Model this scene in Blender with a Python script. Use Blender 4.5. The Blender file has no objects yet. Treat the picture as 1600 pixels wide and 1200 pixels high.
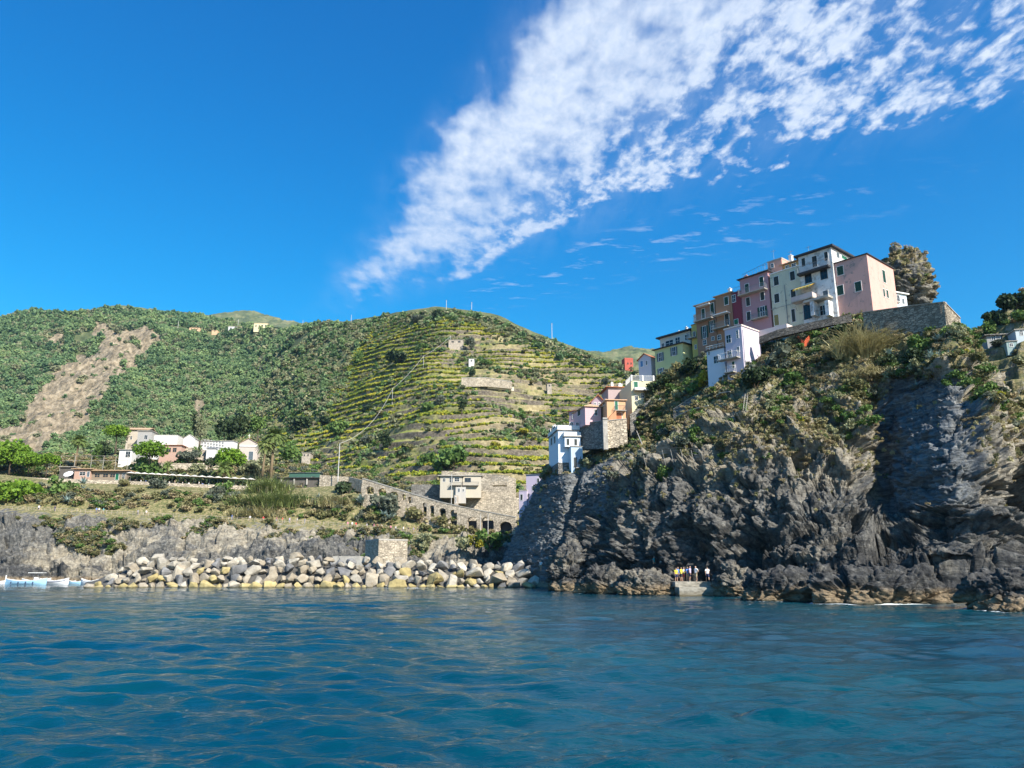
import bpy, math, random
import numpy as np
from math import radians, sin, cos, pi
from mathutils import Vector, Matrix

SC = bpy.context.scene
COL = SC.collection
# ---------------------------------------------------------------- camera, world, sun, exposure
PITCH = radians(13.6); FPX = 1200.0; CAMZ = 3.0
CP, SP = cos(PITCH), sin(PITCH)
cam = bpy.data.cameras.new('camera'); camo = bpy.data.objects.new('camera', cam); COL.objects.link(camo)
camo.location = (0, 0, CAMZ); camo.rotation_euler = (pi/2 + PITCH, 0, 0)
cam.sensor_width = 36; cam.lens = 36*FPX/1600; cam.clip_start = .1; cam.clip_end = 12000
SC.camera = camo
SUN_H = Vector((.63, -.776)); SUN_EL = radians(37)
SUN_DIR = Vector((SUN_H.x*cos(SUN_EL), SUN_H.y*cos(SUN_EL), sin(SUN_EL)))   # towards the sun
sl = bpy.data.lights.new('sun', 'SUN'); sl.energy = 5.0; sl.angle = radians(.5); sl.color = (1, .93, .82)
so = bpy.data.objects.new('sun', sl); COL.objects.link(so)
so.rotation_euler = SUN_DIR.to_track_quat('Z', 'Y').to_euler(); so.location = (100, -100, 200)
SC.view_settings.view_transform = 'Standard'; SC.view_settings.look = 'None'
SC.view_settings.exposure = 0.82; SC.view_settings.gamma = 1.0; SC.view_settings.use_curve_mapping = False
SC.cycles.use_denoising = True
SC.cycles.max_bounces = 6; SC.cycles.diffuse_bounces = 2; SC.cycles.glossy_bounces = 3
SC.cycles.transparent_max_bounces = 6; SC.cycles.caustics_reflective = False; SC.cycles.caustics_refractive = False

class NT:
    """tiny node-tree builder: values are sockets or numbers"""
    def __init__(s, tree): s.t = tree; s.n = tree.nodes; s.l = tree.links
    def node(s, typ, ins=None, **props):
        n = s.n.new(typ)
        for k, v in props.items(): setattr(n, k, v)
        for k, v in (ins or {}).items(): s.put(n.inputs[k], v)
        return n
    def put(s, sock, v):
        if isinstance(v, bpy.types.NodeSocket): s.l.new(v, sock)
        elif isinstance(v, bpy.types.Node): s.l.new(v.outputs[0], sock)
        else:
            if sock.type == 'RGBA' and not isinstance(v, (int, float)) and len(v) == 3: v = (*v, 1)
            sock.default_value = v
    def m(s, op, a, b=0.0, c=0.0, clamp=False):
        n = s.n.new('ShaderNodeMath'); n.operation = op; n.use_clamp = clamp
        s.put(n.inputs[0], a); s.put(n.inputs[1], b); s.put(n.inputs[2], c); return n.outputs[0]
    def vm(s, op, a, b=(0, 0, 0)):
        n = s.n.new('ShaderNodeVectorMath'); n.operation = op; s.put(n.inputs[0], a)
        if isinstance(b, (int, float)) and op == 'SCALE': n.inputs['Scale'].default_value = b
        else: s.put(n.inputs[1], b)
        return n.outputs[0]
    def mr(s, v, a, b, c=0.0, d=1.0, smooth=False):
        n = s.n.new('ShaderNodeMapRange'); n.clamp = True
        if smooth: n.interpolation_type = 'SMOOTHSTEP'
        for i, x in enumerate((v, a, b, c, d)): s.put(n.inputs[i], x)
        return n.outputs[0]
    def noise(s, vec, scale, detail=4.0, rough=.55, dist=0.0, color=False):
        n = s.n.new('ShaderNodeTexNoise'); s.put(n.inputs['Vector'], vec); s.put(n.inputs['Scale'], scale)
        s.put(n.inputs['Detail'], detail); s.put(n.inputs['Roughness'], rough); s.put(n.inputs['Distortion'], dist)
        return n.outputs['Color' if color else 'Fac']
    def mix(s, f, a, b, blend='MIX'):
        n = s.n.new('ShaderNodeMix'); n.data_type = 'RGBA'; n.blend_type = blend
        s.put(n.inputs[0], f); s.put(n.inputs[6], a); s.put(n.inputs[7], b); return n.outputs[2]
    def ramp(s, f, stops):
        n = s.n.new('ShaderNodeValToRGB'); s.put(n.inputs[0], f); e = n.color_ramp.elements
        while len(e) < len(stops): e.new(.5)
        for q, (p, c) in zip(e, stops): q.position = p; q.color = (*c, 1)
        return n.outputs[0]
    def sep(s, v):
        n = s.n.new('ShaderNodeSeparateXYZ'); s.put(n.inputs[0], v); return n.outputs
    def comb(s, x, y, z):
        n = s.n.new('ShaderNodeCombineXYZ')
        for i, v in enumerate((x, y, z)): s.put(n.inputs[i], v)
        return n.outputs[0]

w = bpy.data.worlds.new('World'); SC.world = w; w.use_nodes = True
T = NT(w.node_tree); T.n.clear()
sky = T.node('ShaderNodeTexSky'); sky.sky_type = 'NISHITA'; sky.sun_disc = False
sky.sun_elevation = SUN_EL; sky.sun_rotation = math.atan2(SUN_H.x, SUN_H.y)
sky.altitude = 0; sky.air_density = 1.0; sky.dust_density = .3; sky.ozone_density = 3.0
gm = T.node('ShaderNodeGamma', {0: T.vm('SCALE', sky.outputs[0], .112), 1: 1.22})
hs = T.node('ShaderNodeHueSaturation', {'Hue': .494, 'Saturation': 1.25, 'Value': 1.42, 'Color': gm.outputs[0]})
sc3 = T.sep(hs.outputs[0])     # a polarised-looking deep blue, paler and greener towards the horizon
fR = T.m('MINIMUM', .78, T.m('MULTIPLY', T.m('POWER', sc3[0], .9), 1.5)); fG = T.m('MAXIMUM', .69, T.m('MULTIPLY', T.m('POWER', sc3[1], -.1), .68)); fB = T.m('MAXIMUM', .78, T.m('MULTIPLY', T.m('POWER', sc3[2], -.3), .80))
SKYC = T.comb(T.m('MULTIPLY', sc3[0], fR), T.m('MULTIPLY', sc3[1], fG), T.m('MULTIPLY', T.m('MULTIPLY', sc3[2], fB), .89))
tc = T.node('ShaderNodeTexCoord')
d = T.sep(tc.outputs['Generated'])
dz = T.m('MAXIMUM', d[2], .02)
px = T.m('DIVIDE', d[0], dz); py = T.m('DIVIDE', d[1], dz)         # a cloud layer seen overhead: position on its plane
P = T.comb(px, py, 0)
wob = T.noise(P, 2.2, 3, .6)
wx = T.m('ADD', px, T.m('MULTIPLY', T.m('SUBTRACT', wob, .5), .28))
# distance to the two edges of the wedge-shaped field
def edge(ax, ay, bx, by, X, Y):
    L = math.hypot(bx-ax, by-ay); nx, ny = -(by-ay)/L, (bx-ax)/L
    return T.m('ADD', T.m('MULTIPLY', T.m('SUBTRACT', X, ax), nx), T.m('MULTIPLY', T.m('SUBTRACT', Y, ay), ny))
eL = edge(-.74, 2.85, .05, 1.185, wx, py)       # + to the right of the left edge
eR = T.m('MULTIPLY', edge(-.36, 2.76, 1.30, 1.42, wx, py), -1.0)
mL = T.mr(eL, -.10, .16, smooth=True); mR = T.mr(eR, -.08, .32, smooth=True)
mask = T.m('MULTIPLY', mL, mR)
sd = edge(-.27, 2.62, .17, 2.04, wx, py)          # one brighter streak below the field, with a clear gap above it
al = T.m('MULTIPLY', T.mr(py, 2.68, 2.55), T.mr(py, 1.98, 2.12))
gs = lambda c, w_: T.m('POWER', 2.718, T.m('MULTIPLY', T.m('POWER', T.m('DIVIDE', T.m('SUBTRACT', sd, c), w_), 2.0), -1.0))
mask = T.m('MAXIMUM', mask, T.m('MULTIPLY', gs(-.01, .06), al))
rot = T.node('ShaderNodeMapping', {'Vector': P, 'Rotation': (0, 0, radians(-14)), 'Scale': (1.5, .95, 1)})
cells = T.noise(rot, 11, 3, .5, .2)
fine = T.noise(rot, 30, 5, .6, .3)
wisp = T.noise(T.node('ShaderNodeMapping', {'Vector': P, 'Rotation': (0, 0, radians(62)), 'Scale': (3.2, .9, 1)}), 4, 6, .62, .4)
big = T.noise(P, 3.0, 3, .5)
dens = T.m('ADD', T.m('MULTIPLY', cells, .66), T.m('MULTIPLY', fine, .34))
thick = T.m('MULTIPLY', T.mr(eL, .06, .42, 1, 0), T.mr(eL, -.06, .10, smooth=True))   # the soft, thick left flank
cover = T.m('ADD', T.m('MULTIPLY', mask, .285), T.m('MULTIPLY', T.m('MULTIPLY', thick, mR), .27))
cover = T.m('ADD', cover, T.m('MULTIPLY', T.m('SUBTRACT', big, .5), .45))
cover = T.m('SUBTRACT', cover, T.m('MULTIPLY', T.mr(py, 1.8, 2.7), .17))
cover = T.m('ADD', cover, T.m('MULTIPLY', T.m('MULTIPLY', T.mr(px, .15, .75), mR), .065))
cover = T.m('SUBTRACT', cover, T.m('MULTIPLY', T.m('MULTIPLY', gs(.10, .06), al), .22))
cover = T.m('ADD', cover, T.m('MULTIPLY', T.m('MULTIPLY', gs(-.01, .05), al), .20))
thr = T.m('SUBTRACT', .775, cover)
aR = T.mr(T.m('SUBTRACT', dens, thr), -.04, .17, smooth=True)
soft = T.m('ADD', T.m('MULTIPLY', T.noise(rot, 5.5, 2, .5, .3), .5), T.m('MULTIPLY', cells, .5))
aL = T.mr(T.m('SUBTRACT', T.m('ADD', soft, T.m('MULTIPLY', T.m('SUBTRACT', wisp, .5), .22)), thr), -.16, .26, smooth=True)
wL = T.mr(eL, .18, .50, 1, 0, smooth=True); wL = T.m('MAXIMUM', wL, T.mr(py, 2.0, 2.7))
a = T.m('ADD', T.m('MULTIPLY', aL, wL), T.m('MULTIPLY', aR, T.m('SUBTRACT', 1, wL)))
a = T.m('MULTIPLY', a, T.mr(mask, .0, .30))
str_n = T.noise(T.node('ShaderNodeMapping', {'Vector': P, 'Rotation': (0, 0, radians(45)), 'Scale': (1, 2.2, 1)}), 8, 6, .62, .2)
side = T.m('MULTIPLY', T.mr(eR, -.45, -.10, smooth=True), T.mr(eR, .1, -.02))
a2 = T.m('MULTIPLY', T.mr(str_n, .55, .75), T.m('MULTIPLY', T.m('MULTIPLY', side, T.mr(py, 1.7, 2.2)), T.mr(px, -.25, -.05)))
a = T.m('MAXIMUM', a, T.m('MULTIPLY', a2, .7))
veil = T.m('MULTIPLY', T.m('MULTIPLY', T.mr(eL, -.12, .18, smooth=True), mR), T.mr(wisp, .34, .72, .03, .75))
veil = T.m('MULTIPLY', veil, T.mr(eL, .1, .7, 1, .35))
a = T.m('SUBTRACT', 1, T.m('MULTIPLY', T.m('SUBTRACT', 1, T.m('MULTIPLY', a, .92)), T.m('SUBTRACT', 1, T.m('MULTIPLY', veil, .5))))
a = T.m('MULTIPLY', a, T.mr(py, 3.1, 1.7, .55, 1))
a = T.m('MULTIPLY', a, T.mr(T.m('MULTIPLY', d[2], 1.0), .28, .345, smooth=True))
cc = T.mix(T.mr(fine, .35, .7), (.38, .45, .57), (.50, .545, .62))
colr = T.mix(a, SKYC, cc)
bg = T.node('ShaderNodeBackground', {'Color': colr, 'Strength': 1.0})
out = T.node('ShaderNodeOutputWorld'); T.l.new(bg.outputs[0], out.inputs[0])
w.cycles.sampling_method = 'MANUAL'; w.cycles.sample_map_resolution = 512

# ---------------------------------------------------------------- helpers
RNG = np.random.default_rng(7); random.seed(5)
def UP(px, py, Y):
    """photo pixel (1600x1200) + distance ahead -> world point (arrays or scalars)"""
    x = (np.asarray(px, float)-800)/FPX; u = (600-np.asarray(py, float))/FPX
    k = Y/(CP - SP*u)
    return np.stack([x*k, np.asarray(Y, float)+0*k, CAMZ + (SP + CP*u)*k], -1)
def V3(px, py, Y): return Vector(UP(px, py, Y))
def UPZ(px, py, z):
    """where the pixel's ray meets height z"""
    u = (600-py)/FPX; Y = (z-CAMZ)*(CP-SP*u)/(SP+CP*u); return Vector(UP(px, py, Y))
def PROJ(p):
    p = np.asarray(p, float); x, y, z = p[..., 0], p[..., 1], p[..., 2]-CAMZ
    f = CP*y + SP*z; u = -SP*y + CP*z
    return 800+FPX*x/f, 600-FPX*u/f

def _h(i, j, k, seed):
    h = (i.astype(np.uint32)*np.uint32(374761393) + j.astype(np.uint32)*np.uint32(668265263)
         + k.astype(np.uint32)*np.uint32(2147483647) + np.uint32(seed*1274126177 & 0xffffffff))
    h = (h ^ (h >> np.uint32(13)))*np.uint32(1274126177); h ^= h >> np.uint32(16)
    return (h & np.uint32(0xffffff)).astype(np.float32)/np.float32(0xffffff)
def vnoise(p, seed=0):
    p = np.asarray(p, np.float32); f = np.floor(p); t = p-f; f = f.astype(np.int64)
    t = t*t*t*(t*(t*6-15)+10); r = 0
    for a_ in (0, 1):
        for b_ in (0, 1):
            for c_ in (0, 1):
                wgt = (t[..., 0] if a_ else 1-t[..., 0])*(t[..., 1] if b_ else 1-t[..., 1])*(t[..., 2] if c_ else 1-t[..., 2])
                r = r + wgt*_h(f[..., 0]+a_, f[..., 1]+b_, f[..., 2]+c_, seed)
    return r
def fbm(p, octs=4, seed=0, gain=.5, ridged=False, lac=2.03):
    p = np.asarray(p, np.float32); r = 0; amp = 1.0; tot = 0
    for o in range(octs):
        n = vnoise(p*(lac**o)+o*17.3, seed+o)
        if ridged: n = 1-np.abs(2*n-1)
        r = r+amp*n; tot += amp; amp *= gain
    return r/tot
def facets(p, scale, seed=0, stretch=(1, 1, 1)):
    """broken-rock relief: each random cell is a tilted flat face; returns about -1..1 and the distance ratio to the crack"""
    q = (np.asarray(p, np.float32)/scale*np.array(stretch, np.float32)); sh = q.shape[:-1]; q = q.reshape(-1, 3); f = np.floor(q); fi = f.astype(np.int64)
    b1 = np.full(len(q), 9., np.float32); b2 = b1.copy(); val = np.zeros(len(q), np.float32)
    for i in (-1, 0, 1):
        for j in (-1, 0, 1):
            for k in (-1, 0, 1):
                c = [fi[:, 0]+i, fi[:, 1]+j, fi[:, 2]+k]; h = [_h(*c, seed+n) for n in range(7)]
                dx = [q[:, n]-(c[n]+h[n]) for n in range(3)]; d2 = dx[0]**2+dx[1]**2+dx[2]**2
                v = (dx[0]*(h[3]-.5)+dx[1]*(h[4]-.5)+dx[2]*(h[5]-.5))*2.2+(h[6]-.5)*.9
                nearer = d2 < b1; b2 = np.where(nearer, b1, np.minimum(b2, d2)); val = np.where(nearer, v, val); b1 = np.where(nearer, d2, b1)
    return val.reshape(sh), np.sqrt(b2).reshape(sh)-np.sqrt(b1).reshape(sh)
def sstep(x, a, b):
    t = np.clip((x-a)/(b-a), 0, 1); return t*t*(3-2*t)

def tag(o, label=None, cat=None, group=None, kind=None):
    if label: o['label'] = label
    if cat: o['category'] = cat
    if group: o['group'] = group
    if kind: o['kind'] = kind
    return o
def newmesh(name, verts, faces, mats, parent=None, smooth=False, fmat=None, link=True):
    """verts (n,3), faces (m,k) array or list of tuples"""
    me = bpy.data.meshes.new(name)
    verts = np.asarray(verts, np.float32).reshape(-1, 3)
    if isinstance(faces, np.ndarray):
        nf, k = faces.shape
        me.vertices.add(len(verts)); me.vertices.foreach_set('co', verts.ravel())
        me.loops.add(nf*k); me.loops.foreach_set('vertex_index', faces.astype(np.int32).ravel())
        me.polygons.add(nf); me.polygons.foreach_set('loop_start', np.arange(0, nf*k, k, dtype=np.int32))
        me.polygons.foreach_set('loop_total', np.full(nf, k, np.int32))
    else:
        me.from_pydata(verts.tolist(), [], faces)
    if not isinstance(mats, (list, tuple)): mats = [mats]
    for m_ in mats: me.materials.append(m_)
    if fmat is not None: me.polygons.foreach_set('material_index', np.asarray(fmat, np.int32))
    if smooth: me.polygons.foreach_set('use_smooth', np.ones(len(me.polygons), bool))
    me.update(calc_edges=True); me.validate(verbose=False) if not isinstance(faces, np.ndarray) else None
    o = bpy.data.objects.new(name, me)
    if link: COL.objects.link(o)
    if parent is not None: o.parent = parent
    return o
def setattr_f(o, name, arr):
    at = o.data.attributes.new(name, 'FLOAT', 'POINT'); at.data.foreach_set('value', np.asarray(arr, np.float32).ravel())
def empty(name, loc, rz=0.0):
    o = bpy.data.objects.new(name, None); COL.objects.link(o); o.location = loc; o.rotation_euler = (0, 0, rz)
    o.empty_display_size = .2; return o
def copy_tree(o, parent=None):
    c = o.copy(); COL.objects.link(c); c.parent = parent
    for ch in [x for x in o.children]: copy_tree(ch, c)
    return c

class MB:
    """collects shapes in local coordinates and links them as one mesh"""
    def __init__(s): s.v = []; s.f = []; s.m = []
    def add(s, vs, fs, mi=0):
        b = len(s.v); s.v += [tuple(v) for v in vs]; s.f += [tuple(b+i for i in f) for f in fs]; s.m += [mi]*len(fs); return s
    def box(s, x0, x1, y0, y1, z0, z1, mi=0):
        vs = [(x, y, z) for z in (z0, z1) for y in (y0, y1) for x in (x0, x1)]
        return s.add(vs, [(0, 2, 3, 1), (4, 5, 7, 6), (0, 1, 5, 4), (2, 6, 7, 3), (0, 4, 6, 2), (1, 3, 7, 5)], mi)
    def hexa(s, p, mi=0):
        """8 points: bottom ring 0-3 counter-clockwise, top ring 4-7"""
        return s.add(p, [(3, 2, 1, 0), (4, 5, 6, 7), (0, 1, 5, 4), (1, 2, 6, 5), (2, 3, 7, 6), (3, 0, 4, 7)], mi)
    def tube(s, pts, r, n=6, mi=0, cap=True):
        pts = [Vector(p) for p in pts]; rs = r if isinstance(r, (list, tuple)) else [r]*len(pts); b = len(s.v)
        for i, p in enumerate(pts):
            t = (pts[min(i+1, len(pts)-1)]-pts[max(i-1, 0)]).normalized()
            a_ = t.cross(Vector((0, 0, 1))); a_ = a_.normalized() if a_.length > .05 else Vector((1, 0, 0)); c_ = t.cross(a_)
            for k in range(n):
                q = p+(a_*cos(2*pi*k/n)+c_*sin(2*pi*k/n))*rs[i]; s.v.append(tuple(q))
        for i in range(len(pts)-1):
            for k in range(n):
                s.f.append((b+i*n+k, b+i*n+(k+1) % n, b+(i+1)*n+(k+1) % n, b+(i+1)*n+k)); s.m.append(mi)
        if cap:
            s.f.append(tuple(b+k for k in range(n))[::-1]); s.m.append(mi)
            s.f.append(tuple(b+(len(pts)-1)*n+k for k in range(n))); s.m.append(mi)
        return s
    def lathe(s, prof, n=12, mi=0, cx=0, cy=0):
        b = len(s.v)
        for r, z in prof:
            for k in range(n): s.v.append((cx+r*cos(2*pi*k/n), cy+r*sin(2*pi*k/n), z))
        for i in range(len(prof)-1):
            for k in range(n):
                s.f.append((b+i*n+k, b+i*n+(k+1) % n, b+(i+1)*n+(k+1) % n, b+(i+1)*n+k)); s.m.append(mi)
        return s
    def build(s, name, mats, parent=None, smooth=False):
        return newmesh(name, s.v, s.f, mats, parent, smooth, s.m)

# ---------------------------------------------------------------- materials
MATS = {}
def mat(name, fn):
    if name in MATS: return MATS[name]
    m_ = bpy.data.materials.new(name); m_.use_nodes = True; t = NT(m_.node_tree); t.n.clear()
    bs = t.node('ShaderNodeBsdfPrincipled'); o = t.node('ShaderNodeOutputMaterial'); t.l.new(bs.outputs[0], o.inputs[0])
    bs.inputs['Specular IOR Level'].default_value = .25
    fn(t, bs); MATS[name] = m_; return m_
def bump(t, bs, h, dist=.1, strength=1.0):
    b = t.node('ShaderNodeBump', {'Height': h, 'Distance': dist, 'Strength': strength}); t.l.new(b.outputs[0], bs.inputs['Normal'])
def plain(name, c, rough=.6, metal=0.0, var=.12, scale=1.5, bmp=0.0):
    def fn(t, bs):
        g = t.node('ShaderNodeNewGeometry').outputs['Position']
        n = t.noise(g, scale, 5, .6)
        f = t.mr(n, .3, .7, 1-var, 1+var)
        t.put(bs.inputs['Base Color'], t.vm('MULTIPLY', t.comb(f, f, f), c)); bs.inputs['Roughness'].default_value = rough
        bs.inputs['Metallic'].default_value = metal
        if bmp: bump(t, bs, t.noise(g, scale*6, 4, .6), bmp)
    return mat(name, fn)
def plaster(name, c, stain=.35, dirt=(.30, .28, .25), patch=0.0):
    """painted render: rain streaks, blotches, optional bare patches"""
    def fn(t, bs):
        g = t.node('ShaderNodeNewGeometry').outputs['Position']
        st = t.noise(t.node('ShaderNodeMapping', {'Vector': g, 'Scale': (1.6, 1.6, .22)}), 1.4, 6, .65)
        bl = t.noise(g, .7, 5, .6)
        f = t.m('MULTIPLY', t.mr(t.m('ADD', t.m('MULTIPLY', st, .6), t.m('MULTIPLY', bl, .4)), .48, .74), stain)
        cx = t.mix(f, c, dirt)
        if patch:
            pn = t.noise(g, 1.1, 6, .7, .4)
            cx = t.mix(t.m('MULTIPLY', t.mr(pn, .60-patch*.12, .64), .8), cx, (.22, .21, .19))
        t.put(bs.inputs['Base Color'], cx); bs.inputs['Roughness'].default_value = .85
        bump(t, bs, t.noise(g, 6, 5, .65), .02)
    return mat(name, fn)
def leafmat(name, stops, rough=.55, scale=.25, trans=.25):
    def fn(t, bs):
        g = t.node('ShaderNodeNewGeometry'); oi = t.node('ShaderNodeObjectInfo')
        n = t.noise(g.outputs['Position'], scale, 3, .6)
        rnd = t.m('ADD', t.m('MULTIPLY', g.outputs['Random Per Island'], .36), t.m('MULTIPLY', oi.outputs['Random'], .22))
        f = t.m('ADD', rnd, t.m('MULTIPLY', t.mr(n, .34, .66), .42))
        cx = t.ramp(f, stops); t.put(bs.inputs['Base Color'], cx); bs.inputs['Roughness'].default_value = rough
        bs.inputs['Specular IOR Level'].default_value = .2
        if trans:
            tr = t.node('ShaderNodeBsdfTranslucent', {'Color': cx}); mx = t.node('ShaderNodeMixShader', {0: trans})
            t.l.new(bs.outputs[0], mx.inputs[1]); t.l.new(tr.outputs[0], mx.inputs[2])
            o = [q for q in t.n if q.type == 'OUTPUT_MATERIAL'][0]; t.l.new(mx.outputs[0], o.inputs[0])
    return mat(name, fn)
SC.cycles.volume_bounces = 0; SC.cycles.volume_max_steps = 64
# ---------------------------------------------------------------- terrain sheets
def pchip(t, y, tq):
    """monotone cubic through (t, y[k, ...])"""
    h = np.diff(t)[:, None]; dlt = np.diff(y, axis=0)/h; m_ = np.zeros_like(y); m_[0] = dlt[0]; m_[-1] = dlt[-1]
    a_, b_ = dlt[:-1], dlt[1:]; w1 = 2*h[1:]+h[:-1]; w2 = h[1:]+2*h[:-1]
    with np.errstate(divide='ignore', invalid='ignore'):
        hm = (w1+w2)/(w1/a_+w2/b_)
    m_[1:-1] = np.where(a_*b_ > 0, np.nan_to_num(hm), 0)
    i = np.clip(np.searchsorted(t, tq, side='right')-1, 0, len(t)-2); s = ((tq-t[i])/(t[i+1]-t[i]))[:, None]; hh = h[i]
    return ((2*s**3-3*s**2+1)*y[i] + (s**3-2*s**2+s)*hh*m_[i] + (-2*s**3+3*s**2)*y[i+1] + (s**3-s**2)*hh*m_[i+1])

class Sheet:
    def __init__(s, C, nu, rows, z_rows={}, xy_rows=None):
        """C[col][row] = (px, py, Y); rows = samples in each row interval"""
        C = np.array(C, float); nc, nr, _ = C.shape
        pm = C[:, nr//2, 0]; off = ((pm[1:] > 1665) | (pm[:-1] < -65)); t = np.concatenate([[0], np.cumsum((np.abs(np.diff(pm))+3)*np.where(off, .22, 1))]); tq = np.linspace(0, t[-1], nu)
        R = []
        for r in range(nr):
            q = pchip(t, C[:, r, :], tq); p = UP(q[:, 0], q[:, 1], q[:, 2])
            if r in z_rows: p[:, 2] = z_rows[r]
            R.append(p)
        out = []
        for r in range(nr-1):
            n = rows[r]
            for k in range(n): out.append(R[r]*(1-k/n)+R[r+1]*(k/n))
        out.append(R[-1]); s.P = np.array(out)            # (nv, nu, 3)
        s.rowid = np.concatenate([np.full(rows[r], r)+np.arange(rows[r])/rows[r] for r in range(nr-1)]+[[nr-1.0]])
        s.nv, s.nu = s.P.shape[:2]
        s.px, s.py = PROJ(s.P)
        s.attrs = {}
    def normals(s):
        du = np.gradient(s.P, axis=1); dv = np.gradient(s.P, axis=0); n = np.cross(du, dv)
        n /= np.linalg.norm(n, axis=-1, keepdims=True)+1e-9; s.N = n; return n
    def smooth(s, k=2):
        for _ in range(k):
            q = s.P.copy(); q[1:-1] = (s.P[:-2]+2*s.P[1:-1]+s.P[2:])/4; q[:, 1:-1] = (q[:, :-2]+2*q[:, 1:-1]+q[:, 2:])/4; s.P = q
    def build(s, name, m_, smooth=True):
        idx = np.arange(s.nv*s.nu).reshape(s.nv, s.nu)
        f = np.stack([idx[:-1, :-1], idx[:-1, 1:], idx[1:, 1:], idx[1:, :-1]], -1).reshape(-1, 4)
        o = newmesh(name, s.P.reshape(-1, 3), f, m_, smooth=smooth)
        for k, v in s.attrs.items(): setattr_f(o, k, v)
        s.normals(); s.px, s.py = PROJ(s.P); s.dep = s.P[..., 1].copy()
        s.area = np.linalg.norm(np.cross(np.gradient(s.P, axis=1), np.gradient(s.P, axis=0)), axis=-1)
        s.obj = o; return o
    def at(s, px, py, r=3.0):
        """nearest surface point seen at a photo pixel"""
        m_ = (np.abs(s.px-px) < r) & (np.abs(s.py-py) < r)
        if not m_.any():
            i = np.argmin((s.px-px)**2+(s.py-py)**2); return Vector(s.P.reshape(-1, 3)[i])
        idx = np.flatnonzero(m_); d_ = s.dep.ravel()[idx]; dm = d_.min()
        near = idx[d_ < dm+4]; j = near[np.argmin((s.px.ravel()[near]-px)**2+(s.py.ravel()[near]-py)**2)]
        return Vector(s.P.reshape(-1, 3)[j])
    def top(s, x, y, r=1.5):
        """surface height near world x, y"""
        d2 = (s.P[..., 0]-x)**2+(s.P[..., 1]-y)**2; m_ = d2 < r*r
        return float(s.P[..., 2][m_].max()) if m_.any() else float(s.P.reshape(-1, 3)[np.argmin(d2.ravel()), 2])
def inpoly(px, py, poly):
    r = np.zeros(px.shape, bool); n = len(poly)
    for i in range(n):
        x0, y0 = poly[i]; x1, y1 = poly[(i+1) % n]
        c = ((y0 > py) != (y1 > py)) & (px < (x1-x0)*(py-y0)/((y1-y0) or 1e-9)+x0); r ^= c
    return r

def rockmat():
    def fn(t, bs):
        g = t.node('ShaderNodeNewGeometry'); P_ = g.outputs['Position']; z = t.sep(P_)[2]
        at = t.node('ShaderNodeAttribute', attribute_name='tan').outputs['Fac']
        gr = t.node('ShaderNodeAttribute', attribute_name='veg').outputs['Fac']
        sl = t.node('ShaderNodeAttribute', attribute_name='slate').outputs['Fac']
        n1 = t.noise(P_, .16, 7, .66); n2 = t.noise(P_, 1.3, 7, .68)
        strat = t.noise(t.node('ShaderNodeMapping', {'Vector': P_, 'Rotation': (radians(20), radians(-32), radians(10)), 'Scale': (.35, .35, 2.6)}), .9, 7, .65, .6)
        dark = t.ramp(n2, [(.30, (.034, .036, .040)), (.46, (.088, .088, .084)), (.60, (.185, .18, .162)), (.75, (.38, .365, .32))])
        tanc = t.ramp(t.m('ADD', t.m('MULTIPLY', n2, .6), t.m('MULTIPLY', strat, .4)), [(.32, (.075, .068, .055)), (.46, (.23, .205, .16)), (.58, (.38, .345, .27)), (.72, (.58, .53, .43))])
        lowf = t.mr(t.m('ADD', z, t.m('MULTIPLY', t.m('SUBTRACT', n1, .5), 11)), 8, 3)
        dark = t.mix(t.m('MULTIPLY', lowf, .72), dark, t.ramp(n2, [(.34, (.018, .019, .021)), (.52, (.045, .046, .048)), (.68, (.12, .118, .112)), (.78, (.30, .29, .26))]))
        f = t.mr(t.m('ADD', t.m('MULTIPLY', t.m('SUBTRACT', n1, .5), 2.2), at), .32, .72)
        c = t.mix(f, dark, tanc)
        blue = t.ramp(strat, [(.34, (.040, .047, .056)), (.5, (.15, .165, .175)), (.68, (.34, .35, .345))])
        c = t.mix(t.m('MULTIPLY', sl, .85), c, blue)
        wn = t.m('ADD', z, t.m('MULTIPLY', t.m('SUBTRACT', n1, .5), 2.4))
        c = t.mix(t.mr(wn, 1.5, .8), c, t.mix(t.mr(n2, .35, .65), (.12, .09, .055), (.34, .26, .165)))     # tide band
        c = t.mix(t.mr(z, .25, .08), c, (.05, .05, .035))
        # dry grass and moss on ledges
        up = t.sep(g.outputs['Normal'])[2]
        gn = t.noise(P_, .55, 6, .65)
        gc = t.ramp(t.noise(P_, 1.1, 5, .7), [(.32, (.05, .062, .025)), (.46, (.14, .145, .055)), (.58, (.28, .235, .12)), (.72, (.42, .35, .21))])
        gf = t.mr(t.m('ADD', t.m('ADD', gr, t.m('MULTIPLY', up, .45)), t.m('MULTIPLY', t.m('SUBTRACT', gn, .5), 2.0)), .72, .95)
        c = t.mix(t.m('MULTIPLY', gf, t.mr(gr, .02, .2)), c, gc)
        t.put(bs.inputs['Base Color'], c); t.put(bs.inputs['Roughness'], .82)
        h = t.m('ADD', t.m('MULTIPLY', t.noise(P_, 2.2, 9, .7), 1.0), t.m('MULTIPLY', strat, .8))
        bump(t, bs, h, .45, .9)
    return mat('rock', fn)
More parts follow.
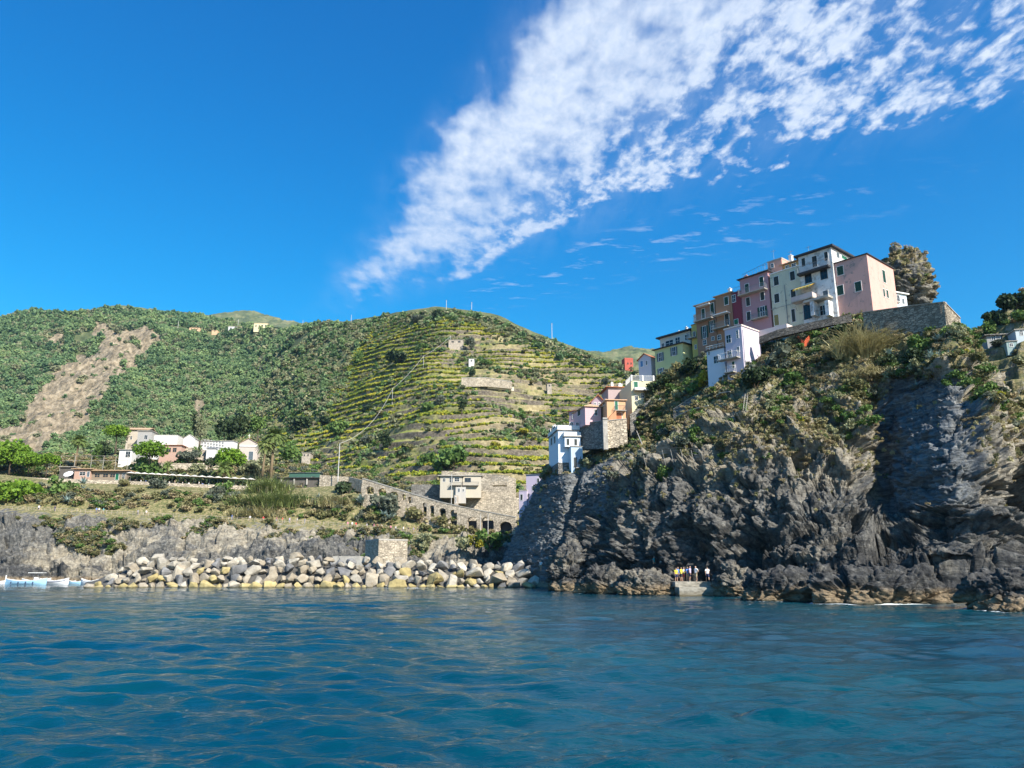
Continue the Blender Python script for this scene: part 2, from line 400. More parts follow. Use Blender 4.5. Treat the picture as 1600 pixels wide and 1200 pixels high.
def hillmat():
    def fn(t, bs):
        g = t.node('ShaderNodeNewGeometry'); P_ = g.outputs['Position']
        at = lambda n: t.node('ShaderNodeAttribute', attribute_name=n).outputs['Fac']
        forest = t.ramp(t.noise(P_, .03, 9, .72), [(.35, (.045, .065, .03)), (.5, (.11, .13, .055)), (.62, (.21, .20, .10)), (.72, (.32, .27, .17))])
        scar = t.ramp(t.noise(t.node('ShaderNodeMapping', {'Vector': P_, 'Scale': (1, .5, .45)}), .22, 9, .78), [(.36, (.07, .062, .042)), (.47, (.18, .145, .095)), (.56, (.30, .245, .165)), (.7, (.43, .36, .26))])
        tn = t.noise(P_, .05, 6, .65); tn2 = t.noise(P_, .5, 6, .7)
        dry = t.ramp(tn2, [(.3, (.17, .14, .065)), (.5, (.38, .31, .155)), (.7, (.56, .47, .27))])
        grn = t.ramp(tn2, [(.3, (.08, .11, .025)), (.5, (.22, .25, .05)), (.7, (.42, .38, .09))])
        flat = t.mix(t.mr(t.m('ADD', tn, t.m('MULTIPLY', at('dry'), .35)), .5, .68), grn, dry)
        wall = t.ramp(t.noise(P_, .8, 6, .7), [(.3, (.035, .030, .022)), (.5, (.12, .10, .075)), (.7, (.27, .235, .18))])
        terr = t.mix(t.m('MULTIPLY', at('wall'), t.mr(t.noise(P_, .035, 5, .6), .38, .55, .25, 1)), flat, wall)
        c = t.mix(at('terr'), forest, terr)
        c = t.mix(t.mr(t.m('ADD', at('scar'), t.m('MULTIPLY', t.m('SUBTRACT', t.noise(P_, .03, 7, .7), .5), 1.5)), .35, .6), c, scar)
        t.put(bs.inputs['Base Color'], c); bs.inputs['Roughness'].default_value = .9
        bump(t, bs, t.noise(P_, .35, 8, .7), 1.6, .7)
    return mat('hillside', fn)
ROCK = rockmat(); HILL = hillmat()

# --- far hills and the terraced hillside
hc = [(-1100, 560, 420, 640, 880, 1080, 1280), (-640, 530, 400, 620, 860, 1060, 1260), (-320, 520, 380, 600, 850, 1050, 1250), (-100, 505, 360, 580, 820, 1020, 1200), (0, 495, 350, 560, 800, 1000, 1150),
      (60, 485, 350, 560, 810, 1000, 1130), (120, 485, 350, 560, 820, 1000, 1120), (180, 477, 350, 560, 820, 1010, 1130), (250, 483, 350, 560, 830, 1020, 1150),
      (330, 497, 340, 540, 800, 1020, 1200), (400, 509, 330, 470, 660, 880, 1080), (460, 510, 320, 420, 550, 710, 920), (520, 506, 310, 385, 485, 610, 780),
      (560, 502, 300, 370, 455, 560, 700), (620, 491, 285, 345, 415, 510, 620), (680, 481, 275, 330, 395, 480, 590), (760, 488, 265, 320, 385, 470, 570),
      (830, 515, 260, 315, 380, 450, 540), (900, 541, 260, 312, 370, 430, 510), (960, 562, 262, 310, 360, 420, 490), (1020, 583, 265, 305, 350, 405, 470),
      (1100, 612, 268, 300, 340, 390, 450), (1260, 665, 275, 300, 330, 370, 420)]
C = []
for px, rp, *Y in hc:
    b = 775; col = [(px, b+40, Y[0]-25)]
    for i, y in enumerate(Y): col.append((px, b+(rp-b)*(i/4), y))
    col.append((px, rp+25, Y[-1]*1.25)); col.append((px, rp+150, Y[-1]*1.9)); C.append(col)
H = Sheet(C, 760, [12, 110, 120, 120, 110, 20, 6])
N = H.normals()
terr_poly = [(548, 497), (600, 485), (1300, 480), (1300, 900), (330, 900), (362, 700), (378, 655), (412, 606), (470, 548), (520, 515)]
jx = (fbm(H.P/40, 4, 3)-.5)*70
T_M = inpoly(H.px+jx, H.py+jx*.4, terr_poly).astype(float)
T_M *= sstep(H.py-(np.interp(H.px, [500, 600, 680, 760, 830, 900, 1000], [640, 500, 496, 503, 528, 552, 590])), 0, 14) # brushy crest
for _ in range(3):
    T_M[1:-1, 1:-1] = (T_M[:-2, 1:-1]+T_M[2:, 1:-1]+T_M[1:-1, :-2]+T_M[1:-1, 2:]+T_M[1:-1, 1:-1])/5
dist = np.linalg.norm(H.P, axis=-1)
und = (fbm(H.P/160, 4, 11)-.5)*34+(fbm(H.P/45, 4, 12)-.5)*12
edge_f = sstep(H.rowid, 0, 1.3)[:, None]*(1-.8*sstep(H.rowid, 4.2, 5)[:, None])
H.P = H.P + N*(und*edge_f*np.clip(dist/600, .3, 1.1))[..., None]
# gullies on the wild slopes
rid = fbm(H.P*np.array([1, 1, .25])/95, 4, 21, ridged=True)
H.P[..., 2] += (rid-.62)*34*(1-T_M)*edge_f*np.clip((dist-350)/500, 0, 1)
H.P[..., 2] += (fbm(H.P/9, 3, 23, ridged=True)-.6)*3.5*(1-T_M)*edge_f
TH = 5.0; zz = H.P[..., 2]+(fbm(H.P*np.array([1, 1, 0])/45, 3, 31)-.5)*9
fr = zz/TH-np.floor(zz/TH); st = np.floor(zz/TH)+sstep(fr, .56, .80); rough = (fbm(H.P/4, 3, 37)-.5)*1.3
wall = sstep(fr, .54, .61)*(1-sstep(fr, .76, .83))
H.P[..., 2] += (st*TH-zz+rough)*T_M*.66
scar_poly = [(150, 500), (168, 512), (235, 520), (262, 540), (238, 560), (205, 590), (185, 612), (160, 640), (130, 668), (90, 690), (75, 720), (30, 720), (35, 700), (15, 690), (-20, 690), (-20, 665), (35, 655), (60, 610), (85, 585), (110, 565), (122, 550), (150, 562), (158, 540), (135, 520)]
S_M = inpoly(H.px+(fbm(H.P/30, 3, 41)-.5)*26, H.py+(fbm(H.P/30, 3, 43)-.5)*20, scar_poly).astype(float)
for q in ([(395, 462), (390, 475), (398, 480), (410, 462)], [(265, 595), (290, 580), (300, 584), (270, 602)], [(300, 630), (322, 628), (318, 655), (305, 660)], [(398, 570), (412, 560), (410, 585), (400, 592)], [(70, 540), (95, 522), (100, 535), (85, 548)]):
    S_M += inpoly(H.px, H.py, q)
S_M = np.clip(S_M, 0, 1)
for _ in range(4): S_M[1:-1, 1:-1] = (S_M[:-2, 1:-1]+S_M[2:, 1:-1]+S_M[1:-1, :-2]+S_M[1:-1, 2:]+S_M[1:-1, 1:-1])/5
H.P[..., 2] += S_M*(fbm(H.P/22, 5, 45, ridged=True)-.6)*16
dryf = sstep(H.px, 560, 900)*.5+sstep(H.py, 640, 730)*.35
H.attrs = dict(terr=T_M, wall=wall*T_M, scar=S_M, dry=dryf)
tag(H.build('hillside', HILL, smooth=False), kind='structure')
for pp in ([(300, 500, 2300), (335, 492, 2350), (375, 484.5, 2400), (410, 490, 2400), (440, 502, 2350), (500, 512, 2300)],
           [(860, 560, 1900), (925, 551, 1900), (960, 544.5, 1950), (1000, 543.5, 1950), (1030, 548, 1950), (1090, 562, 1900), (1200, 590, 1900)]):
    C = [[(a_, b_+140, Y-700), (a_, b_+45, Y-280), (a_, b_, Y), (a_, b_+30, Y*1.2)] for a_, b_, Y in pp]
    s = Sheet(C, 150, [8, 50, 12]); s.normals()
    s.P[..., 2] += (fbm(s.P/120, 4, 5, ridged=True)-.6)*30+(fbm(s.P/18, 3, 6, ridged=True)-.6)*9
    s.attrs = dict(terr=0*s.px, wall=0*s.px, scar=0*s.px, dry=0*s.px)
    tag(s.build('far_hill', HILL, smooth=False), kind='structure')

# --- the low headland on the left: rock, path ledge, scrub slope, terrace, cemetery level
#        px : shoreY, mid, path(py,Y), terrace(py,Y), garden(py,Y), cemetery(py,Y)
dc = [(-1000, 190, (778, 222), (720, 250), (706, 275), (700, 300)), (-600, 190, (780, 222), (722, 250), (708, 275), (702, 300)), (-260, 190, (785, 222), (728, 250), (712, 275), (706, 300)), (-60, 190, (792, 222), (736, 250), (716, 275), (708, 300)),
      (40, 190, (797, 222), (745, 250), (722, 275), (712, 300)), (130, 192, (802, 224), (752, 252), (722, 275), (713, 300)),
      (220, 192, (806, 224), (755, 252), (730, 275), (712, 300)), (310, 193, (811, 225), (759, 252), (734, 275), (716, 298)),
      (400, 193, (816, 225), (763, 252), (735, 272), (720, 292)), (470, 193, (819, 225), (762, 252), (740, 268), (726, 285)),
      (530, 192, (823, 225), (759, 250), (742, 265), (735, 280)), (580, 190, (828, 224), (785, 238), (765, 246), (745, 268)),
      (640, 188, (834, 222), (806, 232), (780, 244), (755, 262)), (700, 186, (835, 220), (828, 226), (800, 242), (770, 262)),
      (780, 186, (836, 219), (833, 224), (812, 242), (780, 262)), (850, 188, (838, 219), (834, 224), (820, 242), (790, 262)), (980, 190, (842, 219), (836, 224), (825, 242), (800, 262))]
C = []
for px, sy, (pa, ya), (pb, yb), (pg, yg), (pc, yc) in dc:
    z0 = UP(px, pa, ya)[2]
    def py_for(z, Y):    # pixel row of height z at distance Y
        t_ = (z-CAMZ)/Y; u = (t_*CP-SP)/(CP+t_*SP); return 600-FPX*u
    zt = UP(px, pb, yb)[2]
    C.append([(px, 960, sy-14), (px, py_for(0, sy), sy), (px, py_for(z0*.30, sy+7), sy+7), (px, py_for(z0*.8, ya-9), ya-9), (px, py_for(z0, ya-2), ya-2),
              (px, py_for(z0, ya+2.5), ya+2.5), (px, py_for(z0+(zt-z0)*.55, ya+(yb-ya)*.45), ya+(yb-ya)*.45), (px, py_for(zt, yb), yb), (px, py_for(zt, yb+9), yb+9), (px, pg, yg+6), (px, pc, yc+6), (px, py_for(UP(px, pc, yc)[2], yc+60), yc+60)])
D = Sheet(C, 900, [6, 40, 60, 22, 8, 45, 45, 12, 24, 24, 14])
N = D.normals(); rz = D.rowid[:, None]
rk = sstep(rz, .6, 1.5)*(1-sstep(rz, 2.9, 3.7)); sc_ = sstep(rz, 5.1, 5.6)*(1-sstep(rz, 6.0, 6.7)); up_ = sstep(rz, 8.1, 8.8)
warp = D.P+(fbm(D.P/9, 3, 51)[..., None]-.5)*8
r1 = fbm(warp*np.array([1, 1, .55])/7, 5, 52, ridged=True, gain=.55)-.58; r2 = fbm(D.P*np.array([1., 1, 1.6])/1.8, 4, 53, ridged=True, gain=.6)-.6
f1, c1 = facets(warp, 6.5, 15, (1, 1, 1.3)); f2, c2 = facets(D.P+(fbm(D.P/2, 3, 56)[..., None]-.5), 2.3, 16, (.9, .9, 1.8))
bay = (fbm(D.P*np.array([1, 1, 0])/26, 3, 57)-.5)*16
D.P = D.P+N*((r1*6+r2*1.0+f1*2.1+f2*.8-.7*np.exp(-c1*8)+bay*sstep(rz, .2, 1)*(1-sstep(rz, 2.0, 3.3)))*rk+(fbm(D.P/8, 4, 54)-.5)*4*sc_+(fbm(D.P/10, 3, 55)-.5)*2.5*up_)[..., None]
one = np.ones_like(D.px)
crg_ = 0
D.attrs = dict(tan=.0+.6*sstep(fbm(D.P/19, 4, 60), .38, .66)+.25*sstep(rz+(fbm(D.P/14, 3, 59)-.5)*3.0, 1.6, 3.0), veg=one*(sstep(rz, 4.6, 5.3)*.95+.55*sstep(rz+(fbm(D.P/9, 3, 58)-.5)*3.0, 2.2, 3.6)*(rz < 4.6)), slate=one*0)
tag(D.build('headland', ROCK, smooth=False), kind='structure')

# --- the big cliff on the right. each column from the water up: (px, py, Y)
def wl(px): return float(np.interp(px, [780, 870, 960, 1050, 1130, 1200, 1300, 1400, 1500, 1600, 1760], [150, 128, 108, 98, 92, 87, 81, 76, 73, 76, 70]))
EC = [
 # px at water, then 9 points to the brow, then 2 behind
 [(830, 890, 215), (845, 872, 215), (850, 850, 215), (855, 830, 215), (860, 800, 215), (865, 775, 215), (870, 755, 215), (872, 750, 215), (875, 745, 215), (880, 740, 215), (885, 740, 225), (890, 760, 240)],
 [(783, 893, 162), (785, 878, 162), (795, 860, 162), (803, 838, 162), (815, 812, 162), (828, 786, 161), (838, 765, 161), (845, 752, 161), (851, 742, 161), (856, 734, 161), (864, 728, 176), (880, 735, 200)],
 [(836, 900, 138), (838, 885, 138), (846, 860, 138.5), (853, 835, 139.5), (862, 808, 140), (868, 785, 140.5), (873, 765, 141), (877, 750, 141.5), (881, 741, 142), (884, 735, 142.5), (890, 722, 158), (900, 716, 185)],
 [(892, 908, 129), (895, 890, 130), (900, 862, 131), (906, 835, 132), (914, 805, 133), (920, 780, 134), (926, 756, 135), (930, 740, 137), (932, 726, 139), (933, 708, 141.5), (935, 696, 152), (938, 696, 180)],
 [(940, 914, 116), (942, 898, 117), (945, 868, 118.5), (950, 838, 120), (956, 805, 122), (964, 775, 124), (972, 744, 126.5), (978, 720, 130), (982, 703, 134), (984, 690, 138), (984, 668, 150), (984, 665, 180)],
 [(985, 918, 108), (985, 900, 109), (984, 865, 111), (986, 830, 112.5), (990, 795, 114.5), (998, 765, 117), (1008, 738, 122), (1016, 712, 127), (1020, 675, 133), (1020, 634, 138), (1020, 602, 144), (1020, 625, 175)],
 [(1050, 922, 100), (1050, 900, 101.5), (1046, 860, 103.5), (1044, 820, 105.5), (1046, 780, 108), (1052, 745, 111), (1060, 715, 118), (1064, 680, 125), (1065, 640, 131), (1065, 600, 137), (1065, 570, 143), (1066, 590, 170)],
 [(1120, 926, 94), (1120, 902, 95.5), (1115, 858, 98), (1112, 815, 100), (1112, 770, 103), (1114, 732, 106), (1118, 698, 111), (1122, 665, 118), (1125, 622, 122), (1126, 584, 128), (1128, 546, 137), (1130, 590, 165)],
 [(1190, 930, 88), (1190, 905, 90), (1186, 860, 92.5), (1184, 812, 95), (1184, 765, 97.5), (1186, 722, 100.5), (1188, 680, 104.5), (1190, 642, 110), (1192, 602, 117), (1194, 562, 124), (1196, 520, 137), (1198, 560, 150)],
 [(1260, 933, 84), (1260, 908, 86), (1257, 862, 88.5), (1256, 812, 91), (1256, 762, 94), (1258, 716, 97), (1260, 672, 100.5), (1262, 630, 105), (1264, 586, 111), (1266, 540, 118), (1268, 510, 127), (1270, 540, 145)],
 [(1330, 936, 80), (1330, 912, 82), (1328, 868, 85), (1328, 818, 88), (1330, 766, 91.5), (1334, 716, 94.5), (1338, 668, 98), (1342, 622, 102), (1346, 570, 106), (1348, 520, 111), (1350, 488, 117), (1352, 530, 140)],
 [(1375, 937, 78), (1375, 914, 80), (1373, 872, 84), (1372, 824, 88), (1372, 772, 93), (1374, 720, 97), (1380, 668, 100), (1386, 618, 102), (1392, 566, 104), (1396, 524, 107), (1398, 503, 110), (1400, 520, 135)],
 [(1440, 939, 75), (1440, 916, 77), (1438, 876, 80), (1438, 830, 83.5), (1436, 778, 86), (1436, 726, 88.5), (1438, 672, 92), (1442, 620, 96), (1448, 568, 100), (1450, 530, 103), (1452, 512, 106), (1455, 525, 130)],
 [(1500, 940, 73), (1500, 918, 75), (1500, 878, 77), (1500, 832, 79), (1498, 780, 80), (1496, 728, 81.5), (1494, 674, 85), (1494, 622, 89), (1494, 572, 94), (1494, 528, 98), (1494, 514, 104), (1495, 530, 128)],
 [(1545, 940, 73), (1545, 918, 75), (1545, 878, 78), (1545, 834, 80), (1542, 784, 81), (1538, 734, 83), (1534, 682, 86), (1530, 636, 90), (1528, 594, 95), (1526, 562, 99), (1526, 552, 108), (1527, 560, 130)],
 [(1580, 938, 76), (1580, 918, 80), (1582, 878, 85), (1583, 836, 89), (1580, 786, 91), (1576, 738, 91), (1570, 690, 92), (1566, 662, 94), (1564, 640, 98), (1562, 625, 103), (1562, 618, 112), (1562, 622, 125)],
 [(1625, 938, 76), (1625, 918, 80), (1628, 878, 85), (1630, 836, 89), (1630, 786, 91), (1628, 738, 92), (1624, 695, 94), (1620, 672, 95), (1618, 655, 99), (1616, 645, 104), (1616, 640, 110), (1616, 644, 122)],
 [(1780, 945, 70), (1780, 925, 72), (1780, 885, 76), (1780, 842, 79), (1780, 792, 82), (1780, 742, 85), (1780, 702, 88), (1780, 680, 92), (1780, 665, 96), (1780, 655, 100), (1780, 650, 108), (1780, 654, 118)],
 [(2200, 945, 72), (2200, 925, 74), (2200, 885, 78), (2200, 842, 81), (2200, 792, 84), (2200, 742, 87), (2200, 702, 90), (2200, 680, 94), (2200, 665, 98), (2200, 655, 102), (2200, 650, 110), (2200, 654, 120)],
 [(2780, 945, 74), (2780, 925, 76), (2780, 885, 80), (2780, 842, 83), (2780, 792, 86), (2780, 742, 89), (2780, 702, 92), (2780, 680, 96), (2780, 665, 100), (2780, 655, 104), (2780, 650, 112), (2780, 654, 122)]]
C = []
for i, c in enumerate(EC):
    w0 = c[0]; C.append([(w0[0], w0[1]+30, w0[2]-4)]+c)
E = Sheet(C, 1150, [8, 34, 60, 62, 64, 60, 56, 52, 50, 46, 30, 12])
E.smooth(6)
N = E.normals(); rz = E.rowid[:, None]; P0 = E.P
slab = inpoly(P0[..., 0]*0+E.px, E.py, [(1365, 640), (1400, 590), (1500, 600), (1510, 700), (1515, 790), (1440, 800), (1380, 780)]).astype(float)
left = inpoly(E.px, E.py, [(700, 1000), (860, 900), (930, 850), (975, 770), (990, 690), (900, 650), (700, 650)]).astype(float)
for M_ in (slab, left):
    for _ in range(14): M_[1:-1, 1:-1] = (M_[:-2, 1:-1]+M_[2:, 1:-1]+M_[1:-1, :-2]+M_[1:-1, 2:]+M_[1:-1, 1:-1])/5
calm = np.clip(slab*.78+left*.97, 0, .95)
amp = sstep(rz, .3, 1.8)*(1-.65*sstep(rz, 7.8, 9.2))*(1-sstep(rz, 9.6, 10.6))*(1-.45*sstep(E.px, 1500, 1580)*sstep(rz, 5, 8)); low = 1-sstep(P0[..., 2], 6, 22)
wv = (fbm(P0/11, 3, 61)[..., None]-.5)*9; wq = P0+wv
th_ = radians(24); Rm = np.array([[cos(th_), 0, sin(th_)], [0, 1, 0], [-sin(th_), 0, cos(th_)]])
Q = wq@Rm.T
big_ = fbm(wq*np.array([1, 1, .42])/13, 4, 62, ridged=True, gain=.5)-.56
f1, c1 = facets(Q+(fbm(P0/3, 3, 68)[..., None]-.5)*2.0, 4.2, 5, (1, 1, 1.35)); f2, c2 = facets(Q+(fbm(P0/1.2, 3, 69)[..., None]-.5)*1.1, 1.6, 6, (.85, .85, 1.5)); f3, c3 = facets(Q+(fbm(P0/.7, 2, 73)[..., None]-.5)*.5, .72, 7, (.8, .8, 1.6))
bed = fbm(Q*np.array([.22, .22, 2.6])/1.5, 4, 64, gain=.6)-.5
rough = fbm(P0/.9, 4, 70, gain=.6)-.5
kk = 1-calm
f4, c4 = facets(Q+(fbm(P0/.5, 2, 71)[..., None]-.5)*.3, .38, 8, (.85, .85, 1.6)); rr2 = fbm(Q*np.array([.7, .7, 1.5])/1.3, 4, 72, ridged=True, gain=.62)-.6
disp = big_*10.0*kk+f1*2.0*kk+f2*(.75+.3*low)*(1-calm*.6)+f3*.32*(1-calm*.3)+f4*.10-.5*np.exp(-c1*16)*kk-.2*np.exp(-c2*12)+bed*(1.0+.9*slab)+rough*.4+rr2*(.6+.6*low)*(1-calm*.6)
# one deep cleft in the shaded face and gullies between the spurs
def cleft(pts, wpx, depth):
    xs, ys = zip(*pts); cx_ = np.interp(E.py, ys, xs); m_ = (E.py > min(ys)) & (E.py < max(ys))
    return -depth*np.exp(-((E.px-cx_)/wpx)**2)*m_
disp = disp+cleft([(905, 735), (892, 780), (880, 830), (868, 880)], 4.5, 3.2)+cleft([(1470, 800), (1480, 840), (1475, 880)], 14, 3)
disp = disp+cleft([(1370, 560), (1366, 640), (1374, 720), (1385, 800)], 10, 2.2)+cleft([(1180, 830), (1175, 880), (1178, 926)], 16, 3.4)
disp = disp+cleft([(1583, 700), (1590, 750), (1596, 830)], 16, 5)
E.P = P0+N*(disp*amp)[..., None]
E.P[..., 2] += (fbm(P0/5, 3, 66)-.5)*1.2*sstep(rz, 9, 10)
z_ = P0[..., 2]
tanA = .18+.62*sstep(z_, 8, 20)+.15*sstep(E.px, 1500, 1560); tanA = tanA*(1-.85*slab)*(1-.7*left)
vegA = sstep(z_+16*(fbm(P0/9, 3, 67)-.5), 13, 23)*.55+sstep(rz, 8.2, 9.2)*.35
vegA = vegA*(1-.85*slab)*(1-.95*left*(1-sstep(rz, 8.5, 9.5)))
E.attrs = dict(tan=tanA, veg=vegA, slate=np.clip(slab+left*.8, 0, 1))
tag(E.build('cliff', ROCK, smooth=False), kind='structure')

# --- water
xs = np.linspace(-62, 62, 760); vs = np.exp(np.linspace(math.log(1.5), math.log(330), 1150))
A, Yv = np.meshgrid(np.tan(np.radians(xs)), vs); X = A*Yv
rw = np.random.default_rng(3); Z = np.zeros_like(X)
gap = Yv*.0047*1.6+.02
for i in range(130):
    L = 10**rw.uniform(-.62, .66); th = rw.normal(radians(-100), .42); k = 2*pi/L
    amp_ = .0070*L**.80*.78*np.exp(-(L/6)**2)*rw.uniform(.5, 1.5)
    fade = sstep(L/gap, 2.0, 5)
    ph = k*(X*cos(th)+Yv*sin(th))+rw.uniform(0, 6.28)
    ph = ph+1.1*np.sin((X*.11+Yv*.07)*rw.uniform(.5, 1.5)+i)
    Z += amp_*fade*(np.sin(ph)+.18*np.sin(2*ph))
Z *= .30+1.5*fbm(np.stack([X/14, Yv/22, 0*X], -1), 3, 8)
Wt = Sheet.__new__(Sheet); Wt.P = np.stack([X, Yv, Z], -1); Wt.nv, Wt.nu = X.shape; Wt.attrs = {}
def fn(t, bs):
    g = t.node('ShaderNodeNewGeometry').outputs['Position']
    n = t.noise(g, .05, 3, .5)
    fo = t.mr(t.m('ADD', t.node('ShaderNodeAttribute', attribute_name='foam').outputs['Fac'], t.m('MULTIPLY', t.m('SUBTRACT', t.noise(g, 1.3, 6, .7, .5), .5), 1.3)), .42, .62)
    t.put(bs.inputs['Base Color'], t.mix(fo, t.mix(t.mr(n, .35, .65), (.0003, .034, .066), (.0010, .052, .072)), (.62, .68, .70)))
    t.put(bs.inputs['Roughness'], t.mr(fo, 0, 1, .04, .7)); bs.inputs['IOR'].default_value = 1.345; bs.inputs['Specular IOR Level'].default_value = .5
    mp = t.node('ShaderNodeMapping', {'Vector': g, 'Scale': (.55, 1.35, 1)})
    h = t.m('ADD', t.m('MULTIPLY', t.noise(mp, 1.1, 4, .55, .5), .55), t.m('MULTIPLY', t.noise(mp, 4.5, 5, .62, .4), .27))
    bump(t, bs, h, .24, t.mr(t.noise(t.node('ShaderNodeMapping', {'Vector': g, 'Scale': (.6, 1.6, 1)}), .07, 4, .6, .6), .38, .62, .30, 1.0))
WATER = mat('sea_water', fn)
tag(Wt.build('water', WATER, smooth=True), kind='structure')
tag(newmesh('sea_bed', [(-900, -300, -6), (900, -300, -6), (900, 1200, -6), (-900, 1200, -6)], [(0, 1, 2, 3)], plain('sand', (.12, .13, .10))), kind='structure')
# ---------------------------------------------------------------- foliage
def quads(P_, size, rng, aspect=1.0, up=0.0):
    """one small leaf-clump quad at each point, random orientation"""
    n = len(P_); a_ = rng.normal(size=(n, 3)); a_ /= np.linalg.norm(a_, axis=1)[:, None]
    b_ = rng.normal(size=(n, 3)); b_[:, 2] += up; b_ -= a_*(a_*b_).sum(1)[:, None]; b_ /= np.linalg.norm(b_, axis=1)[:, None]+1e-9
    s_ = (np.ones(n)*size*rng.uniform(.6, 1.35, n))[:, None]; u = a_*s_; v = b_*s_*aspect
    V = np.stack([P_-u-v, P_+u*.8-v*1.1, P_+u+v*.9, P_-u*.9+v], 1).reshape(-1, 3)
    return V, np.arange(4*n).reshape(n, 4)
def blob_pts(blobs, n, rng, fill=.35, gap=.42, seed=0):
    vol = np.array([b[1][0]*b[1][1]+b[1][1]*b[1][2] for b in blobs]); vol = vol/vol.sum(); out = []
    for (c, r), f in zip(blobs, vol):
        k = int(n*f*1.7)+4; q = rng.normal(size=(k, 3)); q /= np.linalg.norm(q, axis=1)[:, None]
        q *= (1-(1-fill)*rng.uniform(0, 1, k)**2.2)[:, None]*rng.uniform(.86, 1.1, k)[:, None]
        p = np.array(c)+q*np.array(r); out.append(p)
    p = np.concatenate(out); m_ = vnoise(p*(2.6/np.mean([b[1][0] for b in blobs]))+seed, 3) > gap*.8
    p = p[m_]; return p[rng.permutation(len(p))[:n]]
def crown_blobs(rx, rz, cz, k, rng, spread=.62, br=.5):
    bl = []
    for i in range(k):
        a_ = rng.uniform(0, 6.28); d_ = spread*rx*rng.uniform(.25, 1)**.5; z = cz+rz*rng.uniform(-.55, .6)
        q = br*rng.uniform(.7, 1.2); bl.append(((d_*cos(a_), d_*sin(a_), z), (rx*q, rx*q, rz*q*1.05)))
    return bl
LEAF = dict(
 forest=leafmat('forest_leaf', [(0, (0.067, 0.127, 0.064)), (.35, (0.127, 0.210, 0.092)), (.65, (0.210, 0.300, 0.120)), (1, (0.390, 0.450, 0.180))], scale=.02),
 olive=leafmat('olive_leaf', [(0, (0.134, 0.166, 0.090)), (.5, (0.270, 0.284, 0.157)), (1, (0.480, 0.466, 0.256))], scale=.05),
 vine=leafmat('vine_leaf', [(0, (0.124, 0.193, 0.030)), (.4, (0.276, 0.344, 0.041)), (.7, (0.524, 0.497, 0.062)), (1, (0.758, 0.635, 0.097))], scale=.04),
 pine=leafmat('pine_needles', [(0, (.06, .125, .014)), (.5, (.14, .25, .024)), (1, (.28, .41, .05))], scale=.5),
 dark=leafmat('dark_leaf', [(0, (.018, .036, .018)), (.5, (.042, .068, .028)), (1, (.09, .12, .045))], scale=.3),
 green=leafmat('green_leaf', [(0, (0.050, 0.100, 0.027)), (.5, (0.112, 0.194, 0.050)), (1, (0.237, 0.325, 0.088))], scale=.3),
 grey=leafmat('grey_leaf', [(0, (.06, .075, .055)), (.5, (.12, .14, .10)), (1, (.24, .26, .19))], scale=.3),
 dry=leafmat('dry_leaf', [(0, (.16, .13, .07)), (.5, (.33, .27, .15)), (1, (.50, .42, .26))], scale=.3),
 scrub=leafmat('scrub_leaf', [(0, (.07, .085, .035)), (.35, (.15, .155, .065)), (.7, (.28, .25, .12)), (1, (.42, .36, .20))], scale=.12),
 yellow=leafmat('yellow_leaf', [(0, (.14, .15, .02)), (.5, (.32, .30, .03)), (1, (.60, .52, .05))], scale=.5),
 reed=leafmat('reed_leaf', [(0, (.11, .16, .05)), (.5, (.25, .30, .10)), (1, (.44, .46, .20))], scale=.5),
 straw=leafmat('straw_leaf', [(0, (.22, .20, .09)), (.5, (.42, .38, .19)), (1, (.58, .53, .31))], scale=.5),
 agave=leafmat('agave_leaf', [(0, (.14, .20, .18)), (.5, (.27, .36, .33)), (1, (.46, .54, .48))], scale=.5, rough=.45, trans=.05),
 palm=leafmat('palm_leaf', [(0, (.08, .13, .035)), (.5, (.18, .24, .07)), (1, (.36, .38, .14))], scale=.5),
)
BARK = plain('bark', (.11, .085, .06), .9, bmp=.05); PALMBARK = plain('palm_bark', (.20, .15, .09), .9, bmp=.08)

